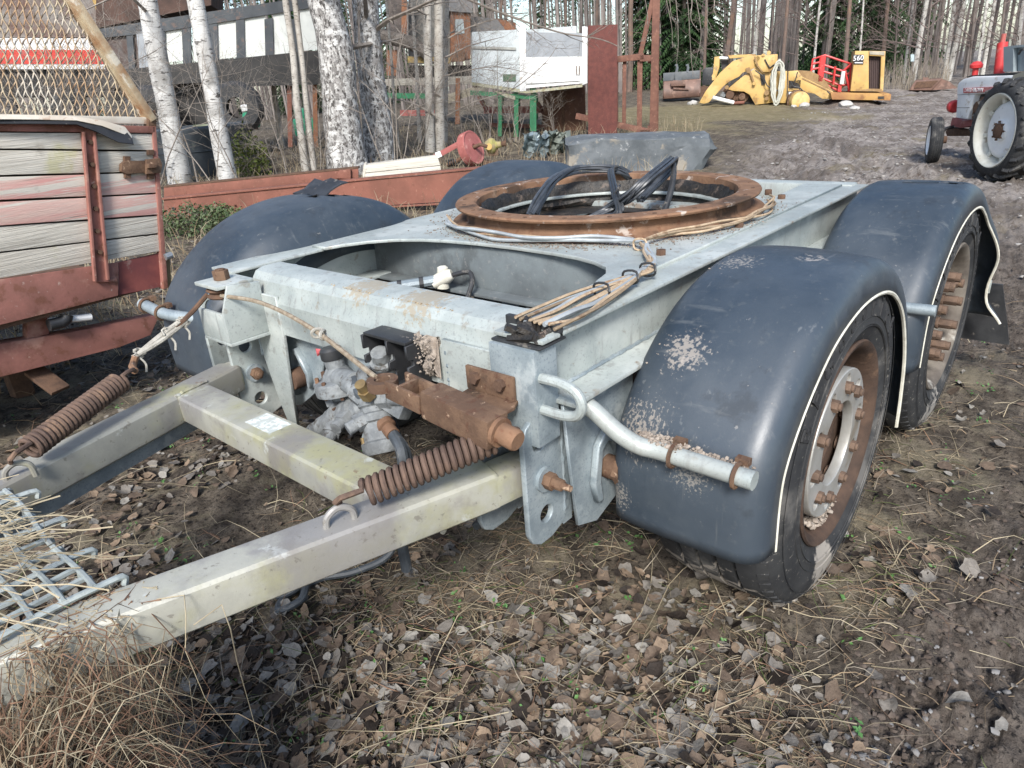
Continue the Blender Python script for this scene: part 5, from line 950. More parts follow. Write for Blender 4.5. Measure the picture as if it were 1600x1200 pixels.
c = S.l(*Z(915, 392), -.25); b = MB(); b.lathe([(0, -.2), (.2, -.2), (.27, -.17), (.29, -.05), (.29, .1)], c, (-.25, 1, 0), n=26); b.build('final_drive', YEL, LD, smooth=True); b = MB(); b.lathe([(.29, .1), (.33, .12), (.33, .3), (.3, .34), (.2, .5)], c, (-.25, 1, 0), n=26); b.build('brake_drum', RUST, LD, smooth=True)
zs(S, [(850, 335), (895, 335), (880, 372), (850, 372)], -.05, .2, 'white_tank', WHITEP, LD)
zs(S, [(1110, 338), (1480, 345), (1490, 350), (1485, 388), (1120, 382)], -.25, 1.9, 'rear_platform', M('rusty_yellow', (.42, .25, .09), (.3, .15, .07), 2, .7, ex=[((.2, .1, .05), 3, .55, .7, .8)]), LD, bevel=.008); zs(S, [(1408, 362), (1445, 362), (1445, 378), (1408, 378)], -.27, .03, 'slot', MATS['tarred_black'], LD)
zs(S, [(1235, 330), (1265, 78), (1350, 78), (1350, 332)], -.1, 1.3, 'cab_side', YEL, LD, bevel=.015); zs(S, [(1350, 78), (1455, 80), (1440, 330), (1420, 330), (1427, 112), (1352, 108)], -.12, 1.3, 'cab_frame', YEL, LD, bevel=.015); zs(S, [(1352, 108), (1427, 112), (1420, 318), (1345, 318)], .05, .05, 'cab_grille', M('grille_brown', (.05, .035, .035), (.08, .055, .05), 6, .7, st=(30, 1, .5)), LD)
for k in range(6): x = 1358 + k * 12; zs(S, [(x, 112), (x + 4, 112), (x + 2, 316), (x - 2, 316)], .02, .04, 'grille_bar', MATS['grille_brown'], LD)
zs(S, [(1255, 330), (1430, 330), (1430, 316), (1350, 314)], -.13, .05, 'cab_sill', MATS['link_brown'], LD); zs(S, [(1356, 80), (1448, 82), (1448, 104), (1356, 100)], -.14, .03, 'cab_lintel', M('dusty_trim', (.42, .38, .3), (.3, .28, .22), 5, .8), LD)
zs(S, [(1255, 101), (1318, 101), (1316, 161), (1254, 160)], -.13, .03, 'number_sign', BLACK, LD, bevel=.005)
me = text_mesh('560', .2, .004); o = obj('sign_number', me, M('sign_white', (.8, .8, .8), (.7, .7, .7), 9, .5), LD); c = S.l(*Z(1285, 124), -.137); frame_obj(o, c, (1, 0, 0), (0, 0, 1)); zs(S, [(1262, 149), (1312, 150), (1312, 155), (1262, 154)], -.135, .005, 'sign_line', MATS['sign_white'], LD)
for pts in ([(985, 240), (1000, 130), (1075, 105), (1240, 160), (1222, 330)], [(1050, 110), (1030, 270)], [(1078, 108), (1058, 265)], [(1065, 165), (1190, 205), (1232, 180)], [(1060, 205), (1180, 240), (1230, 215)], [(995, 160), (1062, 145)], [(992, 195), (1055, 180)], [(1140, 175), (1128, 290)], [(1188, 205), (1165, 330)], [(1200, 195), (1230, 330)], [(1050, 245), (1160, 290), (1222, 290)], [(985, 240), (1165, 330)], [(1240, 160), (1205, 190), (1190, 205)]): rod(S, [Z(*q) for q in pts], .35 if pts[0][0] < 1100 else .2, .032, 'guard_rail', REDB, LD, 8)
zs(S, [(1032, 270), (1052, 108), (1080, 108), (1060, 268)], .3, .05, 'guard_panel', REDB, LD); zs(S, [(1155, 332), (1162, 288), (1180, 290), (1178, 334)], .1, .2, 'guard_foot', REDB, LD); rod(S, [Z(1192, 205) + (.1,), Z(1180, 285) + (.1,)], .1, .06, 'white_cylinder', WHITEP, LD, 10)
zs(S, [(1060, 262), (1130, 240), (1200, 300), (1160, 330)], .5, .3, 'seat_box', MATS['link_brown'], LD)
for pts in ([(700, 130), (730, 180), (760, 165), (800, 190)], [(640, 200), (690, 240), (720, 300), (790, 330)], [(860, 270), (880, 300), (920, 310), (950, 345)], [(905, 210), (890, 260), (860, 300)], [(1090, 330), (1110, 345), (1180, 350)]): rod(S, [tuple(Z(q.x, q.z)) for q in smoothpath([(x, 0, y) for x, y in pts], 5)], -.14, .018, 'hydraulic_hose', BLACK, LD, 6)
zs(S, [(462, 302), (500, 262), (545, 234), (560, 222), (545, 248), (500, 285), (478, 302)], -.012, .01, 'slot', MATS['tarred_black'], LD); zs(S, [(440, 335), (500, 330), (570, 334), (605, 355), (630, 405), (440, 400)], .28, .3, 'well_shade', MATS['tray_dark'], LD); zs(S, [(640, 112), (660, 170), (690, 212), (684, 214), (650, 172), (632, 114)], -.105, .006, 'plate_shade_line', MATS['link_brown'], LD); zs(S, [(845, 205), (850, 205), (848, 400), (842, 400)], .06, .06, 'frame_shade_line', MATS['link_brown'], LD); zs(S, [(935, 244), (1128, 338), (1128, 346), (930, 252)], .085, .02, 'arm_shade_line', MATS['link_brown'], LD)  # painted shade: dark slabs for the slot, the wheel well and edge lines
# stones and heap under it
def stone(p, r_, label, m=STONE, seed=0, fl=.6):
    r2 = random.Random(seed); bm = bmesh.new(); bmesh.ops.create_icosphere(bm, subdivisions=2, radius=1)
    for v in bm.verts: k_ = 1 + .35 * float(fbm(np.array(v.co.x * 1.3 + seed), np.array(v.co.y * 1.3 + v.co.z * 2.1), 1, 3, 70)); v.co *= k_
    me = bpy.data.meshes.new('stone'); bm.to_mesh(me); bm.free(); me.polygons.foreach_set('use_smooth', [True] * len(me.polygons)); me.set_sharp_from_angle(angle=R(30))
    o = obj('stone', me, m); o.location = p; o.scale = (r_ * r2.uniform(.8, 1.3), r_ * r2.uniform(.8, 1.2), r_ * fl); o.rotation_euler = (0, 0, r2.random() * 6); return tag(o, label, 'stone', 'stones on the field')
PALE = M('pale_stone', (.45, .44, .41), (.33, .32, .3), 5, .8, 0, .3, 20)
for px, py, r_, lab in ((1321, 168, .22, 'rounded pale stone in front of the loader platform'), (1256, 168, .17, 'pale stone beside the yellow final drive drum'), (1335, 172, .13, 'small grey stone right of the rounded pale stone'), (1240, 168, .1, 'tiny pale stone left of the yellow final drive drum'), (1082, 164, .16, 'grey flat stone between bucket and loader arm')):
    q = gp(px, py); stone(q + Vector((0, 0, r_ * .3)), r_, lab, PALE, px)
S3 = facing(1330, 168); b = MB(); rows = []
for i in range(12):
    row = []
    for j in range(26): u, v = j / 25, i / 11; hh = .32 * math.sin(math.pi * u) ** .8 * math.sin(math.pi * v) ** .7 * (1 + .5 * float(fbm(np.array(u * 9), np.array(v * 5), 1, 3, 33))); row.append(S3.l(1268 + 110 * u, 168, 0) * 1 + Vector((0, .0 + 2.4 * v, hh - .05 + (0 - S3.l(1268 + 110 * u, 168, 0).z))))
    rows.append(row)
b.sheet(rows); o = b.build('soil_heap', M('heap_soil', (.17, .14, .12), (.1, .08, .065), 6, .95, 0, .6, 30, ex=[((.36, .34, .31), 18, .6, .7, .7)]), None, smooth=True, angle=60)
o.matrix_world = Matrix(((S3.X.x, S3.Y.x, 0, S3.o.x), (S3.X.y, S3.Y.y, 0, S3.o.y), (0, 0, 1, S3.o.z), (0, 0, 0, 1))); o['kind'] = 'structure'
# ---------------- loader bucket left of it
S = facing(1066, 156); t = S.root('loader_bucket', 'worn rusty loader bucket standing left of the yellow loader', 'bucket')
BK = M('bucket_rust', (.17, .095, .07), (.11, .065, .05), 3, .6, 0, .1, 20, ex=[((.26, .16, .12), 5, .58, .72, .6)])
prof = [(.0, .06), (-.28, .10), (-.33, .22), (-.3, .45), (-.12, .78), (.1, 1.0), (.3, 1.05)]
x0, x1 = S.l(1036, 150).x, S.l(1092, 150).x; zz = S.l(1066, 112).z / 1.05
b = MB(); b.sheet([[Vector((x, y * 1.2, z * zz)) for y, z in prof] for x in np.linspace(x0, x1, 8)], .03); b.build('shell', BK, t, smooth=True, angle=40)
for x in (x0, x1): b = MB(); b.prism([Vector((x, y * 1.2, z * zz)) for y, z in prof] + [Vector((x, .7, .1))], (.04, 0, 0)); b.build('side_plate', BK, t)
b = MB(); b.bar(Vector((x0, -.16, zz * .9)), Vector((x1, -.16, zz * .9)), .04, zz * .3); b.build('back_plate', M('bucket_grey', (.12, .13, .135), (.08, .09, .1), 3, .5), t, bevel=.01)
zs(S, [(110, 270), (130, 262), (200, 262), (205, 296), (115, 300)], -.5, .2, 'hinge_block', BK, t, bevel=.008); zs(S, [(140, 208), (180, 208), (180, 268), (140, 268)], -.42, .12, 'hinge_plate', MATS['bucket_grey'], t); zs(S, [(128, 305), (225, 315), (225, 322), (128, 318)], -.44, .05, 'wear_bar', BK, t)
for x in (147, 215): rod(S, [Z(x - 6, 172) + (-.1,), Z(x + 2, 165) + (-.1,), Z(x + 6, 185) + (-.1,), Z(x, 215) + (-.15,)], -.1, .05, 'hook', MATS['bucket_grey'], t, 8)
S = facing(1110, 150); t = S.root('battery_box', 'black box and rusty plate between bucket and yellow loader arm', 'box'); zs(S, [(312, 200), (330, 182), (380, 180), (376, 295), (308, 292)], .2, .7, 'case', BLACK, t, bevel=.04); zs(S, [(300, 300), (385, 296), (350, 370), (295, 400)], .15, .5, 'base', RUSTD, t)
S = facing(1450, 142); t = S.root('scrap_bucket', 'low rusty scrap bucket at the forest edge behind the tractor', 'bucket')
b = MB(); b.prism([S.l(1420, 141), S.l(1430, 126), S.l(1472, 123), S.l(1455, 141)], (0, 1.2, 0)); b.build('body', BK, t, bevel=.008); slab(S, [(1432, 128), (1466, 126), (1456, 136), (1428, 138)], -.03, .03, 'mouth', RUSTD, t); slab(S, [(1442, 121), (1451, 121), (1451, 126), (1442, 126)], .3, .2, 'lug', BK, t); slab(S, [(1470, 123), (1484, 128), (1496, 138), (1456, 141)], .1, .4, 'side_wing', BK, t)

# ---------------- white tractor with red trim
hd = R(38); S = Site((9.3, -.21, 0), hd); TR = S.root('tractor', 'old white tractor with red trim and large white rear wheel', 'tractor'); Y = lambda x, y: (1400 + x * .20833, 40 + y * .20833)
def ys(pts, off, th, nm, m, bevel=0): return slab(S, [Y(*q) for q in pts], off, th, nm, m, TR, bevel=bevel)
of = .50
ys([(455, 470), (462, 430), (500, 400), (560, 384), (880, 374), (1200, 362), (1200, 480), (760, 508), (590, 516), (532, 705), (445, 692), (455, 560)], of, .52, 'hood', WHITEP, bevel=.03)
ys([(520, 384), (560, 374), (1000, 345), (1000, 360), (880, 376), (560, 388)], of + .08, .36, 'hood_top', BLACK); ys([(590, 518), (705, 512), (690, 600), (640, 700), (535, 703)], of + .08, .36, 'engine', M('engine_black', (.02, .02, .02), (.05, .045, .04), 16, .6, ex=[((.2, .18, .16), 20, .6, .72, .6)]))
for k, (x, y, r_) in enumerate(((620, 620, .09), (660, 570, .06), (600, 670, .05))): c = S.l(*Y(x, y), of + .02); b = MB(); b.lathe([(0, -.03), (r_, -.03), (r_, .04), (0, .04)], c, (0, 1, 0), n=16); b.build('engine_pulley', RUSTD, TR, smooth=True)
ys([(455, 612), (550, 612), (549, 617), (455, 617)], of - .004, .004, 'panel_seam', M('seam_grey', (.3, .3, .3), (.25, .25, .25), 9, .7)); ys([(458, 516), (588, 512), (588, 516), (458, 520)], of - .004, .004, 'panel_seam', MATS['seam_grey'])
ys([(505, 470), (660, 462), (660, 500), (505, 506)], of - .012, .012, 'name_badge', M('badge_red', (.42, .05, .05), (.36, .05, .05), 9, .5)); ys([(661, 462), (752, 457), (752, 496), (661, 500)], of - .012, .012, 'trim_badge', M('badge_pink', (.42, .12, .12), (.5, .2, .19), 40, .5))
me = text_mesh('DAVID BROWN', .072, .002); o = obj('badge_lettering', me, MATS['sign_white'], TR); c0, c1 = S.l(*Y(512, 489), of - .015), S.l(*Y(654, 481), of - .015); wd = max(v.co.x for v in me.vertices) - min(v.co.x for v in me.vertices); frame_obj(o, (c0 + c1) / 2, (c1 - c0), (0, 0, 1)); sc_ = (c1 - c0).length / wd; o.scale = (sc_, 1.0, 1)
c = S.l(*Y(430, 606), of + .1); b = MB(); b.lathe([(0, -.09), (.05, -.08), (.085, -.03), (.09, .03), (.07, .06), (0, .06)], c, (1, .1, 0), n=20); b.build('headlight', REDB, TR, smooth=True); rod(S, [Y(465, 600) + (of + .1,), Y(480, 600) + (of + .15,)], of, .02, 'lamp_stalk', REDB, TR)
ys([(405, 750), (420, 692), (450, 690), (500, 712), (600, 705), (600, 745), (480, 768)], of + .1, .3, 'front_bracket', PINK, .01); ys([(370, 795), (400, 760), (470, 775), (600, 780), (600, 828), (380, 830)], of + .15, .12, 'front_axle', RUSTD, .01)
rod(S, [Y(350, 790) + (.35,), Y(380, 770) + (.5,), Y(430, 760) + (.6,)], .4, .025, 'steering_rod', BLACK, TR)
for x0, y0, x1, y1, r_ in ((772, 365, 800, 128, .065), (798, 128, 812, 60, .03)): rod(S, [Y(x0, y0), Y(x1, y1)], of + .3, r_, 'exhaust', REDB if r_ > .04 else M('exhaust_red', (.4, .08, .08), (.35, .1, .08), 9, .6), TR, 14)
c = S.l(*Y(590, 375), of + .25); b = MB(); b.lathe([(.04, 0), (.04, .09), (.08, .1), (.085, .14), (.05, .18), (0, .19)], c, n=18); b.build('air_intake', REDB, TR, smooth=True)
ys([(805, 345), (815, 160), (985, 140), (1100, 140), (1100, 340)], of + .1, .45, 'cab', M('cab_glass', (.16, .2, .22), (.22, .27, .29), 3, .2)); ys([(806, 160), (880, 150), (880, 345), (806, 345)], of + .05, .04, 'cab_panel', M('cab_grey', (.25, .3, .32), (.3, .35, .36), 3, .4)); ys([(880, 150), (1100, 130), (1100, 150), (880, 168)], of + .05, .5, 'cab_top', MATS['cab_grey'])
rod(S, [Y(920, 215), Y(935, 185), Y(960, 175)], of, .015, 'mirror_arm', BLACK, TR); ys([(865, 400), (880, 372), (960, 340), (1200, 330), (1200, 420), (960, 400)], .25, .3, 'fender', M('fender_beige', (.36, .33, .26), (.3, .27, .2), 4, .6))
b = MB(); b.span((-.3, of + .05, .45), (1.1, of + .45, .8)); b.build('gearbox', MATS['engine_black'], TR)
# rear wheels
def tractor_wheel(off, sgn):
    W = grp('rear_wheel', TR); c = Vector((0, off, .575)); R_ = .575
    b = MB(); b.lathe([(.405, -.02), (.43, -.06), (.49, -.06), (.535, -.02), (.545, .04), (.545, .24), (.535, .3), (.43, .34), (.405, .3)], c, (0, 1, 0), n=64); b.build('tyre', RUBBER, W, smooth=True, angle=45)
    for k in range(20):
        for h_ in (0, 1):
            t0 = 2 * math.pi * (k + h_ * .5) / 20; P = []
            for q in range(5):
                u = q / 4; t = t0 + u * .30; e = Vector((math.cos(t), 0, math.sin(t))); P.append(c + e * (.555 if q else .51) + Vector((0, (-.045 + .17 * u) if h_ == 0 else (.325 - .17 * u), 0)))
            b = MB()
            for a_, b_2 in zip(P[:-1], P[1:]): e = (a_ - c); e.y = 0; b.bar(a_, b_2, .045, .045, up=e)
            b.build('tread_lug', RUBBER, W, bevel=.006)
    b = MB(); b.lathe([(.425, -.045), (.415, -.06), (.395, -.055), (.37, -.01), (.36, .06), (.35, .12), (.31, .125)], c, (0, 1, 0), n=48); b.build('rim', M('rim_white', (.60, .60, .54), (.5, .49, .42), 5, .5, ex=[((.3, .22, .15), 9, .62, .74, .6)]), W, smooth=True, angle=50)
    b = MB(); b.lathe([(.33, .1), (.31, .05), (.26, .03), (.17, .05), (.12, .04), (.11, .0), (0, .0)], c, (0, 1, 0), n=48); b.build('disc', WHITEP, W, smooth=True, angle=60)
    b = MB(); b.lathe([(.085, .02), (.085, -.02), (.05, -.03), (0, -.03)], c, (0, 1, 0), n=20); b.build('hub', RUSTD, W, smooth=True)
    for k in range(8): t = 2 * math.pi * k / 8; q = c + Vector((.1 * math.cos(t), 0, .1 * math.sin(t))); b = MB(); b.tube([q + Vector((0, .02, 0)), q + Vector((0, -.02, 0))], .014, 6); b.build('wheel_nut', RUSTD, W)
    for k in range(8): t = 2 * math.pi * (k + .3) / 8; b = MB(); b.bar(c + Vector((.31 * math.cos(t), .05, .31 * math.sin(t))), c + Vector((.37 * math.cos(t), .04, .37 * math.sin(t))), .05, .02, up=(0, 1, 0)); b.build('rim_clamp', MATS['rim_white'], W)
tractor_wheel(0, 1); tractor_wheel(1.15, -1)
def front_wheel(c, ax_):
    W = grp('front_wheel', TR); b = MB(); pr = [(.19, -.07), (.24, -.085), (.29, -.075), (.305, -.06)]
    for y in (-.04, -.013, .013, .04): pr += [(.312, y - .01), (.318, y), (.312, y + .01)]
    pr += [(.305, .06), (.29, .075), (.24, .085), (.19, .07)]
    b.lathe(pr, c, ax_, n=48); b.build('tyre', RUBBER, W, smooth=True, angle=30); b = MB(); b.lathe([(.2, -.072), (.195, -.08), (.18, -.06), (.15, -.03), (.06, -.03), (.05, -.06), (0, -.06)], c, ax_, n=32); b.build('rim', WHITEP, W, smooth=True)
    b = MB(); b.lathe([(.2, .072), (.18, .06), (.1, .03), (.05, .06), (.05, .15), (0, .15)], c, ax_, n=32); b.build('hub', RUSTD, W, smooth=True)
fc = S.l(1459, 226, .18); fc.z = .318; front_wheel(fc, (.34, .94, .02)); fc2 = fc + Vector((.1, 1.0, 0)); front_wheel(fc2, (.85, .5, 0))
# ================================================================== trees
BIRCH = M('birch_bark', (.60, .595, .57), (.42, .41, .39), 3, .8, 0, .5, 40, ex=[((.28, .27, .25), 3.2, .52, .68, .8), ((.05, .045, .042), 6, .62, .70, .9, (1, 1, 3.2)), ((.10, .092, .088), 20, .63, .70, .85, (.5, .5, 6))])
BIRCHR = M('rough_birch_bark', (.50, .495, .475), (.26, .25, .24), 9, .85, 0, 1, 26, ex=[((.15, .142, .135), 17, .50, .58, .9, (1, 1, .5)), ((.04, .036, .034), 21, .57, .64, .9, (1, 1, .55)), ((.60, .60, .58), 5, .60, .70, .9, (1, 1, 1.8)), ((.05, .045, .042), 30, .64, .70, .8, (.6, .6, 3))])
BIRCHS = M('slim_birch_bark', (.42, .40, .36), (.30, .275, .24), 6, .85, 0, .2, 40, ex=[((.07, .06, .055), 16, .6, .68, .8, (1, 1, 4))])
BIRCHF = M('far_birch_bark', (.50, .49, .455), (.36, .34, .31), 2, .85, ex=[((.08, .07, .065), 6, .6, .66, .8, (1, 1, 2.5))])
PINEB = M('pine_bark', (.165, .118, .095), (.115, .09, .078), 3, .9, 0, .3, 20, ex=[((.22, .135, .09), 1.2, .54, .72, .6)])
GREYB = M('grey_bark', (.16, .135, .12), (.11, .092, .082), 4, .9)
TWIG = M('twig_bark', (.17, .145, .122), (.26, .23, .20), 8, .85, rand=.2)
TWIGD = M('far_twig', (.135, .105, .095), (.19, .15, .135), 4, .9)
NEED = M('spruce_needles', (.020, .046, .018), (.042, .078, .028), 1.4, .75, rand=.25)
PNEED = M('pine_needles', (.035, .07, .026), (.06, .10, .04), 2, .75, rand=.25)
def grow(b, p_, d, L_, r_, lev, rnd, n=3, kids=(4, 4, 3), droop=0.0, spread=.8):
    seg = 4 if lev else 3; P = [p_.copy()]; q = p_.copy(); dd = d.copy(); rad = [r_]
    for k in range(seg):
        dd = (dd + Vector((rnd.uniform(-1, 1), rnd.uniform(-1, 1), rnd.uniform(-1, 1))) * .16 + Vector((0, 0, -droop))).normalized(); q = q + dd * (L_ / seg); P.append(q.copy()); rad.append(r_ * (1 - .75 * (k + 1) / seg))
    b.tube(P, rad, n if lev < 2 else max(n, 4), cap=False)
    if lev > 0:
        for k in range(kids[min(lev, len(kids)) - 1]):
            f = rnd.uniform(.25, .98); i = min(int(f * seg), seg - 1); o = P[i].lerp(P[i + 1], f * seg - i); t_ = (P[i + 1] - P[i]).normalized(); s_ = Vector((rnd.uniform(-1, 1), rnd.uniform(-1, 1), rnd.uniform(-.5, .9))); s_ = (s_ - t_ * s_.dot(t_)).normalized()
            grow(b, o, (t_ * (1 - spread * .5) + s_ * spread).normalized(), L_ * rnd.uniform(.4, .65), r_ * .5 * (1 - .5 * f) + .0008, lev - 1, rnd, n, kids, droop * 1.5, spread)
def trunk_path(base, top, n, wob, rnd):
    P = []; 
    for k in range(n + 1):
        f = k / n; q = base.lerp(top, f); P.append(q + Vector((rnd.uniform(-1, 1), rnd.uniform(-1, 1), 0)) * wob * math.sin(math.pi * min(f * 1.2, 1)))
    return P
def near_birch(pb, pt, w_px, label, m, seed, H=11, branches=9, extra=()):
    """pb, pt: sightings of the trunk at the ground and at the picture top"""
    rnd = random.Random(seed); g = gp(*pb); dep = (g - CAM).dot(FW); v = g - CAM; S = Site(g, math.atan2(v.y, v.x) - math.pi / 2); up_ = S.l(*pt); d = Vector((up_.x * S.X.x, up_.x * S.X.y, up_.z)); k = H / d.z
    r0 = w_px * dep / FPX / 2; T = thing('birch_tree', label, 'tree', g, 0); d = d * k + Vector((0, 0, 0))
    P = trunk_path(Vector((0, 0, -.1)), Vector((d.x * .85, d.y * .85, H)), 14, r0 * .35, rnd); rad = [r0 * (1.25 if i == 0 else 1.05 if i == 1 else 1) * (1 - .82 * (i / 14) ** 1.3) for i in range(15)]
    PP = smoothpath(P, 3); RR = list(np.interp(np.linspace(0, 14, len(PP)), np.arange(15), rad)); b = MB(); b.tube(PP, [x * (1 + .06 * rnd.uniform(-1, 1)) for x in RR], 14); b.build('trunk', m, T, smooth=True, angle=70)
    b = MB()
    for j in range(branches):
        f = rnd.uniform(.14, .95); i = int(f * 14); q = P[i].lerp(P[min(i + 1, 14)], f * 14 - i); a = rnd.random() * 6.28; grow(b, q, Vector((math.cos(a), math.sin(a), rnd.uniform(.1, .8))).normalized(), rnd.uniform(1.0, 2.4) * (.6 if H < 8 else 1), r0 * .16 + .006, 3, rnd, 3, (3, 4, 4), .02)
    b.build('crown', TWIG, T, smooth=False)
    return T, S
near_birch((282, 291), (233, 0), 31, 'stout white birch leaning left, right beside the wooden trailer corner', BIRCH, 1, 12)
near_birch((358, 290), (305, 0), 25, 'leaning white birch second from the wooden trailer', BIRCH, 2, 12)
near_birch((545, 272), (512, 0), 52, 'thickest rough-barked birch, left trunk of the big pair', BIRCHR, 3, 14, 12)
near_birch((594, 255), (572, 0), 40, 'thick rough-barked birch, right trunk of the big pair', BIRCHR, 4, 14, 12)
near_birch((672, 238), (671, 0), 13, 'straight slim grey birch right of the big pair', BIRCHS, 5, 10)
tb, Sb = near_birch((686, 236), (690, 0), 15, 'slim brown-grey birch touching the straight slim one', BIRCHS, 6, 10)
near_birch((694, 228), (703, 0), 8, 'thinnest grey stem rightmost of the slim birch clump', BIRCHS, 7, 8, 6)
near_birch((656, 222), (646, 0), 6, 'thin pale sapling left of the slim birch clump', BIRCHS, 8, 7, 6)
near_birch((478, 276), (449, 0), 11, 'slim grey stem left of the thickest birch', BIRCHS, 9, 9, 7)
near_birch((490, 274), (463, 0), 10, 'slim grey stem against the thickest birch', BIRCHS, 10, 9, 7)
near_birch((440, 230), (424, 100), 9, 'short pale stem under the lorry trailer', BIRCHS, 11, 5, 4)
near_birch((622, 232), (606, 0), 5, 'thin bent sapling just right of the big birch pair', BIRCHS, 12, 6, 6)
# long bare branches reaching right over the white truck body, and hanging birch twigs
rnd = random.Random(77); S = Site(gp(694, 232), math.atan2((gp(694, 232) - CAM).y, (gp(694, 232) - CAM).x) - math.pi / 2)
M_ = Matrix(((S.X.x, S.Y.x, 0, S.o.x), (S.X.y, S.Y.y, 0, S.o.y), (0, 0, 1, S.o.z), (0, 0, 0, 1)))
def limb(pts, r0, off, kids=10, Lk=.7, lev=2):
    P = smoothpath([S.l(x, y, off) for x, y in pts], 5); b = MB(); b.tube(P, list(np.linspace(r0, r0 * .25, len(P))), 6, cap=False)
    for k in range(kids):
        i = rnd.randint(2, len(P) - 2); a = (P[i + 1] - P[i]).normalized(); s_ = Vector((rnd.uniform(-.4, 1), rnd.uniform(-1, 1), rnd.uniform(-1, 1))); grow(b, P[i], (a * .6 + s_ * .6).normalized(), rnd.uniform(.4, 1) * Lk, r0 * .35, lev, rnd, 3, (4, 4, 3), .03)
    o = b.build('branch', TWIG, tb); o.matrix_parent_inverse = tb.matrix_world.inverted(); o.matrix_world = M_; o.matrix_parent_inverse.identity(); o.location = S.o - Vector(tb.location); o.rotation_euler = M_.to_euler()
limb([(690, -20), (745, 5), (810, 30), (880, 52), (940, 62), (985, 82)], .03, -.4, 14, 1.0); limb([(700, 60), (740, 40), (790, 30), (830, 55)], .016, -.3, 9, .7); limb([(688, 150), (640, 120), (600, 95), (575, 60)], .02, -.5, 12, .8); limb([(690, 120), (730, 110), (780, 105), (850, 120)], .016, -.3, 10, .8); limb([(680, 180), (640, 160), (590, 150), (545, 120)], .025, -.6, 12, .9); limb([(690, 185), (740, 160), (800, 140), (850, 100), (872, 70)], .018, -.2, 10, .7)
for k, (x, y1) in enumerate(((1045, 70), (1060, 105), (1078, 120), (1092, 90), (1108, 60), (1050, 40), (1085, 50), (1012, 30), (1120, 30))): limb([(x - 14, -40), (x - 4, 0), (x + rnd.uniform(-6, 6), y1 * .6), (x + rnd.uniform(-6, 8), y1)], .012, -.6, 6, .28, 1)
# bare shrubs and saplings among the scrap
def shrub(px, py, h_, n, label, seed, m=TWIG, lean=.35, r0=.012, lev=3):
    rnd2 = random.Random(seed); g = gp(px, py); T = thing('bare_shrub', label, 'shrub', g)
    b = MB()
    for k in range(n): a = rnd2.random() * 6.28; grow(b, Vector((rnd2.uniform(-.2, .2), rnd2.uniform(-.2, .2), -.03)), Vector((math.cos(a) * lean, math.sin(a) * lean, 1)).normalized(), h_ * rnd2.uniform(.6, 1.1), r0 * rnd2.uniform(.6, 1.2), lev, rnd2, 3, (4, 4, 4), .0)
    b.build('twigs', m, T)
    b = MB()
    for k in range(6): a = rnd2.random() * 6.28; b.tube([(0, 0, -.04), (math.cos(a) * .1, math.sin(a) * .1, .08)], [.03, .012], 6)
    b.build('root_stock', TWIG, T)
for i, (px, py, h_, n, lab) in enumerate(((318, 296, 2.2, 3, 'bare twiggy shrub between the two leaning birches'), (395, 292, 2.0, 2, 'bare shrub right of the second leaning birch'), (440, 285, 1.8, 3, 'bare shrub in front of the black tub edge'), (505, 284, 1.5, 4, 'low bare shrub at the foot of the thickest birch'), (620, 268, 2.2, 5, 'bare shrub right of the big birch pair'), (650, 240, 2.4, 5, 'tangled bare shrub before the flat bed'), (725, 230, 2.0, 5, 'bare shrub behind the red pulley wheel'), (765, 224, 2.2, 5, 'bare shrub in front of the grey truck panel'), (800, 222, 1.4, 4, 'low bare shrub beside the green legs'), (870, 214, 1.2, 4, 'low bare shrub before the rusty sheet'), (120, 330, 2.6, 6, 'bare shrub behind the trailer mesh cage, left'), (185, 320, 2.4, 6, 'bare shrub behind the trailer mesh cage, right'), (40, 330, 2.8, 6, 'bare shrub behind the trailer mesh cage, far left'), (228, 300, 2.4, 5, 'bare shrub behind the slanting cage brace'))): shrub(px, py, h_, n, lab, 100 + i, lean=.4)
# evergreen sprigs by the tub and small leafy bush at the beam
def leafy(px, py, w_, h_, n, label, m, seed, ls=.035):
    rnd2 = random.Random(seed); g = gp(px, py); T = thing('leafy_bush', label, 'bush', g); b = MB(); bs = MB()
    for k in range(n):
        a = rnd2.random() * 6.28; rr2 = w_ * math.sqrt(rnd2.random()); q = Vector((math.cos(a) * rr2, math.sin(a) * rr2, h_ * rnd2.random() * (1 - .5 * rr2 / w_))); e = Euler((rnd2.uniform(-1, 1), rnd2.uniform(-1, 1), rnd2.random() * 6)).to_matrix(); s_ = ls * rnd2.uniform(.6, 1.3)
        b.add([q + e @ Vector(c) * s_ for c in ((-.15, 0, 0), (.5, -.4, .1), (1.2, 0, 0), (.5, .4, .1))], [(0, 1, 2, 3)])
    for k in range(14): a = rnd2.random() * 6.28; grow(bs, Vector((jit(.3) * w_, jit(.3) * w_, -.02)), Vector((math.cos(a) * .6, math.sin(a) * .6, 1)).normalized(), h_ * .8, .006, 1, rnd2, 3, (3,))
    b.build('leaves', m, T); bs.build('twigs', TWIG, T)
LEAFG = M('bush_leaf', (.05, .085, .025), (.09, .12, .045), 6, .6, rand=.2)
leafy(300, 362, .45, .38, 1500, 'small leafy green bush in front of the red beam', LEAFG, 5); leafy(345, 345, .3, .25, 700, 'low green bush against the red beam, right of the larger one', LEAFG, 6); leafy(395, 276, .35, .9, 900, 'yellow-green evergreen sprig at the black tub', M('sprig_leaf', (.12, .13, .03), (.08, .11, .03), 6, .7), 7, .05)

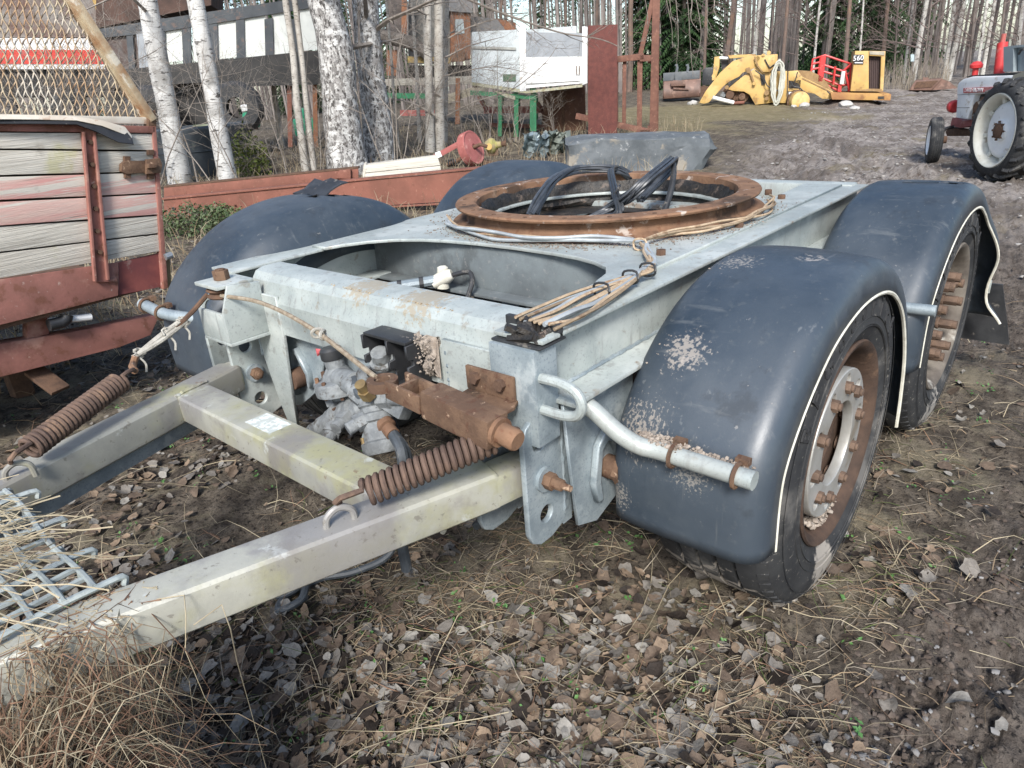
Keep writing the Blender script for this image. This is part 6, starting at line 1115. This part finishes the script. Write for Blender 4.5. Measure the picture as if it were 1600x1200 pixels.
# ---------------- forest edge
def crown_mesh(kind, seed):
    rnd2 = random.Random(seed); b = MB()
    if kind == 'pine':
        for k in range(46):
            z = rnd2.uniform(9, 15); a = rnd2.random() * 6.28; L_ = rnd2.uniform(.7, 2.2) * (1 - (z - 9) / 9); q0 = Vector((0, 0, z)); q1 = Vector((math.cos(a) * L_, math.sin(a) * L_, z + rnd2.uniform(-.1, .6)))
            for j in range(26):
                c = q0.lerp(q1, rnd2.uniform(.4, 1.1)) + Vector((rnd2.gauss(0, .22), rnd2.gauss(0, .22), rnd2.gauss(0, .14))); e = Euler((rnd2.random() * 6, rnd2.random() * 6, rnd2.random() * 6)).to_matrix(); b.add([c + e @ Vector(v) * .2 for v in ((-.5, 0, 0), (.5, -.25, 0), (.5, .25, 0))], [(0, 1, 2)])
    elif kind == 'spruce':
        H = 13
        for k in range(330):
            f = rnd2.random() ** 1.1; z = .35 + f * (H - .5); a = rnd2.random() * 6.28; L_ = (2.1 * (1 - f) ** .85 + .12) * rnd2.uniform(.65, 1.1); dr = -.35 - .25 * (1 - f)
            for j in range(13):
                u = (j + .5) / 13; c = Vector((math.cos(a) * L_ * u, math.sin(a) * L_ * u, z + dr * L_ * u * u + .02)); w_ = .32 * (1.1 - u) + .08; t = Vector((-math.sin(a), math.cos(a), 0))
                for s_ in (-1, 1): e = c + t * s_ * w_ * rnd2.uniform(.6, 1.2) + Vector((math.cos(a) * .12, math.sin(a) * .12, -.14 - rnd2.random() * .12)); g2 = c + Vector((math.cos(a), math.sin(a), dr * u)) * .16; b.add([c, e, g2], [(0, 1, 2)])
    else:
        for k in range(26): a = rnd2.random() * 6.28; z = rnd2.uniform(1.2, 12); grow(b, Vector((0, 0, z)), Vector((math.cos(a), math.sin(a), rnd2.uniform(.2, .9))).normalized(), rnd2.uniform(1.2, 2.6) * (1 - z / 22), .022, 2, rnd2, 3, (5, 5, 4), .02)
    return b.mesh('crown')
CM = {k: [crown_mesh(k, s) for s in (1, 2, 3)] for k in ('pine', 'spruce', 'birch')}
for k, v in CM.items():
    for me in v: me.materials.append({'pine': PNEED, 'spruce': NEED, 'birch': TWIGD}[k])
def far_tree(px, py, ptx, w_px, kind, label, seed, H=15, push=0):
    rnd2 = random.Random(seed); g = gp(px, py)
    if push: v = (g - CAM); v.z = 0; g = g + v.normalized() * push; g.z = float(h0(g.x, g.y))
    dep = (g - CAM).dot(FW); v = g - CAM; Sx = Site(g, math.atan2(v.y, v.x) - math.pi / 2); u = Sx.l(ptx, 0); d = Vector((u.x * Sx.X.x, u.x * Sx.X.y, 0)) / max(u.z, 1) * H; r0 = w_px * dep / FPX / 2
    T = thing({'pine': 'pine_tree', 'spruce': 'spruce_tree', 'birch': 'birch_tree', 'grey': 'bare_tree'}[kind], label, 'tree', g, 0, 'trees along the forest edge')
    b = MB(); P = trunk_path(Vector((0, 0, -.1)), Vector((d.x, d.y, H)), 9, r0 * .5, rnd2); b.tube(P, [r0 * (1.15 if i == 0 else 1) * (1 - .8 * i / 9) for i in range(10)], 8); b.build('trunk', {'pine': PINEB, 'spruce': GREYB, 'birch': BIRCHF, 'grey': GREYB}[kind], T, smooth=True)
    c = obj('crown', CM['birch' if kind == 'grey' else kind][seed % 3], None, T); c.rotation_euler = (d.y / H * -1, d.x / H, 0) if kind != 'spruce' else (0, 0, rnd2.random() * 6); c.scale = (1, 1, H / 15) if kind != 'spruce' else (.75 + .25 * w_px / 8, .75 + .25 * w_px / 8, H / 14)
    return T
FT = [(1128, 140, 1146, 9, 'pine', 'thick grey-brown pine trunk right behind the loader boom'), (1173, 140, 1187, 6, 'birch', 'white birch trunk above the middle of the loader boom'), (1201, 140, 1209, 3, 'grey', 'thin grey stem above the hose coil'), (1219, 140, 1231, 6, 'pine', 'reddish pine trunk above the loader frame'), (1243, 140, 1250, 3, 'grey', 'thin stem left of the red guard rails'), (1268, 140, 1281, 4, 'birch', 'pale thin birch above the red guard rails'), (1290, 140, 1300, 3, 'grey', 'thin dark stem between guard rails and cab'), (1317, 140, 1329, 7, 'pine', 'brown pine trunk left of the number sign'), (1376, 140, 1388, 7, 'pine', 'brown pine trunk rising from the yellow cab roof'), (1410, 138, 1427, 4, 'birch', 'thin white birch just right of the yellow cab'), (1424, 138, 1447, 8, 'birch', 'bright white birch leaning right, left of the scrap bucket'), (1440, 138, 1456, 3, 'grey', 'thin brown stem behind the scrap bucket'), (1479, 135, 1505, 9, 'birch', 'thick white birch leaning right, beside the scrap bucket'), (1474, 135, 1492, 6, 'birch', 'greyish birch touching the thick leaning birch'), (1512, 135, 1524, 3, 'grey', 'thin stem above the tractor hood front'), (1524, 133, 1542, 5, 'birch', 'slim white birch left of the red exhaust'), (1532, 133, 1555, 6, 'birch', 'white birch crossing behind the red exhaust'), (1583, 128, 1599, 7, 'birch', 'white birch above the tractor cab'), (983, 146, 988, 9, 'pine', 'grey pine trunk seen inside the rusty rack'), (1160, 140, 1166, 3, 'grey', 'thin dark stem left of the white birch'), (1395, 140, 1404, 3, 'grey', 'thin stem at the right edge of the cab'), (1340, 140, 1350, 3, 'birch', 'thin pale birch at the left edge of the cab'), (1460, 136, 1474, 3, 'grey', 'thin stem between the two leaning birches'), (1556, 130, 1571, 4, 'grey', 'grey stem just right of the red exhaust'), (1100, 142, 1104, 5, 'pine', 'pine trunk above the black box'), (880, 150, 884, 5, 'pine', 'pine trunk above the right truck panel'), (850, 152, 852, 4, 'pine', 'slim pine trunk above the white truck corner post'), (930, 148, 934, 6, 'pine', 'pine trunk behind the tall red plate'), (780, 156, 782, 6, 'pine', 'pine trunk above the grey truck panel')]
for i, a in enumerate(FT): far_tree(*a, 200 + i, 14 + (i * 7) % 4, push=(i * 37 % 50) / 12.)
for i, (px, py, w_, lab, H, pu) in enumerate(((1060, 142, 9, 'big dense dark green spruce above the loader bucket', 14, 4), (1098, 140, 7, 'dark green spruce beside the big one', 13, 7), (1353, 140, 4, 'slender green spruce left of the yellow cab', 12, 6), (1030, 142, 8, 'green spruce behind the tall rack post', 14, 6), (1000, 144, 6, 'green spruce seen through the rack', 13, 9), (1290, 139, 4, 'slender spruce above the red guard rails', 11, 14))): far_tree(px, py, px + 8, w_, 'spruce', lab, 300 + i, H, push=pu)
# the wood behind, one mass
def forest_mass():
    rnd2 = random.Random(5); bt = MB(); bn = MB(); bw = MB(); az = math.atan2(FW.y, FW.x)
    for k in range(620):
        a = az + R(rnd2.uniform(-42, 46)); d = rnd2.uniform(40, 78); q = Vector((CAM.x + math.cos(a) * d, CAM.y + math.sin(a) * d, 0)); q.z = float(h0(q.x, q.y)) - .1; r_ = rnd2.uniform(.04, .14); H = rnd2.uniform(11, 19); bt.tube([q, q + Vector((rnd2.uniform(-.4, .4), rnd2.uniform(-.4, .4), H))], [r_, r_ * .3], 5, cap=False)
        if k % 2 == 0:
            for j in range(6): grow(bw, q + Vector((0, 0, rnd2.uniform(.4, 8))), Vector((rnd2.uniform(-1, 1), rnd2.uniform(-1, 1), .5)).normalized(), rnd2.uniform(1, 2.4), .02, 1, rnd2, 3, (4,), .02)
    vs0 = [np.array([v.co[:] for v in me.vertices]) for me in CM['spruce']]; fs0 = [[tuple(p_.vertices) for p_ in me.polygons] for me in CM['spruce']]
    for k in range(22):
        a = az + R(rnd2.uniform(-40, 46)); d = rnd2.uniform(52, 82); i = k % 3; s_ = rnd2.uniform(.5, 1.05); v = vs0[i][:, :] * np.array([s_ * 1.1, s_ * 1.1, s_]) + np.array([CAM.x + math.cos(a) * d, CAM.y + math.sin(a) * d, float(h0(0, CAM.y + math.sin(a) * d))])
        n0 = len(bn.v); bn.v.extend(map(tuple, v)); bn.f.extend([tuple(j + n0 for j in f) for f in fs0[i]])
    vp0 = [np.array([v.co[:] for v in me.vertices]) for me in CM['pine']]; fp0 = [[tuple(p_.vertices) for p_ in me.polygons] for me in CM['pine']]
    for k in range(64):
        a = az + R(rnd2.uniform(-42, 46)); d = rnd2.uniform(42, 80); i = k % 3; s_ = rnd2.uniform(.8, 1.2); zo = -rnd2.uniform(0, 4.5); v = vp0[i] * np.array([1.5, 1.5, s_]) + np.array([CAM.x + math.cos(a) * d, CAM.y + math.sin(a) * d, zo]); n0 = len(bn.v); bn.v.extend(map(tuple, v)); bn.f.extend([tuple(j + n0 for j in f) for f in fp0[i]])
    o = bt.build('forest', M('far_trunk', (.15, .13, .12), (.23, .205, .19), 1.5, .9), None, smooth=True); tag(o, 'dense bare and evergreen wood closing off the yard', 'forest', kind='stuff'); bw.build('brushwood', TWIGD, o)['kind'] = 'stuff'; bn.build('evergreen_crowns', NEED, o)['kind'] = 'stuff'
forest_mass()
# dry stalks along the forest edge and under the scrap
S = facing(1425, 138); t = S.root('notice_board', 'small pale blue board fixed on a post at the forest edge', 'notice board'); slab(S, [(1423, 85), (1428.5, 85), (1428.5, 96), (1423, 96)], -.25, .03, 'board', M('pale_blue', (.42, .52, .54), (.38, .47, .5), 5, .5), t); slab(S, [(1425, 96), (1426.5, 96), (1426.5, 139), (1425, 139)], -.22, .05, 'post', GREYB, t)
# ================================================================== leaf litter, dry grass, clods, pebbles
def leaf_shape(rnd2, n=12):
    asp = rnd2.uniform(.5, 1.0); pts = []
    for k in range(n):
        t = 2 * math.pi * k / n; r_ = (.5 + .13 * math.cos(t) - .05 * math.cos(2 * t)) * (1 + rnd2.uniform(-.2, .2)) * (1.25 if k == 0 else .8 if rnd2.random() < .08 else 1); pts.append((r_ * math.cos(t), r_ * asp * math.sin(t)))
    return pts
def leaf_geo(rnd2, curl):
    o = leaf_shape(rnd2); fx_, fy_ = rnd2.uniform(-1, 1) * curl, rnd2.uniform(.2, 1) * curl; tw = rnd2.uniform(-.8, .8) * curl
    def zf(x, y): return fy_ * y * y * 1.6 + fx_ * x * x + tw * x * y
    V = [(0, 0, 0)] + [(x * .55, y * .55, zf(x * .55, y * .55) - .012) for x, y in o] + [(x, y, zf(x, y)) for x, y in o]; n = len(o); F = []
    for k in range(n): k2 = (k + 1) % n; F += [(0, 1 + k, 1 + k2), (1 + k, 1 + n + k, 1 + n + k2, 1 + k2)]
    return V, F
rl = random.Random(11); LG = [leaf_geo(rl, rl.choice((.08, .2, .4, .8, 1.5))) for k in range(24)]
LEAFM = []
for nm, c1, c2 in (('leaf_brown', (.145, .108, .08), (.095, .071, .054)), ('leaf_grey', (.26, .237, .208), (.18, .163, .143)), ('leaf_tan', (.24, .178, .125), (.165, .122, .087)), ('leaf_dark', (.05, .039, .032), (.03, .024, .020)), ('leaf_pale', (.36, .34, .305), (.26, .245, .218))):
    LEAFM.append(M(nm, c1, c2, 40, .7, 0, .4, 90, rand=.3, ex=[((c1[0] * .45, c1[1] * .42, c1[2] * .4), 55, .6, .72, .7)]))
meshes = []
for k, (V, F) in enumerate(LG):
    for mi in range(5):
        b = MB(); b.v = V; b.f = F; me = b.mesh('leaf', True, angle=60); me.materials.append(LEAFM[mi]); meshes.append(me)
def seen(x, y, z=0):
    v = Vector((x, y, z)) - CAM; d = v.dot(FW)
    return d > .3 and abs(v.dot(RT) / d) < .78 and abs(v.dot(UP) / d) < .6
AZ0 = math.atan2(FW.y, FW.x); nr5 = np.random.default_rng(21)
def scatter(n, r0, r1, pw, a0, a1, keep):
    """n ground points spread round the camera's side of the yard, thinned by keep(x, y, r) -> 0..1"""
    X = np.empty(0); Y_ = np.empty(0); Rr = np.empty(0)
    while len(X) < n:
        r_ = r0 + r1 * nr5.random(n * 2) ** pw; a = AZ0 + np.radians(nr5.uniform(a0, a1, n * 2)); x = CAM.x + r_ * np.cos(a); y = CAM.y + r_ * np.sin(a); k = nr5.random(n * 2) < keep(x, y, r_)
        X = np.concatenate([X, x[k]]); Y_ = np.concatenate([Y_, y[k]]); Rr = np.concatenate([Rr, r_[k]])
    return X[:n], Y_[:n], Rr[:n]
def keep_leaf(x, y, r_): return np.maximum(.05, 1 - mudmask(x, y)) * np.clip(.42 + 1.9 * fbm(x, y, 1.5, 3, 50), .04, 1) * np.minimum(1, .35 + r_ / 3)
cx5, cy5, _ = scatter(9800, 1.1, 7.5, 1.9, -44, 46, keep_leaf); cand = list(zip(cx5.tolist(), cy5.tolist()))
Hc = hground(np.array([c[0] for c in cand]), np.array([c[1] for c in cand]))
def clear_view(x, y):      # out from under the dolly's wheels
    return not (abs(y + .97) < .22 and (abs(x - .82) < .25 or abs(x - 2.12) < .25))
idx = sorted(range(len(cand)), key=lambda i: (Vector((*cand[i], 0)) - CAM).length); single = []; bulk = []
for i in idx:
    x, y = cand[i]
    if len(single) < 300 and seen(x, y) and clear_view(x, y) and not (abs(x + .3) < .7 and -.75 < y < -.25 and rl.random() < .0): single.append(i)
    else: bulk.append(i)
def wt(): return rl.choices(range(5), (4.4, 4.4, 3, 3.4, 2))[0]
for i in single:
    o = bpy.data.objects.new('leaf', meshes[rl.randrange(24) * 5 + wt()]); COL.objects.link(o); o.parent = ground; s_ = rl.choice((.022, .03, .038, .046, .056, .072)); o.scale = (s_, s_, s_); o.location = (cand[i][0], cand[i][1], float(Hc[i]) + .01 + rl.random() * .02); o.rotation_euler = (rl.gauss(0, .24), rl.gauss(0, .24), rl.random() * 6.28)
def mass(name, label, cat, mats, parent=None): pass
arr = [[np.array(V), F] for V, F in LG]
bl = [MB() for k in range(5)]
for i in bulk:
    V, F = arr[rl.randrange(24)]; e = np.array(Euler((rl.gauss(0, .32), rl.gauss(0, .32), rl.random() * 6.28)).to_matrix()); s_ = rl.choice((.016, .022, .03, .04, .054)); b = bl[wt()]; n0 = len(b.v); b.v.extend(map(tuple, (V @ e.T) * s_ + np.array([cand[i][0], cand[i][1], Hc[i] + .006 + rl.random() * .022]))); b.f.extend([tuple(j + n0 for j in f) for f in F])
for k, b in enumerate(bl): o = b.build('leaf_litter', LEAFM[k], ground, smooth=True, angle=70); o['kind'] = 'stuff'
# ---- dry grass straws
def blades(pts, name, m, parent, wid=(.0009, .0022), kind='stuff'):
    """pts: list of polylines"""
    V = []; F = []
    for P in pts:
        P = [Vector(q) for q in P]; n = len(P); w_ = rl.uniform(*wid); s_ = Vector((rl.uniform(-1, 1), rl.uniform(-1, 1), rl.uniform(-.3, .3))).normalized(); n0 = len(V)
        for k, q in enumerate(P):
            t = (P[min(k + 1, n - 1)] - P[max(k - 1, 0)]); c = t.cross(s_); c = c.normalized() if c.length > 1e-6 else Vector((0, 0, 1)); c2 = t.cross(c).normalized(); ww = w_ * (1 - .75 * k / (n - 1))
            V += [tuple(q + c * ww), tuple(q - c * ww * .5 + c2 * ww * .8), tuple(q - c * ww * .5 - c2 * ww * .8)]
        for k in range(n - 1):
            for j in range(3): a = n0 + k * 3 + j; b_ = n0 + k * 3 + (j + 1) % 3; F.append((a, b_, b_ + 3, a + 3))
    b = MB(); b.v = V; b.f = F; o = b.build(name, m, parent)
    if kind: o['kind'] = kind
    return o
STRAW = [M('straw_pale', (.36, .31, .215), (.27, .225, .15), 3, .8), M('straw_tan', (.265, .20, .13), (.19, .14, .09), 3, .8), M('straw_grey', (.27, .235, .185), (.19, .16, .125), 3, .85), M('straw_red', (.17, .10, .066), (.235, .15, .098), 3, .85), M('grass_green', (.065, .095, .03), (.11, .13, .05), 3, .7)]
lines = [[] for k in STRAW]
def keep_straw(x, y, r_): return (.42 + 1.6 * fbm(x, y, 1.1, 3, 51) + .35 * ((y > -1.45) & (y < -.9) & (x > -.2) & (x < 1.4)) + .35 * (y > 1.2)) * (1 - .93 * mudmask(x, y))
tx5, ty5, _ = scatter(18500, 1.0, 9.5, 1.7, -44, 46, keep_straw); todo = list(zip(tx5.tolist(), ty5.tolist()))
Hg = hground(np.array([c[0] for c in todo]), np.array([c[1] for c in todo]))
for (x, y), z in zip(todo, Hg):
    L_ = rl.choice((.03, .05, .07, .1, .16)) * (1.25 if y > 1.2 else 1); a = rl.random() * 6.28; up_ = rl.uniform(.05, .5) if rl.random() < .8 else rl.uniform(.6, 1.4); bend = rl.uniform(-.8, .8); P = []
    for k in range(4): f = k / 3; P.append((x + math.cos(a + bend * f) * L_ * f, y + math.sin(a + bend * f) * L_ * f, float(z) + .004 + L_ * up_ * (f - .75 * f * f)))
    lines[rl.choices(range(5), (3.2, 4, 4, 1.5, 1.3))[0]].append(P)
for k, m_ in enumerate(STRAW): blades(lines[k], 'dry_grass' if k < 4 else 'fresh_grass', m_, ground)
# long loose straws lying across the foreground
ll = []
for k in range(90):
    r_ = rl.uniform(1.2, 3.5); a = math.atan2(FW.y, FW.x) + R(rl.uniform(-30, 40)); x = CAM.x + r_ * math.cos(a); y = CAM.y + r_ * math.sin(a)
    if float(mudmask(np.array(x), np.array(y))) > .5: continue
    d = rl.random() * 6.28; L_ = rl.uniform(.25, .6); bend = rl.uniform(-.6, .6); ll.append([(x + math.cos(d + bend * f) * L_ * f, y + math.sin(d + bend * f) * L_ * f, .02 + .06 * math.sin(f * 3.1) * rl.random() + float(hground(x, y))) for f in np.linspace(0, 1, 6)])
blades(ll, 'long_straw', STRAW[0], ground, (.0012, .0022))
# tangle of dead grass round the drawbar end
tg = [[], [], []]
for k in range(5200):
    cx_, cy_ = (-1.10 + rl.gauss(0, .08), -.30 + rl.gauss(0, .2)) if k % 2 else (-1.10 + rl.gauss(0, .07), -.50 + rl.gauss(0, .10)); hh = rl.uniform(.12, .46) * (1 if cy_ < -.1 else .6); a = rl.random() * 6.28; L_ = rl.uniform(.08, .3); b1 = rl.uniform(-1.6, 1.6); P = []
    z0 = rl.uniform(0, .5) * math.exp(-((cx_ + 1.12) / .2) ** 2 - ((cy_ + .52) / .24) ** 2)
    for f in np.linspace(0, 1, 6): P.append((cx_ + math.cos(a + b1 * f) * L_ * f, cy_ + math.sin(a + b1 * f) * L_ * f, z0 + hh * math.sin(f * 2.4) * .7 + .01))
    tg[rl.choices(range(3), (3.2, 3.2, 2.2))[0]].append(P)
for k in range(150):      # pale stems lying over the grating and the arm
    cx_, cy_ = (-1.0 + rl.gauss(0, .05), .0 + rl.gauss(0, .15)); a = rl.gauss(2.3, .6); L_ = rl.uniform(.15, .4); tg[2].append([(cx_ + math.cos(a) * L_ * (f - .5), cy_ + math.sin(a) * L_ * (f - .5), .712 + .03 * math.sin(f * 3) * rl.random() + .015 * rl.random() - .10 * max(0, f - .6)) for f in np.linspace(0, 1, 6)])
for k in range(160):      # stems hanging over the arm end
    cx_, cy_ = (-.93 + rl.gauss(0, .06), -.36 + rl.gauss(0, .05)); tg[rl.choice((0, 1, 2))].append([(cx_ + rl.uniform(-.03, .03) + .05 * f * rl.uniform(-1, 1), cy_ - .09 * f + rl.uniform(-.02, .02), .68 - .35 * f * f + .03 * math.sin(f * 3)) for f in np.linspace(0, 1, 6)])
for k, m_ in enumerate((STRAW[3], STRAW[1], STRAW[0])): o = blades(tg[k], 'grass_tangle', m_, ground, (.001, .0021))
# dry grass growing among the scrap behind
lb = [[], []]
wx5, wy5, _ = scatter(6500, 4.5, 15.5, 1, -16, 46, lambda x, y, r_: ((mudmask(x, y) < .25) & (y > 2.6) & ~((np.abs(y - 2.6) < .6) & (x < .6))) * 1.0); tod = list(zip(wx5.tolist(), wy5.tolist()))
for x, y in tod: h_ = rl.uniform(.08, .38); a = rl.random() * 6.28; z = float(h0(x, y)); q = rl.uniform(.1, .8); lb[rl.random() < .4].append([(x + math.cos(a) * h_ * q * f * f, y + math.sin(a) * h_ * q * f * f, z + h_ * (f - .35 * f * f * q)) for f in (0, .4, .75, 1)])
blades(lb[0], 'standing_dry_grass', STRAW[0], ground, (.003, .006)); blades(lb[1], 'standing_dry_grass', STRAW[1], ground, (.003, .006))
st2 = []
for k in range(500): q = gp(rl.choice((rl.uniform(960, 1060), rl.uniform(1380, 1480))), rl.uniform(134, 141)); h_ = rl.uniform(.5, 1.3); st2.append([(q.x, q.y, q.z), (q.x + jit(.1), q.y + jit(.1), q.z + h_ * .6), (q.x + jit(.2), q.y + jit(.2), q.z + h_)])
blades(st2, 'reed_stalks', STRAW[2], ground, (.006, .012))
# ---- small green sprigs
gs = []; b = MB(); MG = M('sprig_green', (.05, .14, .035), (.09, .19, .05), 8, .6)
for k in range(240):
    r_ = 1.3 + 3.2 * rl.random() ** 1.3; a = math.atan2(FW.y, FW.x) + R(rl.uniform(-38, 40)); x = CAM.x + r_ * math.cos(a); y = CAM.y + r_ * math.sin(a); z = float(hground(x, y))
    if not clear_view(x, y): continue
    for j in range(rl.randint(3, 9)):
        e = Euler((rl.uniform(-.7, .7), rl.uniform(-.7, .7), rl.random() * 6)).to_matrix(); s_ = rl.uniform(.005, .013); q = Vector((x + rl.gauss(0, .012), y + rl.gauss(0, .012), z + rl.uniform(.006, .025))); b.add([q + e @ Vector(c) * s_ for c in ((-.2, 0, 0), (.5, -.5, .1), (1.3, 0, .0), (.5, .5, .1))], [(0, 1, 2, 3)])
o = b.build('green_sprigs', MG, ground); o['kind'] = 'stuff'
# ---- clods and pebbles on the bare soil
qx, qy, _ = scatter(3600, 1.3, 7, 1.9, -44, 10, lambda x, y, r_: mudmask(x, y) * (.5 + 1.4 * fbm(x, y, 2.2, 3, 55))); pc = list(zip(qx.tolist(), qy.tolist()))
H1 = hground(np.array([c[0] for c in pc]), np.array([c[1] for c in pc]))
CL = M('soil_clod', (.075, .058, .047), (.12, .098, .082), 18, .95, 0, .5, 80)
clods([(x, y, float(z) - .001) for (x, y), z in zip(pc, H1)], 'soil_clods', CL, ground, .0025, .014, .6)
qx, qy, qr = scatter(1500, 1.3, 30, 2.2, -44, 12, lambda x, y, r_: mudmask(x, y)); pp = list(zip(qx.tolist(), qy.tolist(), qr.tolist()))
H2 = hground(np.array([c[0] for c in pp]), np.array([c[1] for c in pp])); PEB = M('pebble_stone', (.24, .235, .23), (.15, .145, .14), 9, .75, 0, .2, 50)
near = [(x, y, float(z) + .002) for (x, y, r_), z in zip(pp, H2) if r_ < 6]; farp = [(x, y, float(z) + .005) for (x, y, r_), z in zip(pp, H2) if r_ >= 6]
clods(near, 'pebbles', PEB, ground, .0025, .011, .6); clods(farp, 'pebbles', M('pale_pebble', (.34, .325, .30), (.22, .21, .195), 3, .85), ground, .008, .035, .5)
